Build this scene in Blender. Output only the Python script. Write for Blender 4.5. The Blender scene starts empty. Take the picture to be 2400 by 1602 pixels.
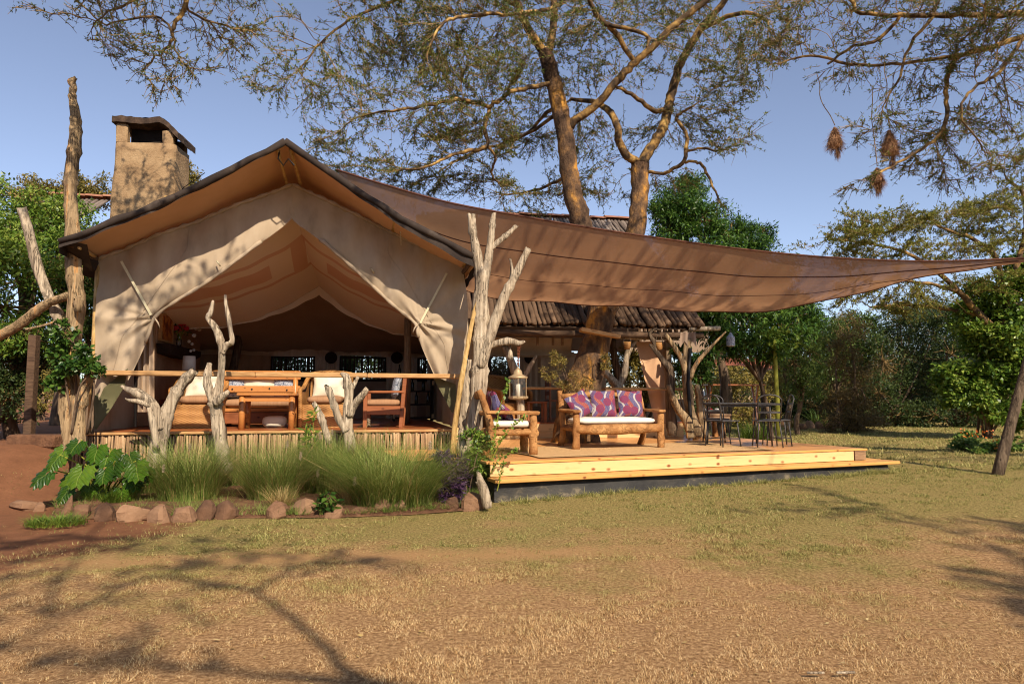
import bpy, math, random
import numpy as np
from mathutils import Vector, Matrix, Quaternion

R = math.radians
rng = np.random.default_rng(7)
random.seed(7)
scene = bpy.context.scene
col = scene.collection

# ------------------------------------------------------------------ camera
F = 1600.0                        # focal length in pixels of the 2400 px wide photograph (24 mm)
HORIZON = 930.0
PITCH = math.atan((HORIZON - 801.0) / F)
CAMZ = 1.4
cd = bpy.data.cameras.new("camera")
cam = bpy.data.objects.new("camera", cd)
col.objects.link(cam)
cd.sensor_width = 36.0
cd.lens = 36.0 * F / 2400.0
cd.clip_end = 3000
cam.location = (0, 0, CAMZ)
cam.rotation_euler = (R(90) + PITCH, 0, 0)
scene.camera = cam

# ------------------------------------------------------------------ sky and sun
SUN_EL, SUN_AZ = R(38), R(24)     # the sun stands behind the viewer, to the right
S = Vector((math.sin(SUN_AZ) * math.cos(SUN_EL), -math.cos(SUN_AZ) * math.cos(SUN_EL), math.sin(SUN_EL)))
w = bpy.data.worlds.new("World")
scene.world = w
w.use_nodes = True
wn = w.node_tree
bg = wn.nodes["Background"]
sky = wn.nodes.new("ShaderNodeTexSky")
sky.sky_type = 'NISHITA'
sky.sun_disc = False
sky.sun_elevation = SUN_EL
sky.sun_rotation = math.pi - SUN_AZ
sky.altitude = 1800
sky.air_density = 1.0
sky.dust_density = 1.3
sky.ozone_density = 3.0
hs = wn.nodes.new("ShaderNodeHueSaturation")
hs.inputs["Hue"].default_value = 0.505
hs.inputs["Saturation"].default_value = 0.78
wn.links.new(sky.outputs[0], hs.inputs["Color"])
wn.links.new(hs.outputs[0], bg.inputs[0])
bg.inputs[1].default_value = 0.112
sd = bpy.data.lights.new("sun", 'SUN')
sd.energy = 4.3
sd.angle = R(0.55)
sd.color = (1.0, 0.87, 0.70)
so = bpy.data.objects.new("sun", sd)
col.objects.link(so)
so.rotation_euler = S.to_track_quat('Z', 'Y').to_euler()
so.location = (8, -10, 14)
scene.view_settings.view_transform = 'Standard'
scene.view_settings.look = 'None'
scene.view_settings.exposure = 0.62
scene.view_settings.gamma = 1.0
scene.cycles.max_bounces = 8
scene.cycles.transparent_max_bounces = 12
scene.cycles.use_denoising = True
scene.cycles.pixel_filter_type = 'BLACKMAN_HARRIS'
scene.cycles.filter_width = 1.1

# ------------------------------------------------------------------ where things stand
_cp, _sp = math.cos(PITCH), math.sin(PITCH)
def ray(px, py):
    x = (px - 1200.0) / F; y = -(py - 801.0) / F
    return Vector((x, _cp - _sp * y, _sp + _cp * y))
def W(px, py, Y):
    d = ray(px, py); t = Y / d.y
    return Vector((d.x * t, Y, CAMZ + d.z * t))
def G(px, py, z=0.0):
    d = ray(px, py); t = (z - CAMZ) / d.z
    return Vector((d.x * t, d.y * t, z))
def smooth(a, b, x):
    t = min(1.0, max(0.0, (x - a) / (b - a))); return t * t * (3 - 2 * t)
def gz(x, y):
    """height of the lawn: almost flat, rising a little to the right behind"""
    return min(0.36, max(0.0, 0.023 * (x + 2.2))) * smooth(4.0, 9.5, y) + 0.015 * math.sin(x * 0.9 + 1) * math.sin(y * 0.7) + .66 * smooth(7.6, 10.8, y) * smooth(5.9, 7.4, -x)
def GG(px, py):
    z = 0.0
    for _ in range(6):
        p = G(px, py, z); z = gz(p.x, p.y)
    return p

# ------------------------------------------------------------------ colours and materials
def C(r, g, b):
    f = lambda c: (c / 255 / 12.92) if c <= 10 else ((c / 255 + 0.055) / 1.055) ** 2.4
    return (f(r), f(g), f(b), 1.0)
def nodes(name):
    m = bpy.data.materials.new(name); m.use_nodes = True
    t = m.node_tree
    return m, t, t.nodes["Principled BSDF"], t.nodes["Material Output"]
def mixc(t, fac, a, b, mode='MIX'):
    n = t.nodes.new("ShaderNodeMix"); n.data_type = 'RGBA'; n.blend_type = mode
    for sock, v in ((n.inputs[0], fac), (n.inputs[6], a), (n.inputs[7], b)):
        if hasattr(v, 'is_output'): t.links.new(v, sock)
        else: sock.default_value = v
    return n.outputs[2]
def mth(t, op, a, b=None, c=None):
    n = t.nodes.new("ShaderNodeMath"); n.operation = op
    for i, v in enumerate((a, b, c)):
        if v is None: continue
        if hasattr(v, 'is_output'): t.links.new(v, n.inputs[i])
        else: n.inputs[i].default_value = v
    return n.outputs[0]
def ramp(t, fac, stops, interp='LINEAR'):
    n = t.nodes.new("ShaderNodeValToRGB"); cr = n.color_ramp; cr.interpolation = interp
    while len(cr.elements) < len(stops): cr.elements.new(0.5)
    for e, (p, c) in zip(cr.elements, stops): e.position = p; e.color = c
    t.links.new(fac, n.inputs[0]); return n.outputs[0]
def coords(t, stretch=(1, 1, 1), kind='Object'):
    if kind == 'World':
        src = t.nodes.new("ShaderNodeNewGeometry").outputs["Position"]
    else:
        src = t.nodes.new("ShaderNodeTexCoord").outputs[kind]
    mp = t.nodes.new("ShaderNodeMapping"); mp.inputs["Scale"].default_value = stretch
    t.links.new(src, mp.inputs["Vector"]); return mp.outputs[0]
def noise(t, vec, scale, detail=5, rough=0.6, dist=0.0):
    n = t.nodes.new("ShaderNodeTexNoise"); n.inputs["Scale"].default_value = scale
    n.inputs["Detail"].default_value = detail; n.inputs["Roughness"].default_value = rough
    n.inputs["Distortion"].default_value = dist
    t.links.new(vec, n.inputs["Vector"]); return n.outputs[0]
def bump(t, h, b, strength=0.3, dist=0.02):
    n = t.nodes.new("ShaderNodeBump"); n.inputs["Strength"].default_value = strength
    n.inputs["Distance"].default_value = dist
    t.links.new(h, n.inputs["Height"]); t.links.new(n.outputs[0], b.inputs["Normal"])
    return n.outputs[0]
def mk(name, stops, scale=6, stretch=(1, 1, 1), rough=0.8, bmp=0.25, bscale=None, bdist=0.02, metal=0.0,
       island=0.0, orand=0.0, transl=0.0, detail=6, spec=0.25, kind='Object', dist=0.0, sheen=0.0):
    m, t, b, out = nodes(name)
    v = coords(t, stretch, kind)
    f = noise(t, v, scale, detail, dist=dist)
    f = mth(t, 'MULTIPLY_ADD', mth(t, 'SUBTRACT', f, 0.5), 1.7, 0.5)
    if island:
        r = t.nodes.new("ShaderNodeNewGeometry").outputs["Random Per Island"]
        f = mth(t, 'ADD', mth(t, 'MULTIPLY', f, 1 - island), mth(t, 'MULTIPLY', r, island))
    if orand:
        r = t.nodes.new("ShaderNodeObjectInfo").outputs["Random"]
        f = mth(t, 'ADD', mth(t, 'MULTIPLY', f, 1 - orand), mth(t, 'MULTIPLY', r, orand))
    c = ramp(t, f, stops)
    t.links.new(c, b.inputs["Base Color"])
    b.inputs["Roughness"].default_value = rough
    b.inputs["Metallic"].default_value = metal
    b.inputs["Specular IOR Level"].default_value = spec
    if bmp:
        bump(t, noise(t, v, bscale or scale * 4, 6, 0.65), b, bmp, bdist)
    if transl:
        tr = t.nodes.new("ShaderNodeBsdfTranslucent"); t.links.new(c, tr.inputs[0])
        ms = t.nodes.new("ShaderNodeMixShader"); ms.inputs[0].default_value = transl
        t.links.new(b.outputs[0], ms.inputs[1]); t.links.new(tr.outputs[0], ms.inputs[2])
        t.links.new(ms.outputs[0], out.inputs[0])
    return m
M = {}
STUFF = {'twigs', 'crown', 'foliage', 'blades', 'dry_blades', 'straw', 'blooms', 'leaves', 'seed_head', 'twig_screen'}
def leafmat(name, a, b_, c_, transl=0.3, rough=0.5):
    M[name] = mk(name, [(0.15, a), (0.5, b_), (0.9, c_)], scale=0.9, rough=rough, bmp=0, island=0.6, transl=transl, detail=2, spec=0.3, kind='World')

# ------------------------------------------------------------------ mesh helpers
class MB:
    """collects boxes, tubes, sheets; build() links them as ONE mesh object"""
    def __init__(s): s.v = []; s.f = []
    def add(s, vs, fs):
        o = len(s.v); s.v.extend([tuple(v) for v in vs]); s.f.extend([tuple(i + o for i in f) for f in fs]); return s
    def box(s, c, size, rot=None, bev=0.0, jit=0.0):
        hx, hy, hz = (k / 2 for k in size)
        b = min(bev, hx * .6, hy * .6, hz * .6)
        if b > 0:
            ring = [(-hx + b, -hy), (hx - b, -hy), (hx, -hy + b), (hx, hy - b), (hx - b, hy), (-hx + b, hy), (-hx, hy - b), (-hx, -hy + b)]
            inn = [(x * (hx - b) / hx, y * (hy - b) / hy) for x, y in ring]
            vs = [(x, y, -hz) for x, y in inn] + [(x, y, -hz + b) for x, y in ring] + [(x, y, hz - b) for x, y in ring] + [(x, y, hz) for x, y in inn]
            fs = [tuple(range(7, -1, -1)), tuple(range(24, 32))]
            for k in range(3):
                for i in range(8):
                    j = (i + 1) % 8; fs.append((k * 8 + i, k * 8 + j, k * 8 + 8 + j, k * 8 + 8 + i))
        else:
            vs = [(x, y, z) for z in (-hz, hz) for y in (-hy, hy) for x in (-hx, hx)]
            fs = [(0, 2, 3, 1), (4, 5, 7, 6), (0, 1, 5, 4), (2, 6, 7, 3), (0, 4, 6, 2), (1, 3, 7, 5)]
        q = rot if rot is not None else Matrix.Identity(3)
        c = Vector(c)
        return s.add([c + q @ (Vector(v) + Vector((random.uniform(-jit, jit) for _ in range(3))) if jit else Vector(v)) for v in vs], fs)
    def plank(s, a, b, wd, th, up=(0, 0, 1), bev=0.006, jit=0.0):
        """a board from a to b; th along 'up', wd across"""
        a, b = Vector(a), Vector(b); x = (b - a).normalized(); z = Vector(up); z = (z - x * z.dot(x)).normalized(); y = z.cross(x)
        q = Matrix((x, y, z)).transposed()
        return s.box((a + b) / 2, ((b - a).length, wd, th), q, bev, jit)
    def tube(s, pts, rad, n=8, cap=True, nz=0.0, seed=0, flat=1.0):
        pts = [Vector(p) for p in pts]; k = len(pts)
        rad = list(rad) if hasattr(rad, '__len__') else [rad] * k
        rr = random.Random(seed + k)
        up = None; vs = []
        for i, p in enumerate(pts):
            d = (pts[min(i + 1, k - 1)] - pts[max(i - 1, 0)])
            if d.length < 1e-9: d = Vector((0, 0, 1))
            d.normalize()
            if up is None:
                up = Vector((1, 0, 0)) if abs(d.x) < .8 else Vector((0, 1, 0))
            up = (up - d * up.dot(d)); up.normalize(); sd_ = d.cross(up)
            for j in range(n):
                a = 2 * math.pi * j / n
                r = rad[i] * (1 + (rr.uniform(-nz, nz) if nz else 0))
                vs.append(p + up * math.cos(a) * r + sd_ * math.sin(a) * r * flat)
        fs = []
        for i in range(k - 1):
            for j in range(n):
                fs.append((i * n + j, i * n + (j + 1) % n, (i + 1) * n + (j + 1) % n, (i + 1) * n + j))
        if cap:
            fs.append(tuple(range(n - 1, -1, -1))); fs.append(tuple(range((k - 1) * n, k * n)))
        return s.add(vs, fs)
    def lathe(s, c, prof, n=16, axis=None):
        c = Vector(c); vs = []; k = len(prof)
        for r, z in prof:
            for j in range(n):
                a = 2 * math.pi * j / n; vs.append(c + Vector((r * math.cos(a), r * math.sin(a), z)))
        fs = [(i * n + j, i * n + (j + 1) % n, (i + 1) * n + (j + 1) % n, (i + 1) * n + j) for i in range(k - 1) for j in range(n)]
        fs += [tuple(range(n - 1, -1, -1)), tuple(range((k - 1) * n, k * n))]
        return s.add(vs, fs)
    def grid(s, fn, nu, nv):
        """sheet: fn(i/nu, j/nv) -> point"""
        vs = [fn(i / nu, j / nv) for j in range(nv + 1) for i in range(nu + 1)]
        fs = [(j * (nu + 1) + i, j * (nu + 1) + i + 1, (j + 1) * (nu + 1) + i + 1, (j + 1) * (nu + 1) + i) for j in range(nv) for i in range(nu)]
        return s.add(vs, fs)
    def build(s, name, mat, parent=None, smooth=False, loc=None, world=False):
        me = bpy.data.meshes.new(name)
        off = Vector((0, 0, 0))
        if world and parent is not None:
            p = parent
            while p is not None: off += p.location; p = p.parent
        elif world and loc is not None: off = Vector(loc)
        me.from_pydata([tuple(Vector(v) - off) for v in s.v] if world else s.v, [], s.f)
        me.update()
        if smooth: me.shade_smooth()
        return place(name, me, mat, parent, loc)
def place(name, me, mat, parent=None, loc=None):
    o = bpy.data.objects.new(name, me); col.objects.link(o)
    if parent is not None and name in STUFF: o['kind'] = 'stuff'
    if mat is not None and not me.materials: me.materials.append(M[mat] if isinstance(mat, str) else mat)
    if parent is not None: o.parent = parent
    if loc is not None: o.location = loc
    return o
def npmesh(name, V, quads=None, tris=None, smooth=False):
    me = bpy.data.meshes.new(name)
    V = np.asarray(V, np.float32); me.vertices.add(len(V)); me.vertices.foreach_set("co", V.ravel())
    ls, tot = [], []
    if quads is not None and len(quads): ls.append(np.asarray(quads, np.int32).ravel()); tot.append(np.full(len(quads), 4, np.int32))
    if tris is not None and len(tris): ls.append(np.asarray(tris, np.int32).ravel()); tot.append(np.full(len(tris), 3, np.int32))
    li = np.concatenate(ls); tt = np.concatenate(tot)
    me.loops.add(len(li)); me.loops.foreach_set("vertex_index", li)
    me.polygons.add(len(tt)); st = np.concatenate([[0], np.cumsum(tt)[:-1]]).astype(np.int32)
    me.polygons.foreach_set("loop_start", st); me.polygons.foreach_set("loop_total", tt)
    me.update(calc_edges=True)
    if smooth: me.shade_smooth()
    return me
def under(child, part):
    child.parent = part; return child
def tag(o, label, cat, group=None, kind=None):
    if label: o["label"] = label
    if cat: o["category"] = cat
    if group: o["group"] = group
    if kind: o["kind"] = kind
    return o
def thing(name, label, cat, loc=(0, 0, 0), rz=0.0, group=None):
    o = bpy.data.objects.new(name, None); col.objects.link(o)
    o.empty_display_size = 0.2
    o.location = loc; o.rotation_euler = (0, 0, rz)
    return tag(o, label, cat, group)
def copy_tree(o, parent=None):
    c = o.copy(); col.objects.link(c); c.parent = parent
    for ch in [k for k in bpy.data.objects if k.parent == o]: copy_tree(ch, c)
    return c
def catmull(pts, per=4):
    """smooth polyline through points given as tuples (any length)"""
    P = np.array([tuple(p) for p in pts], float); n = len(P); out = []
    for i in range(n - 1):
        p0, p1, p2, p3 = P[max(i - 1, 0)], P[i], P[i + 1], P[min(i + 2, n - 1)]
        for k in range(per):
            t = k / per
            out.append(0.5 * ((2 * p1) + (-p0 + p2) * t + (2 * p0 - 5 * p1 + 4 * p2 - p3) * t * t + (-p0 + 3 * p1 - 3 * p2 + p3) * t ** 3))
    out.append(P[-1]); return np.array(out)
def unit(a):
    a = np.asarray(a, float); return a / np.maximum(np.linalg.norm(a, axis=-1, keepdims=True), 1e-9)
def leaves_np(P, D, N, L, Wd, fold=0.15):
    """diamond leaves: base points, directions, normals, lengths, widths"""
    D = unit(D); sd_ = unit(np.cross(D, N)); N = np.cross(sd_, D)
    L = np.asarray(L)[:, None]; Wd = np.asarray(Wd)[:, None]
    a = P; c = P + D * L; m = P + D * L * 0.45 + N * Wd * fold
    V = np.stack([a, m + sd_ * Wd / 2, c, m - sd_ * Wd / 2], 1).reshape(-1, 3)
    q = np.arange(len(P) * 4).reshape(-1, 4)
    return V, q
def sticks_np(A, B, r0, r1):
    """thin three-sided sticks from A to B"""
    D = unit(B - A); ref = np.where(np.abs(D[:, 2:3]) < .8, np.array([[0, 0, 1.]]), np.array([[1., 0, 0]]))
    u = unit(np.cross(D, ref)); v = np.cross(D, u); n = len(A); Vs = []
    for base, r in ((A, r0), (B, r1)):
        for k in range(3):
            a = 2 * math.pi * k / 3
            Vs.append(base + (u * math.cos(a) + v * math.sin(a)) * np.asarray(r).reshape(-1, 1))
    V = np.stack(Vs, 1).reshape(-1, 3); o = (np.arange(n) * 6)[:, None]
    q = np.concatenate([o + np.array([[k, (k + 1) % 3, 3 + (k + 1) % 3, 3 + k]]) for k in range(3)])
    return V, q

# ------------------------------------------------------------------ the materials
def weathered(name, stops, crack, scale=9, cscale=26, cz=.04, rough=.9, cstr=.55, grain=(3, 3, .16)):
    """old wood: long grain, dark drying cracks along the length, knots"""
    m, t, b, out = nodes(name)
    v = coords(t, grain); f = noise(t, v, scale, 7, .6)
    f = mth(t, 'MULTIPLY_ADD', mth(t, 'SUBTRACT', f, .5), 1.5, .5)
    c = ramp(t, f, stops)
    k = noise(t, coords(t, (1, 1, cz)), cscale, 3, .55, .35)
    ck = ramp(t, mth(t, 'ABSOLUTE', mth(t, 'SUBTRACT', k, .5)), [(.0, (1, 1, 1, 1)), (.018, (.85, .85, .85, 1)), (.05, (0, 0, 0, 1))])
    patch = ramp(t, noise(t, coords(t), 3.5, 3), [(.42, (0, 0, 0, 1)), (.58, (1, 1, 1, 1))])
    ck = mth(t, 'MULTIPLY', mth(t, 'MULTIPLY', ck, patch), cstr)
    vo = t.nodes.new("ShaderNodeTexVoronoi"); vo.inputs["Scale"].default_value = 5; t.links.new(coords(t, (1.6, 1.6, 1)), vo.inputs["Vector"])
    kn = ramp(t, vo.outputs["Distance"], [(.05, (1, 1, 1, 1)), (.13, (0, 0, 0, 1))])
    dk = mth(t, 'MAXIMUM', ck, mth(t, 'MULTIPLY', kn, .55))
    c = mixc(t, dk, c, crack)
    t.links.new(c, b.inputs["Base Color"]); b.inputs["Roughness"].default_value = rough; b.inputs["Specular IOR Level"].default_value = .15
    h = mth(t, 'SUBTRACT', mth(t, 'MULTIPLY', noise(t, v, 18, 6, .7), .6), dk)
    bump(t, h, b, .9, .035)
    return m
M['driftwood'] = weathered('driftwood', [(0.08, C(98, 84, 70)), (0.35, C(156, 138, 116)), (0.65, C(196, 178, 152)), (1, C(222, 206, 182))], C(46, 36, 30))
M['driftwood_warm'] = weathered('driftwood_warm', [(0.1, C(84, 66, 48)), (0.35, C(142, 118, 88)), (0.58, C(178, 152, 116)), (0.78, C(196, 138, 78)), (1, C(208, 180, 136))], C(42, 32, 24), scale=6)
M['driftwood_dark'] = weathered('driftwood_dark', [(0.1, C(58, 46, 38)), (0.5, C(102, 86, 70)), (1, C(140, 122, 100))], C(30, 24, 20))
M['rail_wood'] = mk('rail_wood', [(0.1, C(120, 84, 50)), (0.5, C(186, 142, 92)), (1, C(206, 168, 118))], scale=5, stretch=(.8, 12, 12), bmp=.25, rough=.65)
M['yellow_pole'] = mk('yellow_pole', [(0.1, C(120, 90, 50)), (0.5, C(190, 154, 96)), (1, C(220, 190, 134))], scale=6, stretch=(6, 6, 1), bmp=.4, rough=.7)
def pine(name, base, dark, knot, rough=.45, ksc=3.3, along='x', kstr=1.0):
    m, t, b, out = nodes(name)
    st = (.7, 9, 9) if along == 'x' else (9, .7, 9)
    v = coords(t, st); f = noise(t, v, 4, 6, .6, .6)
    orr = t.nodes.new("ShaderNodeObjectInfo").outputs["Random"]
    f = mth(t, 'ADD', mth(t, 'MULTIPLY', f, .75), mth(t, 'MULTIPLY', orr, .25))
    c = ramp(t, f, [(.2, dark), (.5, base), (1, base)])
    sp_ = t.nodes.new("ShaderNodeSeparateXYZ"); t.links.new(coords(t), sp_.inputs[0]); cb_ = t.nodes.new("ShaderNodeCombineXYZ")
    t.links.new(mth(t, 'ADD', sp_.outputs[0], mth(t, 'MULTIPLY', orr, 9)), cb_.inputs[0]); t.links.new(mth(t, 'MULTIPLY', mth(t, 'ADD', sp_.outputs[1], sp_.outputs[2]), 1.6), cb_.inputs[1]); v2 = cb_.outputs[0]
    vo = t.nodes.new("ShaderNodeTexVoronoi"); vo.voronoi_dimensions = '2D'; vo.inputs["Scale"].default_value = ksc; vo.inputs["Randomness"].default_value = 1
    t.links.new(v2, vo.inputs["Vector"])
    k = ramp(t, vo.outputs["Distance"], [(.0, (1, 1, 1, 1)), (.05, (1, 1, 1, 1)), (.12, (0, 0, 0, 1))])
    k = mth(t, 'MULTIPLY', k, mth(t, 'MULTIPLY', kstr, ramp(t, noise(t, coords(t), 2.3, 1), [(.40, (.15, .15, .15, 1)), (.56, (1, 1, 1, 1))])))
    c = mixc(t, k, c, knot)
    t.links.new(c, b.inputs["Base Color"]); b.inputs["Roughness"].default_value = rough
    bump(t, f, b, .15, .01)
    return m
M['pine'] = pine('pine', C(222, 184, 128), C(190, 144, 88), C(124, 70, 34), ksc=2.7)
M['pine_step'] = pine('pine_step', C(214, 158, 86), C(184, 122, 58), C(122, 66, 30))
M['deck_top'] = pine('deck_top', C(214, 154, 94), C(186, 122, 68), C(110, 62, 32), rough=.32, kstr=.5)
M['floor_wood'] = pine('floor_wood', C(160, 92, 50), C(120, 64, 34), C(80, 42, 24), rough=.35, kstr=.4)
M['furniture'] = pine('furniture', C(190, 126, 66), C(156, 94, 46), C(60, 30, 16), rough=.4, ksc=5)
M['red_wood'] = pine('red_wood', C(150, 90, 54), C(118, 66, 38), C(70, 36, 20), rough=.4)
M['log_wood'] = weathered('log_wood', [(0.1, C(96, 58, 34)), (0.4, C(154, 106, 62)), (0.72, C(186, 138, 86)), (1, C(206, 164, 112))], C(60, 34, 20), scale=3, cscale=14, cz=.8, rough=.6, cstr=.25, grain=(1.5, 1.5, 1.5))
M['canvas'] = mk('canvas', [(0.12, C(144, 127, 105)), (0.42, C(172, 153, 128)), (0.7, C(183, 164, 139)), (1, C(195, 178, 153))], scale=1.8, stretch=(1.3, 1, .6), detail=9, bmp=.12, bscale=240, bdist=.004, rough=.9, transl=.08)
M['canvas_green'] = mk('canvas_green', [(0.1, C(118, 116, 84)), (1, C(140, 134, 98))], scale=2, bmp=.12, bscale=240, bdist=.004, rough=.9, transl=.1)
M['fly_under'] = mk('fly_under', [(0.1, C(206, 162, 124)), (1, C(222, 180, 142))], scale=1.5, bmp=.2, bscale=14, rough=.9, transl=.1)
M['rust_canvas'] = mk('rust_canvas', [(0.1, C(120, 66, 44)), (1, C(150, 88, 60))], scale=2, bmp=.2, bscale=20, rough=.95)
M['fly_top'] = mk('fly_top', [(0.1, C(34, 27, 24)), (.6, C(58, 48, 42)), (1, C(92, 80, 70))], scale=3, bmp=.2, bscale=20, rough=.85)
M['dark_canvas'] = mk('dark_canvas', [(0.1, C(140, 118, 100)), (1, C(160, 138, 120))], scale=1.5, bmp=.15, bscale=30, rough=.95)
M['valance'] = mk('valance', [(0.1, C(176, 152, 126)), (1, C(200, 176, 150))], scale=2, stretch=(8, 8, .6), bmp=.3, bscale=8, rough=.95, transl=.12)
M['webbing'] = mk('webbing', [(0.1, C(196, 186, 150)), (1, C(216, 206, 172))], scale=20, bmp=.1)
def liner():
    m, t, b, out = nodes('liner')
    tc = t.nodes.new("ShaderNodeTexCoord").outputs['Object']
    sp = t.nodes.new("ShaderNodeSeparateXYZ"); t.links.new(tc, sp.inputs[0])
    u, vv = mth(t, 'ABSOLUTE', sp.outputs[0]), sp.outputs[1]
    c0 = ramp(t, noise(t, coords(t), 1.5), [(.2, C(242, 224, 200)), (.8, C(248, 232, 210))])
    band = lambda x, a, b_: mth(t, 'MULTIPLY', mth(t, 'GREATER_THAN', x, a), mth(t, 'LESS_THAN', x, b_))
    s1 = band(vv, 1.02, 1.12); s2 = band(vv, 1.95, 2.05)
    s3 = mth(t, 'MULTIPLY', band(vv, 1.32, 1.78), band(u, .5, 2.3))
    s4 = mth(t, 'MULTIPLY', band(vv, 1.02, 2.05), mth(t, 'LESS_THAN', u, .12))
    s5 = mth(t, 'MULTIPLY', band(vv, 1.02, 2.05), band(u, 2.5, 2.6))
    k = s1
    for x in (s2, s3, s4, s5): k = mth(t, 'MAXIMUM', k, x)
    c = mixc(t, mth(t, 'MULTIPLY', k, .6), c0, C(214, 150, 114))
    t.links.new(c, b.inputs["Base Color"]); b.inputs["Roughness"].default_value = .9
    tr = t.nodes.new("ShaderNodeBsdfTranslucent"); t.links.new(c, tr.inputs[0])
    ms = t.nodes.new("ShaderNodeMixShader"); ms.inputs[0].default_value = .35
    t.links.new(b.outputs[0], ms.inputs[1]); t.links.new(tr.outputs[0], ms.inputs[2]); t.links.new(ms.outputs[0], out.inputs[0])
    return m
M['liner'] = liner()
def sailcloth():
    m, t, b, out = nodes('shade_cloth')
    v = coords(t, (1, 1, 1), 'World')
    c = ramp(t, noise(t, v, 1.2, 5), [(.2, C(172, 128, 94)), (.7, C(196, 150, 112)), (1, C(208, 166, 128))])
    spk = ramp(t, noise(t, coords(t, (4, 14, 14), 'World'), 2.2, 4, .8), [(.0, (1, 1, 1, 1)), (.27, (1, 1, 1, 1)), (.31, (0, 0, 0, 1))])
    c = mixc(t, mth(t, 'MULTIPLY', spk, .55), c, C(70, 42, 30))
    t.links.new(c, b.inputs["Base Color"]); b.inputs["Roughness"].default_value = 1; b.inputs["Specular IOR Level"].default_value = .02
    wv = mth(t, 'ADD', noise(t, coords(t, (1, 1, 1), 'World'), 7, 4), mth(t, 'MULTIPLY', noise(t, coords(t, (2, 60, 60), 'World'), 4, 2), .5)); bump(t, wv, b, .35, .03)
    tr = t.nodes.new("ShaderNodeBsdfTranslucent"); t.links.new(c, tr.inputs[0])
    ms = t.nodes.new("ShaderNodeMixShader"); ms.inputs[0].default_value = .6
    t.links.new(b.outputs[0], ms.inputs[1]); t.links.new(tr.outputs[0], ms.inputs[2])
    tp = t.nodes.new("ShaderNodeBsdfTransparent"); tp.inputs[0].default_value = (.9, .9, .95, 1)
    m2 = t.nodes.new("ShaderNodeMixShader")
    fac = ramp(t, noise(t, coords(t, (1, 30, 30), 'World'), 3, 4), [(.3, (.01, .01, .01, 1)), (.7, (.07, .07, .07, 1))])
    t.links.new(fac, m2.inputs[0]); t.links.new(ms.outputs[0], m2.inputs[1]); t.links.new(tp.outputs[0], m2.inputs[2])
    t.links.new(m2.outputs[0], out.inputs[0])
    return m
M['sail'] = sailcloth()
M['sail_seam'] = mk('sail_seam', [(0.1, C(74, 44, 32)), (1, C(100, 62, 46))], scale=8, bmp=.1)
M['twig'] = mk('twig', [(0.1, C(92, 68, 50)), (0.5, C(158, 126, 94)), (1, C(204, 174, 134))], scale=4, stretch=(6, 6, 1.5), bmp=.5, orand=.55, rough=.9)
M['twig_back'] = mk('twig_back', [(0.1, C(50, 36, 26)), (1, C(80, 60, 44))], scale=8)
M['plaster'] = mk('plaster', [(0.05, C(96, 76, 56)), (0.4, C(148, 120, 88)), (1, C(176, 148, 112))], scale=3.5, bmp=.8, bscale=26, bdist=.03, rough=.95, detail=8)
M['soot'] = mk('soot', [(0, C(20, 16, 14)), (1, C(40, 32, 28))], scale=6, bmp=.4, rough=1)
M['cap_stone'] = mk('cap_stone', [(0, C(30, 25, 22)), (.5, C(66, 52, 42)), (1, C(100, 80, 64))], scale=7, bmp=.8, bscale=20, rough=.95)
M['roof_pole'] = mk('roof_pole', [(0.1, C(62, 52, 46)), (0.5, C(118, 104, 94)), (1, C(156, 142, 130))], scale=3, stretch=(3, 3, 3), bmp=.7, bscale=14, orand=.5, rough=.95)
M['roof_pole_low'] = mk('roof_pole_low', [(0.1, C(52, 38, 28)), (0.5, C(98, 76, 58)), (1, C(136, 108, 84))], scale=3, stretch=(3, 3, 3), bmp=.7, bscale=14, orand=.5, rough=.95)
M['ridge_tile'] = mk('ridge_tile', [(0.1, C(120, 80, 62)), (.6, C(152, 104, 80)), (1, C(170, 126, 100))], scale=5, bmp=.4, orand=.4)
M['beam'] = mk('beam', [(0.1, C(58, 42, 32)), (.6, C(96, 74, 56)), (1, C(120, 96, 74))], scale=6, stretch=(1, 6, 6), bmp=.5)
M['post_wood'] = mk('post_wood', [(0.1, C(96, 78, 58)), (.6, C(138, 116, 90)), (1, C(160, 138, 110))], scale=6, stretch=(6, 6, .8), bmp=.4)
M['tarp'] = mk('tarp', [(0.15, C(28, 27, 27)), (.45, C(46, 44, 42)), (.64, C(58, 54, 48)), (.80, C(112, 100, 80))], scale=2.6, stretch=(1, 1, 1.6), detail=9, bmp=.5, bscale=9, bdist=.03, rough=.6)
M['plank_grey'] = mk('plank_grey', [(0.1, C(110, 84, 62)), (1, C(170, 138, 104))], scale=5, stretch=(1, 8, 8), bmp=.3)
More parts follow.
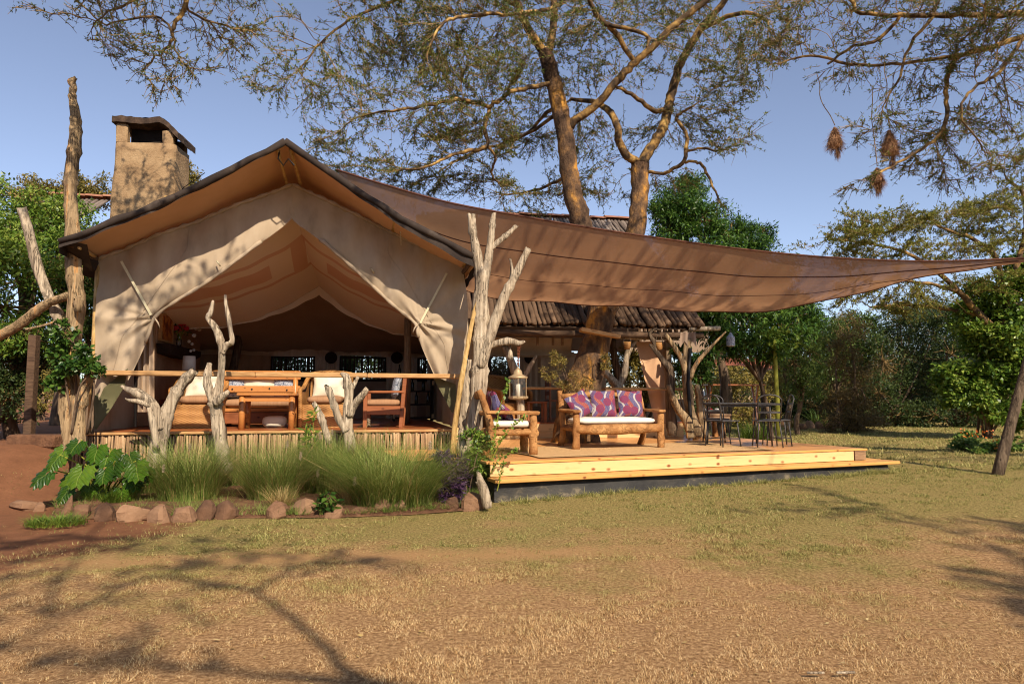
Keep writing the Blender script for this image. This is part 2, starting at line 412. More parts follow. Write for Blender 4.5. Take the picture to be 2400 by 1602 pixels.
def wicker():
    m, t, b, out = nodes('wicker')
    tc = t.nodes.new("ShaderNodeTexCoord").outputs['Object']
    sp = t.nodes.new("ShaderNodeSeparateXYZ"); t.links.new(tc, sp.inputs[0])
    h = mth(t, 'ADD', sp.outputs[0], sp.outputs[1])
    row = mth(t, 'FLOOR', mth(t, 'MULTIPLY', sp.outputs[2], 52)); a = mth(t, 'SINE', mth(t, 'ADD', mth(t, 'MULTIPLY', h, 75), mth(t, 'MULTIPLY', row, math.pi))); z = mth(t, 'ABSOLUTE', mth(t, 'SINE', mth(t, 'MULTIPLY', sp.outputs[2], 52 * math.pi)))
    w_ = mth(t, 'MULTIPLY', mth(t, 'MULTIPLY_ADD', a, .35, .65), z)
    n_ = noise(t, coords(t), 7)
    f = mth(t, 'ADD', mth(t, 'MULTIPLY', w_, .6), mth(t, 'MULTIPLY', n_, .5))
    c = ramp(t, f, [(.15, C(112, 66, 28)), (.5, C(176, 122, 62)), (.9, C(208, 160, 96))])
    t.links.new(c, b.inputs["Base Color"]); b.inputs["Roughness"].default_value = .6
    bump(t, w_, b, .7, .012)
    return m
M['wicker'] = wicker()
M['cream'] = mk('cream', [(0.1, C(214, 202, 176)), (1, C(232, 222, 200))], scale=4, bmp=.2, bscale=10, rough=.95)
M['brown_cushion'] = mk('brown_cushion', [(0.1, C(150, 112, 82)), (1, C(172, 132, 98))], scale=4, stretch=(6, 1, 1), bmp=.3, bscale=6, rough=.95)
M['white_cushion'] = mk('white_cushion', [(0.1, C(216, 206, 190)), (1, C(232, 224, 210))], scale=5, bmp=.15, bscale=12, rough=.95)
def speckle(name, a, b_, sc):
    m, t, b, out = nodes(name)
    c = ramp(t, noise(t, coords(t), sc, 3, .8, 2.0), [(.42, a), (.52, b_)])
    t.links.new(c, b.inputs["Base Color"]); b.inputs["Roughness"].default_value = .9
    return m
M['blue_print'] = speckle('blue_print', C(48, 62, 92), C(186, 190, 196), 34)
def dotprint():
    m, t, b, out = nodes('dot_print')
    tc = t.nodes.new("ShaderNodeTexCoord").outputs['Object']
    sp = t.nodes.new("ShaderNodeSeparateXYZ"); t.links.new(tc, sp.inputs[0])
    x, z = sp.outputs[0], sp.outputs[2]
    orr = t.nodes.new("ShaderNodeObjectInfo").outputs["Random"]
    s_ = mth(t, 'ADD', mth(t, 'MULTIPLY', x, 3.6), mth(t, 'MULTIPLY', mth(t, 'SINE', mth(t, 'MULTIPLY', z, 17)), .16))
    s_ = mth(t, 'FRACT', mth(t, 'ADD', s_, mth(t, 'MULTIPLY', orr, .8)))
    stripes = ramp(t, s_, [(0, C(134, 58, 54)), (.18, C(76, 70, 108)), (.5, C(164, 156, 150)), (.62, C(84, 62, 100)), (.86, C(140, 66, 58))], 'CONSTANT')
    vd = t.nodes.new("ShaderNodeTexVoronoi"); vd.inputs["Scale"].default_value = 75
    t.links.new(tc, vd.inputs["Vector"])
    dots = ramp(t, vd.outputs["Distance"], [(.30, (1, 1, 1, 1)), (.42, (0, 0, 0, 1))])
    stripes = mixc(t, mth(t, 'MULTIPLY', dots, .22), stripes, C(200, 176, 158))
    mp = t.nodes.new("ShaderNodeCombineXYZ"); t.links.new(x, mp.inputs[0]); t.links.new(z, mp.inputs[1])
    cb = t.nodes.new("ShaderNodeVectorMath"); cb.operation = 'ADD'; t.links.new(mp.outputs[0], cb.inputs[0])
    mo = t.nodes.new("ShaderNodeCombineXYZ"); t.links.new(mth(t, 'MULTIPLY', orr, 7), mo.inputs[0]); t.links.new(mo.outputs[0], cb.inputs[1])
    vo = t.nodes.new("ShaderNodeTexVoronoi"); vo.voronoi_dimensions = '2D'; vo.inputs["Scale"].default_value = 4.8; vo.inputs["Randomness"].default_value = .6
    t.links.new(cb.outputs[0], vo.inputs["Vector"])
    d = vo.outputs["Distance"]
    rings = ramp(t, mth(t, 'MULTIPLY_ADD', mth(t, 'SINE', mth(t, 'MULTIPLY', d, 75)), .5, .5), [(.3, C(136, 40, 60)), (.6, C(84, 44, 82))])
    c = mixc(t, mth(t, 'LESS_THAN', d, .36), stripes, rings)
    t.links.new(c, b.inputs["Base Color"]); b.inputs["Roughness"].default_value = .85
    bump(t, noise(t, coords(t), 9, 4), b, .3, .03)
    return m
M['dot_print'] = dotprint()
M['iron'] = mk('iron', [(0.1, C(58, 56, 56)), (1, C(100, 96, 94))], scale=14, bmp=.2, rough=.5, metal=.4)
M['brass'] = mk('brass', [(0.1, C(150, 124, 90)), (1, C(208, 182, 142))], scale=14, bmp=.2, rough=.45, metal=.4)
M['rust'] = mk('rust', [(0.1, C(92, 48, 30)), (1, C(156, 92, 60))], scale=30, bmp=.3, rough=.8, metal=.3)
def glass():
    m, t, b, out = nodes('glass')
    g = t.nodes.new("ShaderNodeBsdfGlossy"); g.inputs["Roughness"].default_value = .05
    tp = t.nodes.new("ShaderNodeBsdfTransparent"); tp.inputs[0].default_value = (.96, .97, .96, 1)
    fr = t.nodes.new("ShaderNodeFresnel"); fr.inputs[0].default_value = 1.5
    ms = t.nodes.new("ShaderNodeMixShader"); t.links.new(fr.outputs[0], ms.inputs[0])
    t.links.new(tp.outputs[0], ms.inputs[1]); t.links.new(g.outputs[0], ms.inputs[2]); t.links.new(ms.outputs[0], out.inputs[0])
    return m
M['glass'] = glass()
M['bottle'] = mk('bottle', [(0, C(16, 22, 14)), (1, C(26, 34, 20))], scale=4, bmp=0, rough=.12, spec=.6)
M['candle'] = mk('candle', [(0, C(226, 218, 200)), (1, C(236, 230, 214))], scale=4, bmp=0)
M['rug'] = mk('rug', [(0.15, C(186, 144, 96)), (.6, C(212, 172, 120)), (1, C(224, 188, 138))], scale=14, stretch=(1, 8, 1), bmp=.6, bscale=60, rough=.95)
M['stone'] = mk('stone', [(0.1, C(72, 52, 40)), (.45, C(122, 90, 68)), (1, C(164, 130, 100))], scale=4, bmp=.7, bscale=16, bdist=.03, orand=.55, rough=.95, detail=8)
M['soil'] = mk('soil', [(0.1, C(78, 52, 38)), (1, C(140, 100, 72))], scale=6, bmp=.8, bscale=24, bdist=.04, rough=1)
M['brick'] = mk('brick', [(0.1, C(110, 58, 40)), (1, C(146, 82, 58))], scale=6, bmp=.4, orand=.5)
M['mantel'] = mk('mantel', [(0, C(24, 17, 14)), (1, C(52, 38, 30))], scale=8, bmp=.5)
M['inner_plaster'] = mk('inner_plaster', [(0.1, C(140, 110, 84)), (1, C(168, 136, 106))], scale=3, bmp=.4, rough=.95)
M['white_paint'] = mk('white_paint', [(0, C(206, 200, 190)), (1, C(224, 218, 208))], scale=6, bmp=.1)
M['black'] = mk('black', [(0, C(20, 18, 17)), (1, C(34, 30, 28))], scale=6, bmp=.2, rough=.6)
M['nest'] = mk('nest', [(0.1, C(98, 70, 50)), (.6, C(162, 122, 90)), (1, C(196, 160, 124))], scale=20, island=.6, bmp=0, rough=1)
M['bark'] = mk('bark', [(0.2, C(44, 32, 25)), (.44, C(92, 70, 52)), (.60, C(132, 98, 62)), (.74, C(196, 140, 62)), (1, C(214, 160, 82))], scale=2.6, stretch=(1.5, 1.5, .8), bmp=1.0, bscale=11, bdist=.06, rough=.9, detail=8)
M['limb_bark'] = mk('limb_bark', [(0.15, C(48, 38, 29)), (.44, C(88, 68, 46)), (.60, C(140, 108, 62)), (.82, C(186, 150, 86)), (1, C(204, 172, 108))], scale=5, bmp=.9, bscale=10, bdist=.03, rough=.8, detail=8)
M['twig_bark'] = mk('twig_bark', [(0.1, C(86, 68, 48)), (.6, C(146, 118, 76)), (1, C(194, 162, 104))], scale=3, bmp=0, rough=.9, island=.4, kind='World')
M['grey_bark'] = mk('grey_bark', [(0.1, C(60, 46, 36)), (.6, C(110, 90, 72)), (1, C(140, 118, 96))], scale=6, stretch=(2, 2, .6), bmp=.7, bscale=20, rough=.95)
M['green_stem'] = mk('green_stem', [(0.1, C(110, 110, 40)), (1, C(160, 156, 60))], scale=4, bmp=.1)
leafmat('acacia_leaf', C(62, 76, 34), C(98, 112, 48), C(148, 150, 72), transl=.35)
leafmat('acacia_leaf_far', C(78, 86, 38), C(120, 122, 50), C(164, 156, 72), transl=.35)
leafmat('glossy_leaf', C(34, 60, 26), C(62, 94, 36), C(112, 142, 58), rough=.35)
leafmat('bright_leaf', C(58, 88, 34), C(100, 128, 44), C(160, 172, 76), rough=.4)
leafmat('mid_leaf', C(44, 64, 30), C(76, 98, 40), C(120, 134, 60))
leafmat('dark_leaf', C(34, 48, 26), C(56, 74, 34), C(92, 104, 50))
leafmat('dry_leaf', C(92, 80, 46), C(140, 116, 62), C(180, 152, 88))
leafmat('brown_leaf', C(70, 62, 40), C(112, 94, 54), C(150, 124, 72))
leafmat('purple_leaf', C(56, 34, 60), C(88, 58, 92), C(124, 96, 124))
leafmat('olive_dry', C(84, 82, 44), C(130, 118, 56), C(176, 152, 74))
leafmat('flower_leaf', C(54, 84, 36), C(90, 120, 50), C(140, 150, 70))
leafmat('orange_petal', C(206, 84, 24), C(222, 112, 40), C(236, 150, 60))
leafmat('clump_grass', C(90, 114, 50), C(134, 152, 72), C(186, 184, 112), transl=.38)
leafmat('clump_straw', C(150, 126, 76), C(186, 160, 104), C(206, 184, 132), transl=.3)
leafmat('seed', C(176, 156, 124), C(206, 186, 156), C(224, 208, 182), transl=.4)
M['big_leaf_plain'] = mk('big_leaf', [(0.1, C(36, 70, 14)), (.6, C(70, 106, 22)), (1, C(128, 146, 44))], scale=4, bmp=.5, bscale=9, rough=.42, transl=.25, spec=.3, orand=.4)

def bigleaf():
    m, t, b, out = nodes('big_leaf')
    tc = t.nodes.new("ShaderNodeTexCoord").outputs['Object']; sp = t.nodes.new("ShaderNodeSeparateXYZ"); t.links.new(tc, sp.inputs[0])
    x, y = sp.outputs[0], sp.outputs[1]; ax = mth(t, 'ABSOLUTE', x)
    q = mth(t, 'FRACT', mth(t, 'MULTIPLY', mth(t, 'SUBTRACT', y, mth(t, 'MULTIPLY', ax, .75)), 6.5))      # side veins sweep to the tip
    side = ramp(t, mth(t, 'ABSOLUTE', mth(t, 'SUBTRACT', q, .5)), [(.0, (1, 1, 1, 1)), (.10, (0, 0, 0, 1))])
    mid = ramp(t, ax, [(.008, (1, 1, 1, 1)), (.03, (0, 0, 0, 1))])
    vein = mth(t, 'MAXIMUM', mth(t, 'MULTIPLY', side, .45), mid)
    orr = t.nodes.new("ShaderNodeObjectInfo").outputs["Random"]
    f = mth(t, 'ADD', mth(t, 'MULTIPLY', noise(t, tc, 3, 4), .6), mth(t, 'MULTIPLY', orr, .4))
    c = ramp(t, f, [(.2, C(34, 66, 14)), (.5, C(62, 98, 20)), (.8, C(104, 130, 36)), (1, C(170, 160, 60))])
    c = mixc(t, mth(t, 'MULTIPLY', vein, .6), c, C(150, 170, 80))
    t.links.new(c, b.inputs["Base Color"]); b.inputs["Roughness"].default_value = .35; b.inputs["Specular IOR Level"].default_value = .4
    bump(t, mth(t, 'SUBTRACT', mth(t, 'MULTIPLY', mth(t, 'ABSOLUTE', mth(t, 'SUBTRACT', q, .5)), -1.2), vein), b, .6, .05)
    tr = t.nodes.new("ShaderNodeBsdfTranslucent"); t.links.new(c, tr.inputs[0])
    ms = t.nodes.new("ShaderNodeMixShader"); ms.inputs[0].default_value = .25
    t.links.new(b.outputs[0], ms.inputs[1]); t.links.new(tr.outputs[0], ms.inputs[2]); t.links.new(ms.outputs[0], out.inputs[0])
    return m
M['big_leaf'] = bigleaf()

def lawn_colour(t, blades):
    """dry lawn: tan straw, greener patches, red earth on the left where the path is"""
    v = coords(t, (1, 1, 0), 'World')
    big = noise(t, v, .55, 4, .6); mid = noise(t, v, 2.6, 5, .7); fine = noise(t, v, 34, 6, .85)
    sp = t.nodes.new("ShaderNodeSeparateXYZ"); t.links.new(v, sp.inputs[0])
    x, y = sp.outputs[0], sp.outputs[1]
    # greener towards the flower bed and the back of the lawn
    gy = mth(t, 'MULTIPLY', mth(t, 'SUBTRACT', y, 5.4), .10)
    gy = mth(t, 'MINIMUM', mth(t, 'MAXIMUM', gy, -.16), .34)
    g = mth(t, 'ADD', mth(t, 'ADD', mth(t, 'MULTIPLY', big, .75), mth(t, 'MULTIPLY', mid, .5)), gy)
    return v, big, mid, fine, g, x, y
def ground_mat():
    m, t, b, out = nodes('lawn')
    v, big, mid, fine, g, x, y = lawn_colour(t, False)
    straw = ramp(t, fine, [(.34, C(92, 64, 42)), (.5, C(172, 132, 90)), (.66, C(226, 188, 138))])
    green = ramp(t, fine, [(.34, C(76, 68, 36)), (.5, C(144, 128, 74)), (.66, C(200, 182, 118))])
    c = mixc(t, ramp(t, g, [(.58, (0, 0, 0, 1)), (.82, (.85, .85, .85, 1))]), straw, green)
    # worn red earth: path at the far left, a bare streak in front of the bed
    wob = mth(t, 'MULTIPLY', mth(t, 'SUBTRACT', mid, .5), 2.2)
    edge = mth(t, 'ADD', mth(t, 'ADD', x, 3.5), mth(t, 'MULTIPLY', mth(t, 'ABSOLUTE', mth(t, 'SUBTRACT', y, 7.2)), mth(t, 'ADD', .34, 0)))
    edge = mth(t, 'ADD', edge, wob)
    near = mth(t, 'GREATER_THAN', y, 0)
    d = ramp(t, mth(t, 'MULTIPLY_ADD', edge, -.55, .5), [(.38, (0, 0, 0, 1)), (.62, (1, 1, 1, 1))])
    earth = ramp(t, mth(t, 'ADD', mth(t, 'MULTIPLY', fine, .5), mth(t, 'MULTIPLY', mid, .5)), [(.3, C(106, 70, 48)), (.6, C(152, 104, 74)), (.8, C(182, 134, 98))])
    bare = mth(t, 'MULTIPLY', ramp(t, noise(t, v, 1.3, 6, .75), [(.60, (0, 0, 0, 1)), (.74, (1, 1, 1, 1))]), .45)
    c = mixc(t, bare, c, earth)
    trail = mth(t, 'ABSOLUTE', mth(t, 'ADD', mth(t, 'SUBTRACT', y, mth(t, 'MULTIPLY_ADD', x, .09, 6.22)), mth(t, 'MULTIPLY', mth(t, 'SUBTRACT', mid, .5), .5)))
    trail = mth(t, 'MULTIPLY', ramp(t, trail, [(.06, (1, 1, 1, 1)), (.30, (0, 0, 0, 1))]), ramp(t, mth(t, 'MULTIPLY_ADD', x, .2, .5), [(.55, (1, 1, 1, 1)), (.85, (0, 0, 0, 1))]))
    c = mixc(t, mth(t, 'MULTIPLY', trail, .7), c, C(190, 146, 100))
    c = mixc(t, d, c, earth)
    t.links.new(c, b.inputs["Base Color"]); b.inputs["Roughness"].default_value = 1
    b.inputs["Specular IOR Level"].default_value = .1
    h = mth(t, 'ADD', fine, mth(t, 'MULTIPLY', noise(t, v, 90, 3, .8), .7))
    bump(t, h, b, .8, .03)
    return m
M['lawn'] = ground_mat()
def blade_mat():
    m, t, b, out = nodes('lawn_blades')
    v, big, mid, fine, g, x, y = lawn_colour(t, True)
    r = t.nodes.new("ShaderNodeNewGeometry").outputs["Random Per Island"]
    straw = ramp(t, r, [(0, C(100, 72, 46)), (.16, C(132, 98, 60)), (.42, C(206, 166, 114)), (1, C(244, 218, 168))])
    green = ramp(t, r, [(0, C(72, 78, 38)), (.5, C(140, 140, 74)), (1, C(212, 198, 132))])
    k = ramp(t, mth(t, 'ADD', g, mth(t, 'MULTIPLY', mth(t, 'SUBTRACT', r, .5), .22)), [(.57, (0, 0, 0, 1)), (.79, (1, 1, 1, 1))])
    c = mixc(t, k, straw, green)
    t.links.new(c, b.inputs["Base Color"]); b.inputs["Roughness"].default_value = .8
    b.inputs["Specular IOR Level"].default_value = .15
    tr = t.nodes.new("ShaderNodeBsdfTranslucent"); t.links.new(c, tr.inputs[0])
    ms = t.nodes.new("ShaderNodeMixShader"); ms.inputs[0].default_value = .3
    t.links.new(b.outputs[0], ms.inputs[1]); t.links.new(tr.outputs[0], ms.inputs[2]); t.links.new(ms.outputs[0], out.inputs[0])
    return m
M['blades'] = blade_mat()

# ------------------------------------------------------------------ the ground
xs = np.concatenate([np.linspace(-900, -40, 14), np.linspace(-30, 30, 121), np.linspace(40, 900, 14)])
ys = np.concatenate([np.linspace(-300, -20, 8), np.linspace(-15, 45, 121), np.linspace(60, 1500, 16)])
Vg = np.array([(x, y, gz(x, y)) for y in ys for x in xs]); nx = len(xs)
Vg[:, 2] += rng.normal(0, .004, len(Vg))
qg = np.array([(j * nx + i, j * nx + i + 1, (j + 1) * nx + i + 1, (j + 1) * nx + i) for j in range(len(ys) - 1) for i in range(nx - 1)])
tag(place('ground', npmesh('ground', Vg, qg, smooth=True), 'lawn'), None, None, kind='structure')

# deck and tent footprints, used to keep the grass out from under them
Z_DECK, Z_FLOOR = 0.54, 0.87
D0, D1 = G(1150, 1082, Z_DECK), G(2027, 1050, Z_DECK)
DX = (D1 - D0); DL = DX.length; DX.normalize(); DY = Vector((-DX.y, DX.x, 0)); DYAW = math.atan2(DX.y, DX.x)
T_YAW = R(12); TO = Vector((-3.62, 10.98, 0))
TU_ = Vector((math.cos(T_YAW), math.sin(T_YAW), 0)); TV_ = Vector((-math.sin(T_YAW), math.cos(T_YAW), 0))

gzv = np.vectorize(gz)
_gr = np.random.default_rng(99).random((256, 256))
def vnoise(x, y, f):
    x = x * f + 500; y = y * f + 500; i, j = np.floor(x).astype(int), np.floor(y).astype(int); u, v = x - i, y - j
    u, v = u * u * (3 - 2 * u), v * v * (3 - 2 * v); q = lambda a, b: _gr[a % 256, b % 256]
    return (q(i, j) * (1 - u) + q(i + 1, j) * u) * (1 - v) + (q(i, j + 1) * (1 - u) + q(i + 1, j + 1) * u) * v
def grass_patch(n, x0, x1, y0, y1, h0, h1, wd, keep=None, power=1.0):
    P = np.stack([rng.uniform(x0, x1, n), y0 + (y1 - y0) * rng.random(n) ** power], 1)
    x, y = P[:, 0], P[:, 1]
    cl = .45 * vnoise(x, y, 9) + .30 * vnoise(x, y, 21) + .25 * vnoise(x, y, 1.6)      # tufts, gaps, thin patches
    pr = np.clip((cl - .34) * 4.2, .05, 1)
    trail = np.abs(y - (6.22 + .09 * x)) + .25 * (vnoise(x, y, 2) - .5)
    pr = np.where((trail < .2) & (x < 1.2 + 2 * vnoise(x, y, 3)), pr * .25, pr)
    ok = (rng.random(n) < pr) & (np.abs(x) < y * .80 + .6)
    if keep is not None: ok &= keep(x, y)
    P = P[ok]; n = len(P); cl = cl[ok]
    z = gzv(P[:, 0], P[:, 1])
    h = rng.uniform(h0, h1, n) * np.clip((cl - .2) * 2.6, .35, 1.7); a = rng.uniform(0, 2 * math.pi, n); lean = rng.uniform(.3, 2.2, n)
    tall = rng.random(n) < .005; h = np.where(tall, h * 2.2, h); lean = np.where(tall, lean * .4, lean)
    d = np.stack([np.cos(a), np.sin(a), np.zeros(n)], 1); sd_ = np.stack([-np.sin(a), np.cos(a), np.zeros(n)], 1)
    b0 = np.concatenate([P, z[:, None] - .004], 1)
    wv = (wd * rng.uniform(.6, 1.4, n))[:, None]
    tip = b0 + d * (h * lean)[:, None] + np.array([[0, 0, 1]]) * h[:, None]
    return np.stack([b0 - sd_ * wv, b0 + sd_ * wv, tip], 1).reshape(-1, 3)
def keep_lawn(x, y):
    dx = (x - D0.x) * DX.x + (y - D0.y) * DX.y; dy = (x - D0.x) * DY.x + (y - D0.y) * DY.y
    k = ~((dx > -.1) & (dx < DL + .42) & (dy > -.31) & (dy < 6))
    tu = (x - TO.x) * TU_.x + (y - TO.y) * TU_.y; tv = (x - TO.x) * TV_.x + (y - TO.y) * TV_.y
    k &= ~((tu > -3.2) & (tu < 3.2) & (tv > -2.9))
    red = x + 3.5 + np.abs(y - 7.2) * .34 + rng.normal(0, .35, len(x))
    k &= ~((red < 0) & (rng.random(len(x)) < .93))
    return k
def edge_keep(x, y):
    dx = (x - D0.x) * DX.x + (y - D0.y) * DX.y; dy = (x - D0.x) * DY.x + (y - D0.y) * DY.y
    return (dx > 0) & (dx < DL + .6) & (dy > -.42 - .25 * vnoise(x, y, 3)) & (dy < -.29)
gv = np.concatenate([grass_patch(120000, D0.x - .2, D1.x + .8, D0.y - .6, D1.y + .4, .03, .075, .0028, edge_keep),
                     grass_patch(560000, -4.5, 5.5, 2.9, 6.6, .007, .021, .0018, keep_lawn),
                     grass_patch(300000, -7, 9, 6.0, 12.0, .011, .032, .0030, keep_lawn),
                     grass_patch(90000, -2, 16, 11.0, 26.0, .02, .07, .008, keep_lawn)])
tag(place('lawn_grass', npmesh('lawn_grass', gv, None, np.arange(len(gv)).reshape(-1, 3)), 'blades'), 'short dry lawn grass in the foreground', 'grass', kind='stuff')

# ================================================================== the tent
def on_plane(px, py, p0, n):
    d = ray(px, py); o = Vector((0, 0, CAMZ)); return o + d * ((p0 - o).dot(n) / d.dot(n))
def to_tent(p):
    q = p - TO; return Vector((q.dot(TU_), q.dot(TV_), p.z))
def TV(px, py, v): return to_tent(on_plane(px, py, TO + TV_ * v, TV_))
def TUU(px, py, u): return to_tent(on_plane(px, py, TO + TU_ * u, TU_))

tent = thing('safari_tent', 'large tan canvas safari tent with open front and dark edged fly roof', 'tent', TO, T_YAW)
RID, EAV, HW, GV = 5.22, 3.55, 2.96, -1.02
WAP, WEV, WHW = 4.85, 3.5, 2.8
def fly_z(u, v=0):
    a = abs(u) / HW
    return RID + (EAV - RID) * a - .10 * math.sin(math.pi * min(a, 1)) - .05 * math.sin(math.pi * min(1, max(0, (v - GV) / 7)))
for sgn in (-1, 1):
    def fn(i, j, dz=0.0):
        u = sgn * i * HW; v = GV + j * 7.2
        wr = .012 * math.sin(v * 9 + i * 14) * i + .015 * math.sin(i * 23 + v * 3)
        return Vector((u, v, fly_z(u, v) + wr * .6 + dz))
    rf_ = MB().grid(lambda i, j: fn(i, j, .03), 22, 24).build('roof_fly', 'fly_top', tent, True)
    MB().grid(lambda i, j: fn(i, j, .0), 22, 24).build('fly_lining', 'fly_under', tent, True)
    MB().tube([fn(i / 12, 0, .01) + Vector((0, -.01, random.uniform(-.012, .012))) for i in range(13)], [.052 + random.uniform(-.008, .01) for _ in range(13)], 8, nz=.08).build('roof_edge', 'fly_top', rf_, True)
    MB().grid(lambda i, j: fn(i, 0, 0) + Vector((0, -.012 + .02 * math.sin(i * 37) * j, -(.05 + (.11 if sgn > 0 else .04) * smooth(.15, .9, i)) * j)), 40, 2).build('gable_flap', 'fly_top', rf_, True)
    # hanging band of the fly along the eave
    MB().grid(lambda i, j: fn(1, i * .99, 0) + Vector((sgn * .015 * math.sin(i * 40), 0, -.16 * j)), 40, 2).build('eave_flap', 'fly_top', rf_, True)
    MB().tube([Vector((sgn * (HW - .12), GV + .1, EAV - .02)), Vector((sgn * (HW - .1), 6, EAV - .06))], .035, 8).build('eave_pole', 'beam', tent, True)
# corner pocket at the left eave and at the right eave
MB().add([(-HW - .02, GV - .02, EAV + .05), (-HW + .35, GV, EAV - .02), (-HW + .22, GV + .6, EAV - .3), (-HW - .06, GV + .45, EAV - .12)], [(0, 1, 2, 3), (3, 2, 1, 0)]).build('corner_flap', 'fly_top', tent)
MB().add([(-HW + .05, -.35, EAV - .06), (-WHW - .02, -.02, EAV - .06), (-WHW - .02, .3, EAV - .32), (-HW - .1, .1, EAV - .28)], [(0, 1, 2, 3), (3, 2, 1, 0)]).build('corner_flap', 'fly_top', tent)
for a, b in (((186, 580), (225, 603)), ((388, 462), (434, 510)), ((651, 352), (672, 430)), ((681, 350), (704, 430)), ((926, 505), (921, 541)), ((1098, 606), (1084, 624))):
    p, q = TV(a[0], a[1], GV + .08), TV(b[0], b[1], -.04)
    MB().tube([p, (p + q) / 2, q], .026, 8).build('strut', 'yellow_pole', tent, True)
MB().tube([TV(938, 512, -.3), TV(940, 575, -.3)], .006, 5).build('loose_cord', 'webbing', tent)
MB().tube([TV(655, 352, GV + .1), TV(652, 372, GV + .1), TV(664, 388, GV + .14), TV(676, 372, GV + .1), TV(690, 388, GV + .1)], .012, 5).build('rope', 'black', tent)
MB().tube([TV(480, 405, GV), TV(430, 440, GV + .2), TV(402, 478, GV + .5)], .006, 4).build('rope', 'black', tent)

def polyline(pts, per=6):
    P = catmull(pts, per); d = np.concatenate([[0], np.cumsum(np.linalg.norm(np.diff(P, axis=0), axis=1))]); d /= d[-1]
    return lambda s: Vector([float(np.interp(s, d, P[:, k])) for k in range(P.shape[1])])
def curtain(outer, inner, tie, sgn, name='front_curtain'):
    O = polyline([TV(x, y, 0) for x, y in outer], 3); I = polyline([TV(x, y, 0) for x, y in inner], 3)
    tp = TV(*tie, 0); nu, nv = 46, 90
    def fn(i, j):
        p = O(j).lerp(I(j), i)
        dx, dz = p.x - tp.x, p.z - tp.z; d = math.hypot(dx, dz); th = math.atan2(dz, dx)
        amp = (.012 + .028 * (dz < 0)) * math.exp(-d / .6) * min(1, d / .2) + .008 * math.exp(-d / 1.8)
        f = amp * math.sin(th * 9 + 2.2 * math.sin(th * 2)) + .4 * amp * math.sin(th * 19 + 1)
        f += .028 * math.sin(p.x * 4.1 + p.z * 1.7) + .018 * math.sin(p.x * 9 - p.z * 5.5) * smooth(.1, .6, d)
        f += .010 * math.sin(p.x * 17 + math.sin(p.z * 5))
        below = max(0.0, tp.z - p.z)
        f += .06 * math.sin(i * 13 + 1) * min(1, below) * .7
        # belly towards the viewer in the middle of the sheet
        bel = -.10 * math.sin(math.pi * min(1, j)) * math.sin(math.pi * i) ** 1
        edge = smooth(0, .03, 1 - i)
        return Vector((p.x, f * (0.4 + .6 * edge) + bel, p.z))
    return fn, MB().grid(fn, nu, nv).build(name, 'canvas', tent, True)
INL = [(686, 432), (684, 470), (683, 512), (600, 578), (480, 665), (405, 711), (366, 742), (338, 812), (292, 905), (228, 996)]
INR = [(686, 432), (684, 470), (683, 512), (760, 570), (850, 650), (920, 715), (972, 757), (980, 792), (1010, 862), (1038, 918), (1068, 957)]
fl, cu_l = curtain([(229, 607), (226, 700), (223, 800), (221, 880), (216, 985)], INL, (362, 742), -1)
fr_, cu_r = curtain([(1082, 624), (1094, 690), (1097, 800), (1093, 890), (1088, 962)], INR, (980, 757), 1)
for fn, cu in ((fl, cu_l), (fr_, cu_r)):                                   # stitched seams and the bunched top hem
    for i_ in (.45,):
        MB().tube([fn(i_, j / 50) + Vector((0, -.003, 0)) for j in range(0, 46)], .005, 4, cap=False).build('seam', 'canvas', cu, True)
    MB().tube([fn(i / 40, 0.0) + Vector((0, -.02, .0)) for i in range(41)], [.028 + .012 * math.sin(i * 2.3) for i in range(41)], 7, nz=.15).build('top_hem', 'canvas', cu, True)
# hemmed, rolled edges of the opening
for fn, cu in ((fl, cu_l), (fr_, cu_r)):
    pts = [fn(.992, j / 60) + Vector((0, -.03, 0)) for j in range(14, 44)]
    MB().tube(pts, [.030 + .006 * math.sin(k * 1.7) for k in range(len(pts))], 8, nz=.1).build('rolled_hem', 'canvas', cu, True)
for a, b, cu in (((284, 612), (354, 738), cu_l), ((1047, 640), (985, 757), cu_r)):
    p, q = TV(*a, -.13), TV(*b, -.10)
    MB().plank(p, q, .035, .006, up=(0, 1, 0), bev=0).build('tie_strap', 'webbing', cu)
for x, y, dx, cu in ((362, 744, 1, cu_l), (980, 758, -1, cu_r)):
    t0 = TV(x, y, -.12)
    MB().tube([t0, t0 + Vector((dx * .06, -.03, -.08)), t0 + Vector((dx * .09, -.02, -.16))], [.012, .014, .006], 6, nz=.1).build('tie_knot', 'canvas', cu, True)
for x, y in ((512, 616), (872, 632)):
    t0 = TV(x, y, -.1); MB().tube([t0 + Vector((-.03, 0, .03)), t0 + Vector((0, -.03, 0)), t0 + Vector((.03, 0, -.05))], .012, 6).build('toggle', 'webbing', tent, True)
# greenish lower flaps hanging at the bottom of each curtain
pf = [TV(*p, -.10) for p in ((218, 930), (300, 862), (292, 905), (262, 955), (226, 1006), (204, 1000))]
MB().add(pf, [tuple(range(6)), tuple(range(5, -1, -1))]).build('lower_flap', 'canvas_green', tent)
pf = [TV(*p, -.06) for p in ((1012, 880), (1068, 900), (1072, 950), (1060, 968), (1040, 930))]
MB().add(pf, [tuple(range(5)), tuple(range(4, -1, -1))]).build('lower_flap', 'canvas_green', tent)
for s in (-1, 1):
    MB().tube([(s * (WHW + .04), .06, .8), (s * (WHW + .04), .06, 3.5)], .045, 8).build('corner_pole', 'yellow_pole' if s < 0 else 'post_wood', tent, True)
# side walls
for s in (-1, 1):
    MB().grid(lambda i, j: Vector((s * (WHW + .0) + .03 * math.sin(i * 30), .1 + i * 6, Z_FLOOR + j * (3.45 - Z_FLOOR))), 30, 4).build('side_wall', 'canvas', tent, True)
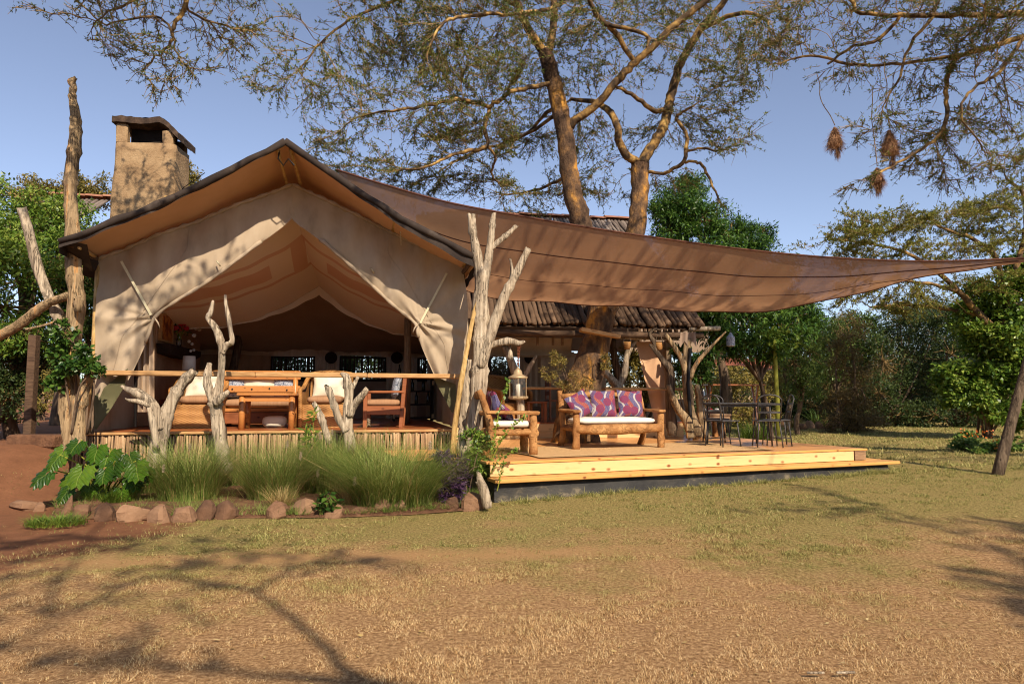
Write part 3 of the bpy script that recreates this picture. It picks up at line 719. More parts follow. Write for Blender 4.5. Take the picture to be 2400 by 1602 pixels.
# sagging ceiling liner over the front room
ap = TV(748, 668, 3.0); lw = TV(470, 770, 3.0); rw = TV(1010, 790, 3.0)
for s in (-1, 1):
    zn, zf, ze = 4.62, ap.z, (lw.z if s < 0 else rw.z)
    def fn(i, j):
        v = .18 + j * 2.85; u = s * i * 2.76 + (ap.x * j) * (1 - i)
        top = zn + (zf - zn) * j ** .8
        low = 3.3 + (ze + .05 - 3.3) * j
        z = top + (low - top) * i ** .82 - .28 * math.sin(math.pi * i) * (.35 + .65 * j)
        return Vector((u, v, z + .012 * math.sin(i * 30 + j * 5) + .02 * math.sin(j * 9 + i * 4)))
    lo = MB().grid(fn, 30, 20).build('ceiling_liner', 'liner', tent, True)
    # drooping valance at the far edge of the liner
    def fv(i, j):
        p = fn(i, 1.0); return p + Vector((0, .02 + .03 * math.sin(i * 55) * j, -(.03 + .16 * max(0, 1 - i * 2.2)) * j))
    MB().grid(fv, 60, 3).build('valance', 'liner', lo, True)
# dark sloping canvas of the inner room and the back wall with its windows
bz = TV(800, 826, 6.1).z
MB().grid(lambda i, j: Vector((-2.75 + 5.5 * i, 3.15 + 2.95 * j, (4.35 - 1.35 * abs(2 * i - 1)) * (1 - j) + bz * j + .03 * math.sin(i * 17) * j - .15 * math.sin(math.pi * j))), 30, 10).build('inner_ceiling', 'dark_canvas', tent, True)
def bk(px, py): return TV(px, py, 6.1)
za, zb = bk(700, 818).z, bk(700, 834).z
MB().grid(lambda i, j: Vector((-2.75 + 5.5 * i, 6.02 + .03 * math.sin(i * 90), za + (zb - za) * j + .02 * math.sin(i * 12) * j)), 90, 2).build('back_valance', 'valance', tent, True)
u_of = lambda px: bk(px, 850).x
wins = [(635, 738), (796, 905), (978, 1075)]
zwt, zwb = bk(700, 836).z, Z_FLOOR + .95
edges = [-2.75] + [u_of(x) for w_ in wins for x in w_] + [2.75]
for k in range(0, len(edges), 2):
    a, b = edges[k], edges[k + 1]
    if b > a + .02:
        MB().grid(lambda i, j: Vector((a + (b - a) * i, 6.1 + .03 * math.sin(i * 40), Z_FLOOR + (za - Z_FLOOR) * j)), 24, 2).build('back_wall_panel', 'valance' if k else 'inner_plaster', tent, True)
for x0, x1 in wins:
    a, b = u_of(x0), u_of(x1)
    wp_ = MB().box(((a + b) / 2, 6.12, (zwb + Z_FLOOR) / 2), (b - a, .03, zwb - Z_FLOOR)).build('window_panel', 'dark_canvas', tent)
    fr = MB(); fr.box(((a + b) / 2, 6.08, zwb), (b - a, .06, .05)); fr.box(((a + b) / 2, 6.08, zwt), (b - a, .06, .05)); fr.box((a + .02, 6.08, (zwt + zwb) / 2), (.04, .06, zwt - zwb)); fr.box((b - .02, 6.08, (zwt + zwb) / 2), (.04, .06, zwt - zwb)); fr.build('window_frame', 'mantel', wp_)
    tw = MB(); n = int((b - a) / .035)
    for k in range(n):
        if random.random() < .86:
            x = a + (b - a) * (k + random.random()) / n; tw.tube([(x, 6.5, Z_FLOOR), (x + random.uniform(-.05, .05), 6.5, zwt + .2)], .015, 4)
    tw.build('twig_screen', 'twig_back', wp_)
# white curtain and flap at the left inside the opening
def wc(i, j):
    p = TV(316 + 46 * i, 760 + 205 * j, .35); return Vector((p.x, .35 + .05 * math.sin(i * 22), p.z))
MB().grid(wc, 30, 3).build('white_curtain', 'valance', tent, True)
MB().tube([TV(316, 740, .3), TV(318, 1000, .3)], .02, 6).build('curtain_pole', 'black', tent)
p0 = TV(955, 830, 2.2); MB().tube([(p0.x, 2.2, Z_FLOOR), (p0.x, 2.2, 3.3)], .07, 10).build('inner_pole', 'post_wood', tent, True)
p0 = TV(560, 800, 5); MB().tube([(p0.x - .3, 5, Z_FLOOR), (p0.x, 5, 2.6), (p0.x - .2, 4.8, 3.4)], [.1, .09, .08], 8, nz=.1).build('inner_pole', 'driftwood_dark', tent, True)

# ------------------------------------------------------------------ raised timber platform under the tent with its twig skirt
plat = thing('tent_platform', 'raised timber floor of the tent with upright twig skirt below', 'platform', TO, T_YAW)
pu0, pu1 = -2.98, 2.72
for k in range(14):
    v0 = -.12 + k * .46
    MB().box(((pu0 + pu1) / 2, v0 + .23, Z_FLOOR - .02), (pu1 - pu0, .452, .04 + random.uniform(0, .003)), bev=.004).build('floor_plank', 'floor_wood', plat)
MB().box(((pu0 + pu1) / 2, -.155, Z_FLOOR - .018), (pu1 - pu0, .06, .042), bev=.01).build('edge_beam', 'rail_wood', plat)
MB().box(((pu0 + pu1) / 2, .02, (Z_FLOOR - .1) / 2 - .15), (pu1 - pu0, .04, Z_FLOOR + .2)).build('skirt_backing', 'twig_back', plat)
twm = []
for k in range(10):
    b = MB(); pts = [(random.uniform(-.006, .006), random.uniform(-.006, .006), z) for z in (0, .25, .5, .75, .98)]
    b.tube(pts, [random.uniform(.010, .015) for _ in pts], 6, nz=.08, seed=k)
    me = bpy.data.meshes.new('twig'); me.from_pydata(b.v, [], b.f); me.shade_smooth(); me.materials.append(M['twig']); twm.append(me)
n = 225
for k in range(n):
    u = pu0 + .01 + (pu1 - pu0 - .02) * (k + random.uniform(-.2, .2)) / n
    o = place('twig', twm[k % 10], None, plat, (u, -.135 + random.uniform(-.014, .012), Z_FLOOR - 1.018 + random.uniform(-.015, .006)))
    o.rotation_euler = (random.uniform(-.01, .01), random.uniform(-.025, .025), random.uniform(0, 6))
    s = random.uniform(1.05, 1.5); o.scale = (s, s, random.uniform(.985, 1.01))

# ------------------------------------------------------------------ hand rail, one long sawn board
ra, rb = TV(222, 873, -.2), TV(1106, 882, -.2)
rail = thing('hand_rail', 'long pale sawn board rail across the tent front', 'rail', TO + TU_ * ra.x + TV_ * -.2, T_YAW)
L_ = rb.x - ra.x
zr = (ra.z + rb.z) / 2
for a, b in ((0, .40), (.4005, .70), (.7005, 1)):
    pts = []
    m = MB(); z0, z1 = ra.z + (rb.z - ra.z) * a, ra.z + (rb.z - ra.z) * b
    m.plank((L_ * a, 0, z0), (L_ * b, 0, z1 + random.uniform(-.004, .004)), .13, .075, bev=.012, jit=.003); m.build('rail_board', 'rail_wood', rail)

# ------------------------------------------------------------------ chimney
CY = 13.5
cl, cr = W(238, 520, CY), W(404, 520, CY)
chim = thing('chimney', 'tall tapering tan plaster chimney with dark smoke openings', 'chimney', ((cl.x + cr.x) / 2, CY + .5, 0), R(4))
zt = W(250, 328, CY).z - .02; ztop = W(250, 288, CY).z
wb = (cr.x - cl.x) / 2; wt = wb * .84
def ring(z, hw, hd, b=.1, n=5):
    out = []
    for cx, cy, a0 in ((hw - b, -hd + b, -90), (hw - b, hd - b, 0), (-hw + b, hd - b, 90), (-hw + b, -hd + b, 180)):
        for k in range(n):
            a = R(a0 + 90 * k / (n - 1)); out.append(Vector((cx + b * math.cos(a), cy + b * math.sin(a), z)))
    return out
m = MB(); rows = 46; vs = []; nn = 20
for k in range(rows + 1):
    z = zt * k / rows; f = min(1, max(0, (z - 3) / (zt - 3)))
    rg = ring(z, wb + (wt - wb) * f, .46 + (.40 - .46) * f, .1)
    # finer ring
    fine = []
    for a in range(nn):
        p, q = rg[a], rg[(a + 1) % nn]
        for s in range(3): fine.append(p.lerp(q, s / 3))
    for p in fine:
        nz_ = .009 * math.sin(p.x * 9 + p.z * 5 + p.y * 5) + random.uniform(-.007, .007)
        vs.append(p + Vector((p.x, p.y, 0)).normalized() * nz_)
K = nn * 3
m.add(vs, [(k * K + a, k * K + (a + 1) % K, (k + 1) * K + (a + 1) % K, (k + 1) * K + a) for k in range(rows) for a in range(K)] + [tuple(range(rows * K, rows * K + K))])
m.build('shaft', 'plaster', chim, True)
for sx in (-1, 1):
    for sy in (-1, 1):
        wcol = .23 if sx < 0 else .21
        MB().box((sx * (wt - wcol / 2 - (.01 if sx < 0 else .05)), sy * (.40 - .09), (zt + ztop) / 2 - (0 if sx < 0 else .06)), (wcol, .17, ztop - zt + (.06 if sx < 0 else -.06)), bev=.03, jit=.012).build('corner_pier', 'plaster', chim)
MB().box((0, .05, (zt + ztop) / 2), (wt * 1.3, .36, ztop - zt)).build('flue', 'soot', chim)
MB().box((0, -.24, zt + .005), (wt * 1.5, .2, .03)).build('sooty_sill', 'soot', chim)
def capf(dz):
    def f(i, j):
        x = (-wt - .04) + (2 * wt + .12) * i; y = -.46 + .92 * j
        z = ztop + .02 - .55 * smooth(.66, 1.3, i) ** 1.1 - .02 * math.sin(j * 3) + .02 * math.sin(i * 11)
        return Vector((x, y, z + dz + random.uniform(-.014, .014)))
    return f
m = MB(); m.grid(capf(.12), 14, 8); m.grid(lambda i, j: capf(0)(1 - i, j), 14, 8)
for e in ((0, 0, 1, 0), (0, 1, 1, 1), (0, 0, 0, 1), (1, 0, 1, 1)):
    m.grid(lambda i, j: capf(.125 * j - .005)(e[0] + (e[2] - e[0]) * i, e[1] + (e[3] - e[1]) * i), 14, 1)
m.build('cap', 'cap_stone', chim, True)

# ------------------------------------------------------------------ long pole roofed building behind
B_YAW = R(9)
BU = Vector((math.cos(B_YAW), math.sin(B_YAW), 0)); BVv = Vector((-math.sin(B_YAW), math.cos(B_YAW), 0))
e0 = W(1147, 763, 13.45)                    # left end of the eave in view
BO = Vector((e0.x, e0.y, 0)); ZE = e0.z
bld = thing('pole_roof_building', 'open sided building under a roof of weathered poles with clay ridge', 'building', BO, B_YAW)
def to_b(p): q = p - BO; return Vector((q.dot(BU), q.dot(BVv), p.z))
def BV(px, py, v): return to_b(on_plane(px, py, BO + BVv * v, BVv))
RV = 4.6
rdl, rdr = BV(1215, 503, RV), BV(1475, 523, RV)
ZR = (rdl.z + rdr.z) / 2
ue = BV(1642, 778, 0).x; uh = rdr.x
poles = []
for k in range(8):
    b = MB(); pts = [(random.uniform(-.022, .022), random.uniform(-.015, .015), t) for t in np.linspace(0, 1, 8)]
    b.tube(pts, [random.uniform(.040, .058) for _ in pts], 7, nz=.1, seed=k)
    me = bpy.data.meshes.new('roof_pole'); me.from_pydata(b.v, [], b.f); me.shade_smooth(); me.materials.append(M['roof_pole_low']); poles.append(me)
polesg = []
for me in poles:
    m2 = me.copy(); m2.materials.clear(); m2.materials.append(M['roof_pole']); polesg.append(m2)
def roofpole(a, b, which):
    o = place('roof_pole', random.choice(which), None, bld, a)
    d = b - a; o.rotation_mode = 'QUATERNION'
    o.rotation_quaternion = d.to_track_quat('Z', 'Y'); o.scale = (random.uniform(.85, 1.2), random.uniform(.85, 1.2), d.length)
    return o
e_at = lambda u: Vector((u, 0, ZE + .06))
def ridge_at(u): return Vector((min(u, uh) , RV * (1 if u <= uh else max(.05, (ue - u) / (ue - uh))), ZR if u <= uh else ZE + .06 + (ZR - ZE) * max(.05, (ue - u) / (ue - uh))))
u = -1.2
while u < ue + .1:
    tgt = ridge_at(u)
    a = e_at(u) + Vector((0, random.uniform(-.08, .05), random.uniform(-.02, .03)))
    b = Vector((u, tgt.y, tgt.z))
    mid = a.lerp(b, .48)
    sk = random.uniform(-.05, .05)
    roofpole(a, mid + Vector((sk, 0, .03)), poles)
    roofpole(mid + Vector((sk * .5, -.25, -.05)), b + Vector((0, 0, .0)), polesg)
    u += random.uniform(.085, .115)
# hip end poles
for k in range(14):
    f = k / 13; a = Vector((ue + .05, f * 4.5, ZE + .05)); b = Vector((uh + (ue - uh) * .04, RV, ZR)).lerp(Vector((ue, 0, ZE + .1)), 1 - (.05 + .95 * f) if f < 1 else 0)
    roofpole(a, b, poles)
# left stretch of the same roof, seen beside the chimney
ul0, ul1 = BV(120, 470, RV).x, BV(262, 470, RV).x
u = ul0
while u < ul1:
    roofpole(Vector((u + random.uniform(-.03, .03) - .9, .9, ZE + (ZR - ZE) * .2)), Vector((u, RV, ZR - .02)), polesg); u += random.uniform(.09, .12)
def tiles(u0, u1):
    u = u0
    while u < u1:
        l = .42; b = MB()
        for s in (-1, 1): b.grid(lambda i, j: Vector((l * i, s * .15 * j, .075 - .08 * j * j + .012 * (1 - i))), 2, 4)
        b.grid(lambda i, j: Vector((0, -.15 + .3 * i, .075 - .08 * (2 * i - 1) ** 2 - .03 * j)), 6, 1)
        o = b.build('ridge_tile', 'ridge_tile', bld, True, (u, RV, ZR + .04 + random.uniform(-.012, .012))); o.rotation_euler = (0, random.uniform(-.03, .03), random.uniform(-.03, .03)); u += .40
tiles(rdl.x - 2.0, rdr.x + .1); tiles(ul0, ul1)
MB().grid(lambda i, j: Vector((-1.4 + (uh + 1.4) * i + (ue - uh) * i * (1 - j), RV * j * .99 + .02, ZE - .01 + (ZR - ZE - .06) * j)), 4, 4).build('roof_deck', 'twig_back', bld)
MB().tube([(-1.3, .12, ZE - .12), (ue * .5, .1, ZE - .13), (ue + .1, .12, ZE - .12)], .065, 8, nz=.08).build('eave_beam', 'beam', bld, True)
p = BV(1645, 776, .05); MB().tube([(ue - .25, .02, ZE + .0), (ue + .42, -.02, ZE + .02)], .05, 7, nz=.1).build('eave_purlin', 'driftwood', bld, True)
MB().tube([BV(1450, 792, .2), BV(1590, 795, .2)], .03, 6).build('eave_purlin', 'driftwood', bld, True)
for px in (1260, 1296, 1318):
    t0 = BV(px, 795, .6); MB().box((t0.x, .6, ZE - .22), (.05, .05, .22), bev=.006).build('hanger_block', 'plank_grey', bld)
# rolled canvas, back walls and a side panel
def bq(pts, v): return [BV(x, y, v) for x, y in pts]
MB().grid(lambda i, j: Vector((BV(1130, 800, 1.2).x + (BV(1342, 800, 1.2).x - BV(1130, 800, 1.2).x) * i, 1.2 + .06 * math.sin(i * 9) + .10 * math.sin(j * math.pi), BV(1200, 790, 1.2).z + (BV(1200, 832, 1.2).z - BV(1200, 790, 1.2).z) * j)), 20, 8).build('rolled_canvas', 'canvas', bld, True)
def panel(name, x0, x1, y0, y1, v, mat, wav=.03, fr=8):
    a, b = BV(x0, y0, v), BV(x1, y1, v)
    return MB().grid(lambda i, j: Vector((a.x + (b.x - a.x) * i, v + wav * math.sin(i * fr * 3), a.z + (b.z - a.z) * j)), 24, 3).build(name, mat, bld, True)
panel('back_wall_panel', 1218, 1268, 826, 952, 3.6, 'valance')
panel('back_wall_panel', 1100, 1330, 905, 955, 3.7, 'dark_canvas')
panel('back_wall_panel', 1268, 1420, 826, 952, 3.8, 'valance')
panel('back_wall_panel', 1060, 1660, 690, 826, 4.0, 'dark_canvas')
panel('back_wall_panel', 1060, 1625, 935, 1000, 4.3, 'dark_canvas')
panel('valance', 1110, 1345, 822, 838, 3.4, 'valance')
a, b, c, d = BV(1490, 800, .6), BV(1565, 800, .6), BV(1568, 990, .6), BV(1535, 990, .6)
MB().grid(lambda i, j: a.lerp(b, i).lerp(d.lerp(c, i), j) + Vector((0, .03 * math.sin(i * 8), 0)), 12, 6).build('side_panel', 'fly_under', bld, True)
for px, v in ((1567, .45), (1105, .2)):
    t0 = BV(px, 900, v); MB().box((t0.x, v, (Z_FLOOR + ZE) / 2), (.12, .12, ZE - Z_FLOOR), bev=.012).build('post', 'post_wood', bld)
for px in (1140, 1190, 1400, 1438):
    t0 = BV(px, 900, 4.4); MB().tube([(t0.x, 4.4, Z_FLOOR), (t0.x + .08, 4.4, 2), (t0.x - .03, 4.4, ZE + .6)], .07, 7, nz=.1).build('post', 'driftwood_dark', bld, True)
# floor with its front riser of pine boards
fb0, fb1 = to_b(G(1150, 990, Z_FLOOR)), to_b(G(1604, 988, Z_FLOOR)); fv_ = (fb0.y + fb1.y) / 2
for k in range(9):
    MB().box(((fb0.x + fb1.x) / 2 - .4, fv_ + .25 + .5 * k, Z_FLOOR - .02), (fb1.x - fb0.x + .8, .494, .04), bev=.004).build('floor_plank', 'floor_wood', bld)
for k in range(2):
    zc = Z_DECK + .075 + k * .152
    MB().box(((fb0.x + fb1.x) / 2 - .4, fv_ - .02, zc), (fb1.x - fb0.x + .8, .03, .148), bev=.005).build('riser_board', 'pine', bld)

# ================================================================== the sun deck
deck = thing('timber_deck', 'low sunlit pine deck with a wide step and dark tarp skirt', 'deck', (D0.x, D0.y, 0), DYAW)
DD = 4.6
nb = 24
for k in range(nb):
    y = .02 + DD * (k + .5) / nb
    sh = (-1.0 if k > 3 else -.05)
    MB().box(((DL + sh) / 2, y, Z_DECK - .016), (DL - sh, DD / nb - .006, .03 + random.uniform(0, .002)), bev=.004).build('deck_board', 'deck_top', deck)
MB().box((DL / 2, -.006, Z_DECK - .016), (DL + .05, .05, .032), bev=.006).build('nosing', 'pine_step', deck)
MB().box((DL / 2 - .14, .0, Z_DECK - .115), (DL - .26, .035, .155), bev=.004).build('fascia_board', 'pine', deck)
MB().box((DL - .125 + .0, .0, Z_DECK - .115), (.245, .04, .155), bev=.004).build('fascia_end', 'plank_grey', deck)
MB().box((DL + .0, .9, Z_DECK - .115), (.035, 1.76, .155), bev=.004).build('side_fascia', 'pine', deck)
MB().box((DL / 2 + .2, -.14, Z_DECK - .225), (DL + .48, .33, .05), bev=.008).build('step_tread', 'pine_step', deck)
MB().box((DL + .24, 1.0, Z_DECK - .225), (.40, 1.9, .05), bev=.008).build('side_tread', 'pine_step', deck)
def sk(i, j):
    x = -.02 + (DL + .28) * i
    wp = Vector((D0.x, D0.y, 0)) + DX * x + DY * (-.22)
    zb_ = gz(wp.x, wp.y) - .05
    bulge = .03 * math.sin(x * 2.1 + 1) * j + .02 * math.sin(x * 5.3) * j
    return Vector((x - (.02 * j), -.20 - .10 * j ** 1.5 + bulge, (Z_DECK - .25) * (1 - j) + zb_ * j))
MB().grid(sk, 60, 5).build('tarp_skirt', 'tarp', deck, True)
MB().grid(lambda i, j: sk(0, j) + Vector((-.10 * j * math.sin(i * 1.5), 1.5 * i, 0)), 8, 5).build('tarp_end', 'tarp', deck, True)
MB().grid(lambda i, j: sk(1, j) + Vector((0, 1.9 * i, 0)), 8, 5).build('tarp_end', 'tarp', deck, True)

def DP(px, py): p = G(px, py, Z_DECK); q = p - D0; return Vector((q.dot(DX), q.dot(DY), Z_DECK))
# straw mat
r0, r1, r2, r3 = DP(1240, 1069), DP(1765, 1049), DP(1690, 1036), DP(1230, 1046)
y0 = .22; y1 = 2.2
rug = tag(MB().grid(lambda i, j: Vector((r0.x + (r1.x - r0.x) * i + .02 * math.sin(j * 9), y0 + (y1 - y0) * j + .015 * math.sin(i * 14), Z_DECK + .014 + .008 * math.exp(-i * 18) * math.sin(j * 6) ** 2)), 50, 20).build('straw_mat', 'rug', None, True, (D0.x, D0.y, 0)), 'large flat straw mat lying on the deck in front of the sofa', 'mat')
rug.rotation_euler = (0, 0, DYAW)

# ================================================================== shade sail
TLc = TO + TU_ * .95 + TV_ * GV
near = [W(790, 398, 10.45), W(900, 432, 10.5), W(1050, 474, 10.6), W(1215, 505, 10.75), W(1380, 533, 10.9), W(1560, 560, 11.0), W(1760, 586, 11.0), W(1960, 604, 10.95), W(2180, 611, 10.85), W(2440, 603, 10.7)]
far = [W(905, 500, 11.4), W(980, 600, 12.2), W(1060, 668, 12.7), W(1180, 700, 12.95), W(1340, 712, 13.0), W(1500, 722, 12.9), W(1720, 733, 12.5), W(1900, 712, 12.0), W(2150, 652, 11.4), W(2440, 606, 10.75)]
Nn, Ff = polyline([tuple(p) for p in near], 5), polyline([tuple(p) for p in far], 5)
def sailp(i, j):
    p = Nn(i).lerp(Ff(i), j)
    bel = math.sin(math.pi * j)
    return p + Vector((0, 0, -.16 * bel * (1 - i) ** .5 + .016 * math.sin(i * 46 + j * 6) * j + .03 * math.sin(j * 17 + i * 7) * (1 - i) * j + .03 * math.sin(j * 11 - i * 9) * smooth(.7, 1, i) * (1 - i) * 3))
sail = thing('shade_sail', 'brown mesh shade sail stretched from the tent to a leaning pole', 'shade sail', (near[0].x, near[0].y, near[0].z - 1))
sc0 = MB().grid(sailp, 90, 26).build('sail_cloth', 'sail', sail, True, world=True)
MB().tube([sailp(i / 60, 0) for i in range(61)], .016, 6).build('hem_cord', 'sail_seam', sc0, True, world=True)
MB().tube([sailp(i / 60, 1) for i in range(61)], .012, 6).build('hem_cord', 'sail_seam', sc0, True, world=True)
for q_ in (.62,):
    MB().tube([sailp(.03 + i / 64, q_) + Vector((0, 0, -.006)) for i in range(60)], .006, 4).build('seam', 'sail_seam', sc0, True, world=True)
MB().tube([sailp(.02 + i / 62, .30) + Vector((0, 0, -.008)) for i in range(60)], .010, 5).build('seam', 'sail_seam', sc0, True, world=True)
# leaning pole that carries the sail corner
pb = GG(2338, 1112)
ptop = near[-1] + Vector((.45, .1, .25))
pole = thing('sail_pole', 'dark leaning wooden pole at the right edge of the lawn', 'pole', pb)
pp = [pb + (ptop - pb) * t + Vector((-.03 * math.sin(t * 3), 0, 0)) for t in np.linspace(-.05, 1, 9)]
MB().tube(pp, [.082 - .03 * k / 8 for k in range(9)], 10, nz=.05).build('shaft', 'driftwood_dark', pole, True, world=True)
MB().tube([near[-1], ptop + Vector((-.05, 0, -.1))], .02, 6).build('rope', 'black', pole, world=True)

# ================================================================== driftwood
def gnarl(mb, pts, rads, n=10, seed=0, groove=.16, per=5, rag=False, k_=None):
    """weathered branch: smooth spine, twisted grooves, knots"""
    rr = random.Random(seed)
    A = catmull([tuple(p) + (r,) for p, r in zip(pts, rads)], per); K = len(A)
    ph, tw = rr.uniform(0, 6), rr.uniform(-.35, .35)
    up = None; vs = []
    for i in range(K):
        p = Vector(A[i, :3]); d = Vector(A[min(i + 1, K - 1), :3] - A[max(i - 1, 0), :3]).normalized()
        if up is None: up = Vector((1, 0, 0)) if abs(d.x) < .8 else Vector((0, 1, 0))
        up = (up - d * up.dot(d)).normalized(); sd_ = d.cross(up)
        kn = 1 + .10 * math.sin(i * .9 + ph) * rr.random() + (.22 if rr.random() < .05 else 0)
        for j in range(n):
            a = 2 * math.pi * j / n
            g = 1 + groove * math.sin(3 * a + i * tw + ph) + groove * .6 * math.sin(5 * a - i * tw * .7) + rr.uniform(-.05, .05)
            q = p + (up * math.cos(a) + sd_ * math.sin(a)) * A[i, 3] * g * kn
            if rag and i == K - 1: q += d * rr.uniform(-.4, 1.3) * A[i, 3]
            vs.append(q)
    fs = [(i * n + j, i * n + (j + 1) % n, (i + 1) * n + (j + 1) % n, (i + 1) * n + j) for i in range(K - 1) for j in range(n)]
    fs += [tuple(range(n - 1, -1, -1)), tuple(range((K - 1) * n, K * n))]
    return mb.add(vs, fs)
def drift(label, paths, Y, mat='driftwood', name='driftwood_post', cat='driftwood', group='driftwood posts', base=None, n=10):
    """paths: lists of (px, py, radius px[, depth offset]); the first is the stem"""
    f = paths[0][0]; b = W(f[0], f[1], Y)
    root = thing(name, label, cat, b, group=group)
    for k, P in enumerate(paths):
        dy = [q[3] if len(q) > 3 else 0 for q in P]
        pts = [W(q[0], q[1], Y + d) for q, d in zip(P, dy)]; rad = [q[2] * .88 * Y / F for q in P]
        m = MB(); gnarl(m, pts, rad, n if k == 0 else 8, seed=int(abs(f[0])) + k * 7, rag=True)
        m.build('stem' if k == 0 else 'branch', mat, root, True, world=True)
    return root
drift('tall slender lichen stained driftwood pole left of the tent', [
    [(176, 1062, 26), (168, 1015, 24), (161, 952, 23), (163, 890, 24), (167, 832, 21), (171, 774, 22), (178, 704, 21), (173, 640, 19), (172, 598, 18), (172, 540, 17), (168, 483, 16), (165, 437, 15), (167, 391, 15), (174, 330, 14), (176, 272, 12), (170, 226, 9), (173, 205, 8), (169, 192, 9), (176, 184, 5)],
    [(186, 1050, 15, -.1), (184, 973, 17, -.1), (196, 925, 15, -.12), (205, 896, 13, -.15), (213, 880, 12, -.2)],
    [(178, 715, 9, -.12), (186, 700, 13, -.14), (184, 722, 9, -.15)]], 9.75, 'driftwood_warm')
drift('bare grey log leaning against the tall driftwood pole', [[(150, 778, 13), (136, 745, 13), (112, 690, 13), (93, 635, 13), (77, 578, 13), (63, 530, 12), (53, 497, 12)]], 9.9, name='leaning_log')
drift('crooked brown limb reaching from the left picture edge to the tall pole', [[(168, 690, 9), (130, 702, 11), (104, 714, 12), (76, 734, 12), (50, 755, 13), (20, 774, 13), (-30, 800, 14)], [(60, 772, 3), (110, 760, 3), (150, 745, 2)]], 9.7, 'driftwood_warm', name='crooked_limb')
drift('thick pale forked driftwood stump with splintered left arm below the rail', [
    [(366, 1150, 25), (365, 1090, 23), (373, 1040, 22), (386, 985, 21), (404, 940, 16), (424, 905, 14), (440, 884, 14), (452, 872, 11)],
    [(376, 1005, 14, -.05), (366, 965, 14, -.08), (348, 938, 14, -.12), (322, 922, 13, -.16), (302, 914, 9, -.2), (286, 905, 3, -.24)],
    [(350, 950, 7, -.15), (330, 942, 7, -.2), (306, 938, 5, -.25), (294, 934, 2, -.28)],
    [(368, 1050, 8, -.15), (358, 990, 8, -.18), (350, 960, 7, -.2)]], 9.9)
drift('slender driftwood with two tall twisted prongs in front of the bench', [
    [(528, 1110, 18), (518, 1060, 17), (511, 1005, 17), (506, 960, 16), (508, 930, 15), (516, 900, 10), (520, 854, 9), (518, 812, 9), (511, 783, 10), (499, 760, 8), (488, 746, 7), (494, 732, 7), (499, 706, 3)],
    [(504, 950, 11, -.03), (492, 920, 11, -.05), (485, 893, 11, -.06), (488, 868, 9, -.06), (491, 852, 7, -.06)],
    [(522, 828, 6, -.03), (531, 808, 7, -.05), (543, 800, 7, -.05), (541, 777, 6, -.05), (535, 739, 6, -.05), (530, 712, 5, -.05), (528, 692, 3, -.05)],
    [(506, 945, 11, -.08), (520, 930, 10, -.12), (533, 919, 6, -.15)]], 9.95)
drift('short dark forked driftwood with a stubby right arm before the wicker chair', [
    [(822, 1060, 16), (814, 1005, 15), (816, 956, 13), (819, 918, 12), (813, 888, 11), (806, 878, 7)],
    [(818, 975, 9, -.04), (832, 945, 9, -.06), (848, 926, 9, -.08), (857, 914, 7, -.08)],
    [(812, 1010, 9, -.06), (796, 985, 9, -.08), (781, 942, 9, -.1), (768, 905, 8, -.1)],
    [(820, 920, 6, .05), (832, 898, 6, .08), (838, 885, 4, .1)]], 10.1)
drift('thin pale stick leaning beside the short forked driftwood', [[(772, 1040, 9), (758, 995, 9), (748, 965, 8), (737, 946, 6)]], 9.95, name='leaning_stick')
drift('large grey branching driftwood post at the right corner of the tent', [
    [(1108, 1070, 24), (1110, 1000, 23), (1119, 940, 22), (1124, 880, 21), (1127, 820, 20), (1129, 760, 20), (1127, 705, 19), (1131, 660, 16), (1122, 610, 13), (1113, 565, 11), (1105, 530, 9), (1100, 503, 5)],
    [(1131, 668, 13), (1143, 610, 12), (1150, 570, 10), (1152, 545, 9), (1154, 522, 8), (1158, 502, 6)],
    [(1116, 580, 6), (1112, 540, 6), (1110, 503, 5)],
    [(1148, 585, 8), (1170, 566, 8), (1192, 548, 7), (1210, 530, 5)],
    [(1126, 860, 15, -.05), (1145, 800, 15, -.07), (1165, 740, 14, -.08), (1185, 690, 13, -.09), (1206, 650, 11, -.1), (1222, 615, 10, -.1), (1236, 586, 8, -.1)],
    [(1198, 662, 6, -.1), (1201, 635, 5, -.1), (1196, 608, 3, -.1)],
    [(1134, 815, 9, -.04), (1165, 804, 9, -.06), (1195, 799, 9, -.08), (1216, 804, 7, -.08), (1228, 800, 4, -.08)],
    [(1082, 1060, 14, .05), (1088, 1000, 15, .05), (1094, 930, 15, .05), (1098, 880, 12, .06), (1104, 850, 8, .08)]], 10.55, n=12)
drift('peeled yellow pole leaning before the right tent corner', [[(1058, 1090, 7), (1064, 1010, 7), (1074, 940, 7), (1084, 880, 7), (1096, 810, 6, .08), (1112, 730, 6, .1), (1138, 655, 5, .14)]], 10.4, 'yellow_pole', name='leaning_pole', cat='pole')
drift('gnarled grey driftwood stub standing beside the border stones', [[(1142, 1190, 11), (1136, 1155, 14), (1126, 1125, 10), (1122, 1108, 5)], [(1138, 1175, 6), (1128, 1150, 5), (1118, 1130, 3)]], 8.3, name='driftwood_stub')
drift('weathered post stub half hidden in the grass by the yellow pole', [[(1092, 1110, 11), (1088, 1065, 11), (1084, 1025, 10), (1081, 1012, 7)]], 9.9, name='post_stub')
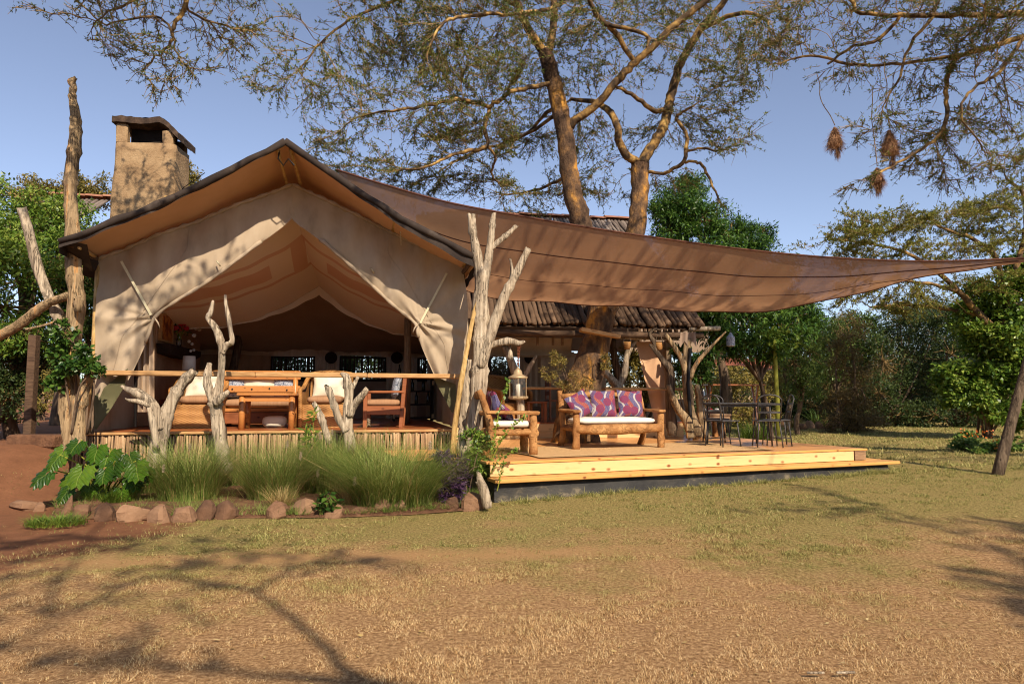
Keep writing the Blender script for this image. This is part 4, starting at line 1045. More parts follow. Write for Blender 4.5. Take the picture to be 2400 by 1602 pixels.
# forked posts under the pole roof
drift('pale Y shaped post behind the sofa beside the acacia trunk', [[(1452, 1000, 13), (1450, 940, 12), (1447, 905, 12), (1430, 885, 10), (1414, 866, 9), (1408, 850, 6)], [(1448, 910, 10), (1462, 875, 9), (1468, 838, 8), (1478, 815, 8), (1492, 796, 5)]], 14.3, name='forked_post')
drift('dark crooked post behind the Y shaped post', [[(1446, 1000, 10), (1444, 930, 9), (1450, 880, 9), (1440, 840, 9), (1436, 800, 9)]], 15.2, 'driftwood_dark', name='crooked_post')
drift('forked post under the eave behind the lantern', [[(1222, 1000, 11), (1218, 930, 10), (1206, 872, 10), (1194, 838, 9), (1182, 812, 7)], [(1220, 900, 7), (1236, 868, 7), (1256, 834, 4)]], 14.3, 'driftwood', name='forked_post')
drift('slender branching post at the right end of the counter', [[(1576, 1020, 12), (1574, 960, 12), (1573, 910, 11), (1570, 868, 11), (1554, 846, 8), (1535, 820, 6), (1524, 808, 3)], [(1540, 826, 5), (1532, 800, 5), (1523, 783, 4), (1534, 772, 4), (1548, 774, 3)]], 14.0, 'driftwood_dark', name='branching_post')
drift('twisted multi stemmed driftwood post at the roof corner', [
    [(1638, 1026, 15), (1624, 985, 14), (1614, 935, 13), (1608, 871, 12), (1608, 835, 11), (1611, 800, 9)],
    [(1606, 870, 7, -.05), (1600, 846, 7, -.05), (1584, 818, 6, -.06), (1562, 786, 5, -.08)],
    [(1616, 885, 7, -.04), (1634, 848, 6, -.06), (1668, 810, 4, -.1), (1700, 778, 2, -.1)],
    [(1618, 1026, 11, -.12), (1610, 985, 11, -.14), (1590, 958, 9, -.16), (1575, 925, 8, -.16), (1568, 905, 6, -.14)],
    [(1660, 1030, 8, .1), (1645, 985, 9, .1), (1640, 940, 8, .1), (1634, 905, 7, .1)]], 13.9, 'driftwood_warm')
tag(MB().tube([W(1624, 1026, 13.75), W(1617, 960, 13.75), W(1612, 900, 13.8), W(1618, 815, 13.8)], .035, 8).build('drain_pipe', 'black', None, True), 'black plastic drain pipe beside the twisted corner post', 'pipe')
# rag of dark sacking hanging from the eave corner
m = MB(); m.grid(lambda i, j: W(1598 + 34 * i + 6 * j * (i - .5) - 3, 778 + 36 * j * (.6 + .4 * math.sin(i * 7 + 1) ** 2), 13.85) + Vector((0, .04 * math.sin(i * 12), 0)), 10, 6)
tag(m.build('sacking_rag', 'dark_canvas', None, True), 'dark scrap of sacking hanging from the roof corner', 'cloth')

# ================================================================== furniture
def cushion(name, size, mat, parent=None, loc=(0, 0, 0), rot=(0, 0, 0), p=3.2, pinch=.0, sag=.0, nu=18, nv=10):
    """soft cushion: superellipsoid with a seam"""
    sx, sy, sz = (k / 2 for k in size)
    sp = lambda x, e: math.copysign(abs(x) ** e, x)
    m = MB(); vs = []
    for j in range(nv + 1):
        b = -math.pi / 2 + math.pi * j / nv
        for i in range(nu):
            a = 2 * math.pi * i / nu
            cb = max(0, math.cos(b)) ** .45
            x = sx * sp(math.cos(a), 2 / p) * cb; y = sy * sp(math.sin(a), 2 / p) * cb; z = sz * sp(math.sin(b), .8)
            if pinch:
                k = (abs(x) / sx * abs(y) / sy); z *= (1 - pinch * k)
                ed = max(abs(x) / sx, abs(y) / sy); z *= (1 - pinch * .5 * ed ** 4)
            z -= sag * (1 - (x / sx) ** 2) * (1 - (y / sy) ** 2)
            vs.append((x, y, z + random.uniform(-.003, .003)))
    m.add(vs, [(j * nu + i, j * nu + (i + 1) % nu, (j + 1) * nu + (i + 1) % nu, (j + 1) * nu + i) for j in range(nv) for i in range(nu)])
    o = m.build(name, mat, parent, True, loc); o.rotation_euler = rot
    return o
def pillow(name, w_, h_, th, mat, loc, rot):
    """square throw pillow with pointed corners, lying in its x-z plane"""
    m = MB(); n = 14
    for s in (-1, 1):
        def f(i, j):
            a, b = 2 * i - 1, 2 * j - 1
            t = max(0, (1 - a * a) * (1 - b * b)) ** .42 * th / 2
            pull = 1 - .07 * (1 - abs(a) ** 2) * abs(b) ** 3
            pull2 = 1 - .07 * (1 - abs(b) ** 2) * abs(a) ** 3
            return Vector((a * w_ / 2 * pull2, s * (t + .004 * math.sin(a * 7 + b * 5)), b * h_ / 2 * pull))
        m.grid((lambda i, j: f(i, j)) if s < 0 else (lambda i, j: f(1 - i, j)), n, n)
    o = m.build(name, mat, None, True, loc); o.rotation_euler = rot
    return o
def at(root, local):
    a = root.rotation_euler[2]; c, s = math.cos(a), math.sin(a); l = root.location
    return Vector((l.x + local[0] * c - local[1] * s, l.y + local[0] * s + local[1] * c, l.z + local[2]))
def log(m, a, b, r0, r1=None, seed=0, n=8):
    a, b = Vector(a), Vector(b); r1 = r1 or r0; rr = random.Random(seed)
    pts = [a.lerp(b, t) + Vector((rr.uniform(-.008, .008), rr.uniform(-.008, .008), 0)) * (1 if 0 < t < 1 else 0) for t in (0, .25, .5, .75, 1)]
    gnarl(m, pts, [r0 + (r1 - r0) * t for t in (0, .25, .5, .75, 1)], n, seed, groove=.05, per=2)

# --- log framed sofa and armchair on the deck
def log_seat(label, wd, dp, loc, rz, cat):
    t = thing('log_sofa' if wd > 1 else 'log_armchair', label, cat, loc, rz)
    hw, hd = wd / 2, dp / 2
    for sx in (-1, 1):
        m = MB(); log(m, (sx * hw, -hd, 0), (sx * hw + .01, -hd, .60), .062, .058, 11 + sx); m.build('front_leg', 'log_wood', t, True)
        m = MB(); gnarl(m, [(sx * hw, hd + .12, 0), (sx * hw, hd - .02, .22), (sx * hw, hd, .5), (sx * hw, hd + .10, .82), (sx * hw, hd + .16, .96)], [.06, .055, .055, .05, .045], 8, 3 + sx, .06, 3); m.build('back_leg', 'log_wood', t, True)
        m = MB(); m.plank((sx * hw, -hd - .09, .625), (sx * hw, hd + .06, .64), .13, .045, bev=.015, jit=.006); m.build('arm_rest', 'log_wood', t)
        m = MB(); log(m, (sx * hw, -hd, .34), (sx * hw, hd, .34), .045, .045, 5); m.build('side_rail', 'log_wood', t, True)
    m = MB(); gnarl(m, [(-hw, -hd - .01, .335), (-hw * .4, -hd - .03, .325), (hw * .4, -hd - .02, .335), (hw, -hd - .01, .345)], [.075, .088, .085, .07], 10, 9, .05, 4); m.build('front_rail', 'log_wood', t, True)
    m = MB(); log(m, (-hw, hd, .34), (hw, hd, .34), .05, .05, 8); m.build('back_rail', 'log_wood', t, True)
    m = MB(); gnarl(m, [(-hw, hd + .1, .86), (0, hd + .12, .90), (hw, hd + .1, .86)], [.05, .06, .05], 8, 2, .05, 4); m.build('top_rail', 'log_wood', t, True)
    m = MB(); log(m, (-hw, hd + .05, .62), (hw, hd + .05, .62), .035, .035, 4); m.build('mid_rail', 'log_wood', t, True)
    for k in range(5):
        y = -hd + .1 + k * (dp - .15) / 4
        MB().box((0, y, .385), (wd, .09, .022), bev=.004).build('seat_slat', 'log_wood', t)
    return t
sl, sr = G(1357, 1056, Z_DECK), G(1540, 1048, Z_DECK)
syaw = R(15); wS = 1.52
sc_ = (sl + sr) / 2 + Vector((-math.sin(syaw), math.cos(syaw), 0)) * .34
sofa = log_seat('rustic log sofa with white seat cushion and three patterned pillows', wS, .66, (sc_.x, sc_.y, Z_DECK), syaw, 'sofa')
o = cushion('seat_cushion', (wS - .1, .64, .13), 'white_cushion', None, at(sofa, (0, -.01, .462)), (0, 0, syaw), p=9, sag=.01); tag(o, 'long white seat cushion on the log sofa', 'cushion')
for k, (lx, ly, tilt, roll, yw, lab) in enumerate(((-.5, .16, -.30, -.42, .25, 'patterned pillow tipped over at the left end of the sofa'), (-.05, .2, -.26, .0, .02, 'patterned pillow with crimson rings in the middle of the sofa'), (.46, .2, -.26, .03, -.04, 'patterned pillow with crimson rings at the right end of the sofa'))):
    s_ = .48 if k else .44
    o = pillow('throw_pillow', s_, s_, .17, 'dot_print', at(sofa, (lx, ly, .515 + s_ / 2 * .97)), (tilt, roll, syaw + yw)); tag(o, lab, 'pillow', 'patterned pillows on the deck')
al = G(1256, 1068, Z_DECK)
ayaw = R(90 + 12)
ac = al + Vector((-.42, .28, 0))
chair = log_seat('rustic log armchair facing right beside the plants at the deck edge', .62, .66, (ac.x, ac.y, Z_DECK), ayaw, 'armchair')
o = cushion('seat_cushion', (.56, .62, .13), 'white_cushion', None, at(chair, (0, -.01, .462)), (0, 0, ayaw), p=9); tag(o, 'white seat cushion on the log armchair', 'cushion')
o = pillow('throw_pillow', .46, .46, .17, 'dot_print', at(chair, (0, .2, .74)), (-.3, 0, ayaw)); tag(o, 'patterned pillow leaning on the log armchair back', 'pillow', 'patterned pillows on the deck')
o = pillow('throw_pillow', .40, .30, .16, 'dot_print', at(chair, (-.06, .06, .62)), (-.7, .1, ayaw)); tag(o, 'smaller patterned pillow lying on the log armchair seat', 'pillow', 'patterned pillows on the deck')

# --- iron table and chairs
def iron_chair(label, loc, rz):
    t = thing('iron_chair', label, 'chair', loc, rz, 'iron chairs around the iron table')
    for sx in (-1, 1):
        for sy in (-1, 1):
            m = MB(); m.tube([(sx * .21, sy * .21, 0), (sx * .17, sy * .17, .44)], .012, 6); m.build('leg', 'iron', t, True)
        m = MB(); m.tube([(sx * .2, -.2, .14), (sx * .2, .2, .14)], .008, 5); m.build('stretcher', 'iron', t)
    m = MB(); m.box((0, 0, .45), (.42, .40, .022), bev=.01); m.build('seat', 'iron', t)
    m = MB(); m.tube([(-.18, .18, .44), (-.195, .26, .80)] + [(-.195 * math.cos(a), .27, .80 + .10 * math.sin(a)) for a in np.linspace(.2, math.pi - .2, 7)] + [(.195, .26, .80), (.18, .18, .44)], .012, 6); m.build('back_frame', 'iron', t, True)
    for z in (.60, .74):
        m = MB(); m.plank((-.19, .22 + (z - .6) * .22, z), (.19, .22 + (z - .6) * .22, z), .006, .035, up=(0, 0, 1), bev=0); m.build('back_slat', 'iron', t)
    return t
tc = G(1748, 1046, Z_DECK); tc = Vector((tc.x, tc.y + .35, Z_DECK))
tb = thing('iron_table', 'rectangular dark iron garden table at the right end of the deck', 'table', tc, R(8))
MB().box((0, 0, .745), (1.12, .7, .02), bev=.006).build('table_top', 'iron', tb)
for sx in (-1, 1):
    for sy in (-1, 1):
        m = MB(); m.tube([(sx * .48, sy * .28, 0), (sx * .46, sy * .27, .74)], .016, 6); m.build('leg', 'iron', tb, True)
MB().box((0, -.28, .71), (.96, .02, .04)).build('apron', 'iron', tb); MB().box((0, .28, .71), (.96, .02, .04)).build('apron', 'iron', tb)
X_, Y_ = tc.x, tc.y
iron_chair('iron chair at the left end of the table, side on', (X_ - .42, Y_ - .42, Z_DECK), R(118))
iron_chair('iron chair on the far side of the table facing the lawn', (X_ - .22, Y_ + .62, Z_DECK), R(-4))
iron_chair('iron chair with its slatted back towards the lawn', (X_ + .36, Y_ - .40, Z_DECK), R(172))
iron_chair('iron chair at the right end of the table, leaning outwards', (X_ + .68, Y_ + .0, Z_DECK), R(-100))

# --- lantern hanging on a chain from the driftwood arm
LY = 10.45
lt = thing('hanging_lantern', 'brass and glass lantern hanging on a rusty chain', 'lantern', W(1214, 938, LY))
lc = W(1214, 930, LY); lw = 44 * LY / F / 2; lh = W(1214, 886, LY).z - lc.z
def ringpts(r, n=6): return [(r * math.cos(2 * math.pi * (k + .5) / n), r * math.sin(2 * math.pi * (k + .5) / n)) for k in range(n)]
for k, (x, y) in enumerate(ringpts(lw)):
    x2, y2 = ringpts(lw)[(k + 1) % 6]
    m = MB(); m.tube([lc + Vector((x, y, 0)), lc + Vector((x, y, lh))], .005, 6); m.build('corner_bar', 'brass', lt, world=True)
    m = MB(); i_ = .93; m.add([lc + Vector((x * i_, y * i_, .01)), lc + Vector((x2 * i_, y2 * i_, .01)), lc + Vector((x2 * i_, y2 * i_, lh)), lc + Vector((x * i_, y * i_, lh))], [(0, 1, 2, 3)]); m.build('glass_pane', 'glass', lt, world=True)
MB().lathe(lc, [(lw * .5, -.04), (lw * .9, -.03), (lw * 1.08, -.015), (lw * 1.08, .012), (lw * .98, .014)], 6).build('base', 'brass', lt, world=True)
MB().lathe(lc + Vector((0, 0, lh)), [(lw * .98, -.005), (lw * 1.04, .0), (lw * 1.03, .025), (lw * .8, .035), (lw * .48, .06), (lw * .42, .11), (lw * .22, .14), (lw * .08, .165), (lw * .03, .19)], 12).build('roof', 'brass', lt, True, world=True)
MB().lathe(lc, [(.035, .012), (.035, .20), (.03, .205)], 12).build('candle', 'candle', lt, True, world=True)
tp_, hk = lc + Vector((0, 0, lh + .18)), W(1214, 806, LY + .02)
for s_ in (0, 1):
    n = 13; m = MB()
    off = Vector((.03 * s_, .0, 0))
    for k in range(n):
        p = tp_.lerp(hk + off, (k + .5) / n); r = .016
        ax = Vector((1, 0, 0)) if k % 2 else Vector((0, 1, 0))
        m.tube([p + ax * r * math.cos(a) * .7 + Vector((0, 0, r * 1.25 * math.sin(a))) for a in np.linspace(0, 2 * math.pi, 9)], .004, 5, cap=False)
    m.build('chain', 'rust', lt, True, world=True)
cw = thing('cow_bell', 'small pale hanging bell beside the lantern chain', 'bell', W(1196, 842, 10.5))
MB().lathe(W(1196, 842, 10.5), [(.04, 0), (.045, .04), (.035, .11), (.02, .14), (.008, .16)], 10).build('bell_body', 'driftwood', cw, True, world=True)
MB().tube([W(1196, 820, 10.5), W(1196, 803, 10.5)], .005, 4).build('hook', 'iron', cw, world=True)

# --- counter boards under the pole roof
for lab, a, b, Yc in (('pale counter board on forked posts right of the acacia', (1413, 911), (1616, 914), 14.05), ('pale counter board seen behind the hanging lantern', (1228, 909), (1338, 911), 14.2)):
    p, q = W(*a, Yc), W(*b, Yc + .35); q.z = p.z - .0
    tag(MB().plank(p, q, .24, .05, bev=.012, jit=.004).build('counter_board', 'rail_wood', None), lab, 'counter', 'counter boards under the pole roof')
p, q = W(1360, 772, 12.75), W(1451, 789, 12.85)
tag(MB().plank(p, q, .22, .07, bev=.01, jit=.006).build('bird_shelf', 'rail_wood', None), 'rough plank fixed across the acacia trunk', 'shelf')
# baskets and a bead lantern under the eave
for lab, px, py, Yb, r, h in (('small woven basket hanging beside the Y shaped post', 1470, 818, 14.0, 9, 17), ('small woven basket hanging under the eave near the roof corner', 1545, 820, 14.0, 9, 18)):
    c_ = W(px, py, Yb); r *= Yb / F; h *= Yb / F
    bt = thing('hanging_basket', lab, 'basket', c_, group='hanging baskets')
    MB().lathe((0, 0, 0), [(r * .75, 0), (r * .95, h * .5), (r * 1.05, h)], 12).build('basket_body', 'wicker', bt, True)
    MB().tube([(-r, 0, h), (-r * .6, 0, h * 1.7), (0, 0, h * 2.1), (r * .6, 0, h * 1.7), (r, 0, h)], .008, 5).build('handle', 'driftwood_dark', bt)
bl = thing('bead_lantern', 'small colourful bead lantern hanging in the tree behind the deck', 'lantern', W(1713, 812, 14.4))
MB().lathe((0, 0, 0), [(.05, 0), (.09, .02), (.09, .2), (.05, .24), (.02, .3)], 8).build('lantern_body', 'blue_print', bl); MB().tube([(0, 0, .3), (0, 0, .55)], .005, 4).build('cord', 'iron', bl)

# ------------------------------------------------------------------ inside the tent
def TW_(u, v, z): return TO + TU_ * u + TV_ * v + Vector((0, 0, z))
def wicker_chair(label, px, py, rz):
    p = G(px, py, Z_FLOOR); t = thing('wicker_armchair', label, 'armchair', (p.x, p.y + .35, Z_FLOOR), rz, 'wicker armchairs in the tent')
    m = MB(); m.grid(lambda i, j: Vector((-.36 + .72 * i, -.36 - .03 * math.sin(math.pi * i) - .02 * math.sin(j * 3), .40 * j)), 10, 6); m.build('front_panel', 'wicker', t, True)
    MB().box((0, 0, .38), (.72, .7, .05), bev=.015).build('seat', 'wicker', t)
    for s in (-1, 1):
        m = MB(); m.grid(lambda i, j: Vector((s * (.37 + .02 * math.sin(j * 3)), -.36 + .74 * i, (.62 + .30 * smooth(.45, 1, i)) * j)), 10, 8); m.build('side_panel', 'wicker', t, True)
        pts = [(s * .38, -.38, 0), (s * .385, -.385, .4), (s * .40, -.37, .60), (s * .41, -.28, .66), (s * .41, .0, .70), (s * .39, .25, .86), (s * .33, .40, .95)]
        MB().tube(catmull(pts, 3), .038, 8).build('arm_rest', 'wicker', t, True)
    m = MB(); m.grid(lambda i, j: Vector((-.37 + .74 * i, .36 + .06 * math.sin(math.pi * i) * j + .1 * j, .95 * j + .04 * math.sin(math.pi * i) * j)), 10, 8); m.build('back_panel', 'wicker', t, True)
    MB().tube([(-.37 + .074 * k, .46 + .06 * math.sin(math.pi * k / 10), .95 + .04 * math.sin(math.pi * k / 10)) for k in range(11)], .04, 8).build('back_rim', 'wicker', t, True)
    return t
def soft(t, lab1, lab2):
    z = t.rotation_euler[2]
    tag(cushion('seat_cushion', (.62, .62, .15), 'brown_cushion', None, at(t, (0, -.05, .48)), (0, 0, z), p=5), lab1, 'cushion')
    tag(pillow('back_cushion', .58, .48, .2, 'cream', at(t, (0, .22, .74)), (-.28, 0, z)), lab2, 'pillow')
w1 = wicker_chair('honey wicker armchair at the left inside the tent', 445, 1004, R(14)); soft(w1, 'tan seat cushion on the left wicker armchair', 'cream back cushion on the left wicker armchair')
w2 = wicker_chair('honey wicker armchair right of the bench inside the tent', 752, 1002, R(6)); soft(w2, 'tan seat cushion on the right wicker armchair', 'cream back cushion with fringed edge on the right wicker armchair')
p0, p1 = G(556, 1006, Z_FLOOR), G(673, 1005, Z_FLOOR); pc = (p0 + p1) / 2; wd = (p1 - p0).length
ct = thing('coffee_table', 'small honey wood table with round legs in front of the bench', 'table', (pc.x, pc.y + .3, Z_FLOOR), T_YAW)
MB().box((0, 0, .575), (wd + .16, .72, .045), bev=.01).build('table_top', 'furniture', ct)
for sx in (-1, 1):
    for sy in (-1, 1): MB().tube([(sx * wd / 2, sy * .28, 0), (sx * wd / 2, sy * .28, .555)], .05, 12).build('leg', 'furniture', ct, True)
    MB().box((sx * wd / 2, 0, .22), (.05, .54, .07), bev=.006).build('stretcher', 'furniture', ct)
for sy in (-1, 1): MB().box((0, sy * .28, .50), (wd - .06, .04, .09), bev=.006).build('apron', 'furniture', ct)
bc = W(610, 900, 12.4)
bn = thing('wooden_bench', 'honey wood bench with two plank back rails turned to the viewer', 'bench', (bc.x, 12.5, Z_FLOOR), T_YAW * .8)
for z, h in ((.92, .16), (.67, .12)):
    m = MB(); m.box((0, -.27, z), (1.42, .045, h), bev=.012); o = m.build('back_plank', 'furniture', bn)
    k = 0
    for x in (-.38, -.05, .25, .55):
        MB().lathe((0, 0, 0), [(.015, 0), (.015, .01)], 8).build('plank_hole', 'black', o, loc=(x - .07, -.297, z + random.uniform(-.02, .02))).rotation_euler = (R(90), 0, 0)
for sx in (-1, 1):
    MB().tube([(sx * .62, -.25, 0), (sx * .62, -.25, 1.0)], .045, 10).build('back_leg', 'furniture', bn, True)
    MB().tube([(sx * .62, .3, 0), (sx * .62, .3, .42)], .045, 10).build('front_leg', 'furniture', bn, True)
MB().box((0, .03, .30), (1.4, .6, .06), bev=.01).build('seat', 'furniture', bn); MB().box((0, -.24, .16), (1.3, .04, .20), bev=.01).build('seat_rail', 'red_wood', bn)
tag(cushion('bench_cushion', (1.35, .58, .16), 'brown_cushion', None, at(bn, (0, .02, .42)), (0, 0, T_YAW * .8), p=8), 'long tan cushion on the wooden bench', 'cushion')
for x, lab in ((-.46, 'blue and white printed pillow at the left of the bench'), (.42, 'blue and white printed pillow at the right of the bench')):
    tag(pillow('printed_pillow', .42, .42, .14, 'blue_print', at(bn, (x, -.16, .72)), (.15, 0, T_YAW * .8)), lab, 'pillow')
tag(pillow('bench_pillow', .60, .40, .14, 'cream', at(bn, (-.02, -.15, .72)), (.15, 0, T_YAW * .8)), 'cream pillow in the middle of the bench', 'pillow')
# reddish armchair seen side on
pa = G(893, 1002, Z_FLOOR)
ar = thing('wooden_armchair', 'reddish wood armchair seen side on, facing left in the tent', 'armchair', (pa.x, pa.y + .32, Z_FLOOR), T_YAW * .5)
for sy in (-1, 1):
    MB().box((-.31, sy * .30, .30), (.07, .06, .60), bev=.008).build('front_leg', 'red_wood', ar)
    MB().plank((.30, sy * .30, 0), (.37, sy * .30, .92), .06, .07, up=(1, 0, 0), bev=.008).build('back_leg', 'red_wood', ar)
    MB().box((0, sy * .30, .62), (.72, .08, .04), bev=.01).build('arm_rest', 'red_wood', ar)
    MB().box((0, sy * .30, .30), (.62, .035, .15), bev=.008).build('side_rail', 'red_wood', ar)
for k in range(4): MB().box((.335 + .012 * k, 0, .5 + .12 * k), (.025, .56, .06), bev=.005).build('back_slat', 'red_wood', ar)
MB().box((0, 0, .33), (.6, .56, .03)).build('seat_board', 'red_wood', ar)
tag(cushion('seat_cushion', (.62, .56, .14), 'brown_cushion', None, at(ar, (-.02, 0, .43)), (0, 0, T_YAW * .5), p=8), 'tan seat cushion on the reddish armchair', 'cushion')
tag(pillow('printed_pillow', .44, .46, .15, 'blue_print', at(ar, (.20, 0, .72)), (-.2, 0, R(-75))), 'blue printed pillow upright on the reddish armchair', 'pillow')
# drinks cabinet and bottles
cbp = TV(968, 930, 4.2)
cb_ = thing('drinks_cabinet', 'dark wooden cabinet with brass corners behind the reddish armchair', 'cabinet', TW_(cbp.x, 4.2, Z_FLOOR), T_YAW)
MB().box((0, 0, .95), (.9, .45, .05), bev=.008).build('top', 'mantel', cb_)
for s in (-1, 1):
    sd0 = MB().box((s * .43, 0, .46), (.04, .43, .92)).build('side', 'mantel', cb_)
    MB().box((s * .43, -.226, .85), (.05, .012, .1)).build('brass_corner', 'brass', sd0); MB().box((s * .43, -.226, .1), (.05, .012, .1)).build('brass_corner', 'brass', sd0)
for z in (.06, .36, .66): MB().box((0, 0, z), (.82, .42, .03)).build('shelf', 'mantel', cb_)
for k in range(9):
    z = (.975, .675, .375)[k % 3]; x = -.32 + .1 * k * .8 + random.uniform(-.02, .02)
    o = MB().lathe((0, 0, 0), [(.035, 0), (.037, .02), (.037, .17), (.014, .22), (.014, .29)], 10).build('wine_bottle', 'bottle', None, True, at(cb_, (x, -.05, z)))
    tag(o, ('leftmost', 'middle', 'rightmost')[k // 3] + (' dark bottle on top of the drinks cabinet', ' dark bottle on the upper shelf of the drinks cabinet', ' dark bottle on the lower shelf of the drinks cabinet')[k % 3], 'bottle', ('bottles on the cabinet top', 'bottles on the upper shelf', 'bottles on the lower shelf')[k % 3])
# fireplace wall, mantel, picture, flowers
WU = -2.45
def wallq(name, pts, th, mat, parent):
    P = [TUU(x, y, WU) for x, y in pts]; m = MB(); n = len(P)
    m.add([p + Vector((d, 0, 0)) for d in (0, th) for p in P], [tuple(range(n)), tuple(range(2 * n - 1, n - 1, -1))] + [(i, (i + 1) % n, n + (i + 1) % n, n + i) for i in range(n)])
    return m.build(name, mat, parent)
fp = thing('fireplace', 'brown plaster fireplace wall with rough dark mantel at the tent left', 'fireplace', TO, T_YAW)
va, vb = TUU(366, 850, WU).y, TUU(470, 850, WU).y
br_ = MB().box((WU - .16, (va + vb) / 2, (Z_FLOOR + 3.05) / 2 + .0), (.3, vb - va, 3.05 - Z_FLOOR), bev=.02).build('breast', 'inner_plaster', fp)
for k in range(6):
    for r in range(4):
        v = va + .1 + (vb - va - .2) * (k + .5 + (.4 if r % 2 else 0)) / 6.6
        MB().box((WU + .005, v, Z_FLOOR + .08 + r * .12), (.03, (vb - va) / 7.6, .1), bev=.006).build('brick', 'brick', br_)
wallq('mantel_log', [(366, 804), (400, 812), (446, 824), (444, 836), (430, 843), (398, 838), (368, 828)], .22, 'mantel', fp)
pc_ = thing('painting', 'narrow framed painting standing above the mantel', 'painting', TO, T_YAW)
wallq('frame', [(372, 733), (402, 738), (401, 806), (371, 798)], .04, 'rail_wood', pc_)
M['picture'] = mk('picture', [(.2, C(44, 26, 20)), (.45, C(120, 54, 24)), (.6, C(190, 120, 48)), (.8, C(110, 40, 26)), (1, C(50, 44, 54))], scale=5, stretch=(1, 2, 1), bmp=0, rough=.6)
wallq('canvas', [(376, 738), (398, 742), (397, 801), (375, 794)], .05, 'picture', pc_)
vs_ = TUU(419, 812, WU + .1)
vt = thing('flower_vase', 'glass vase of red and pink flowers on the mantel', 'vase', TW_(vs_.x, vs_.y, vs_.z), T_YAW)
MB().lathe((0, 0, 0), [(.04, 0), (.05, .05), (.045, .14), (.03, .18), (.045, .22)], 12).build('vase', 'glass', vt, True)
M['petal'] = mk('petal', [(0.1, C(150, 26, 30)), (.6, C(196, 50, 56)), (1, C(220, 110, 120))], scale=9, bmp=.3, bscale=40)
for k in range(9):
    x, y, z = random.uniform(-.12, .14), random.uniform(-.1, .1), random.uniform(.3, .46)
    fs_ = MB().tube([(0, 0, .1), (x * .5, y * .5, .25), (x, y, z)], .005, 4).build('flower_stem', 'green_stem', vt)
    m = MB(); m.lathe((x, y, z - .03), [(.01, 0), (.05, .02), (.06, .05), (.035, .08), (.01, .085)], 9); m.build('bloom', 'petal', fs_, True)
P = rng.normal(0, .1, (90, 3)) * [1, .8, .9] + [0, 0, .38]; V, q = leaves_np(P, rng.normal(0, 1, (90, 3)), rng.normal(0, 1, (90, 3)), np.full(90, .07), np.full(90, .03)); place('foliage', npmesh('foliage', V, q), 'glossy_leaf', vt)
gl = thing('disc_garland', 'garland of small white discs hanging beside the mantel', 'garland', TO, T_YAW)
for x, y, r in ((448, 764, 5), (459, 769, 5), (467, 772, 5), (443, 800, 4), (455, 786, 5), (450, 806, 4), (447, 822, 3.5), (454, 820, 3.5)):
    p = TUU(x, y, WU + .25); rr_ = r * 12.8 / F
    o = MB().lathe((0, 0, 0), [(rr_, 0), (rr_, .01)], 12).build('disc', 'white_paint', gl, True, p); o.rotation_euler = (R(80), 0, R(20))
MB().tube([TUU(446, 752, WU + .25), TUU(458, 764, WU + .25), TUU(470, 766, WU + .25)], .004, 4).build('string', 'webbing', gl)
lp = TUU(443, 852, WU + .5)
tl = thing('table_lamp', 'white fabric table lamp shade beside the fireplace', 'lamp', TW_(lp.x, lp.y, lp.z - .12), T_YAW)
MB().lathe((0, 0, 0), [(.12, 0), (.105, .26)], 16).build('lamp_shade', 'white_paint', tl, True); MB().lathe((0, 0, -.5), [(.07, 0), (.03, .1), (.02, .5)], 10).build('lamp_base', 'mantel', tl, True)
for px, lab in ((776, 'round dark woven tray hanging between the tent windows'), (930, 'round dark woven tray hanging right of the tent windows')):
    p = TV(px, 838, 5.95); o = MB().lathe((0, 0, 0), [(.14, 0), (.15, .02), (.10, .03)], 16).build('woven_tray', 'mantel', None, True, TW_(p.x, p.y, p.z)); o.rotation_euler = (R(90), 0, T_YAW); tag(o, lab, 'tray', 'woven trays on the back wall')
p = BV(1243, 838, 3.5); o = MB().lathe((0, 0, 0), [(.15, 0), (.16, .02), (.10, .03)], 16).build('woven_tray', 'mantel', None, True, BO + BU * p.x + BVv * p.y + Vector((0, 0, p.z))); o.rotation_euler = (R(90), 0, B_YAW); tag(o, 'round dark woven tray on the canvas wall behind the lantern', 'tray')
tag(cushion('floor_pouf', (.42, .36, .2), 'cream', None, at(bn, (.33, -.55, .1)), (0, 0, .3), p=2.6), 'small cream pouf on the floor under the coffee table', 'pouf')
kt = G(302, 1000, Z_FLOOR)
kb = thing('iron_figure', 'small dark iron animal figure standing at the tent edge', 'figure', (kt.x, kt.y, Z_FLOOR))
m = MB(); gnarl(m, [(0, 0, .08), (.02, 0, .16), (.0, 0, .26), (.05, 0, .31)], [.05, .06, .035, .02], 8, 3, .05, 3); m.build('body', 'driftwood_dark', kb, True)
for x in (-.05, .05): MB().tube([(x, 0, 0), (x * .5, 0, .1)], .014, 6).build('leg', 'driftwood_dark', kb)
# dining furniture in the half dark behind the acacia
def plain_chair(label, loc, rz):
    t = thing('dining_chair', label, 'chair', loc, rz, 'dining chairs under the pole roof')
    for sx in (-1, 1):
        for sy in (-1, 1): MB().box((sx * .2, sy * .2, .22 if sy < 0 else .45), (.045, .045, .44 if sy < 0 else .9), bev=.006).build('leg', 'red_wood', t)
    MB().box((0, 0, .45), (.46, .46, .04), bev=.008).build('seat', 'red_wood', t)
    for z in (.62, .82): MB().box((0, .2, z), (.4, .025, .09), bev=.006).build('back_slat', 'red_wood', t)
    return t
def bw(px, v): p = BV(px, 950, v); q = BO + BU * p.x + BVv * v; return (q.x, q.y, Z_FLOOR)
plain_chair('dining chair right of the small table under the pole roof', bw(1305, 1.7), R(100)); plain_chair('dining chair behind the lantern under the pole roof', bw(1180, 1.9), R(-80)); plain_chair('dining chair standing left of the acacia under the pole roof', bw(1330, 2.6), R(190))
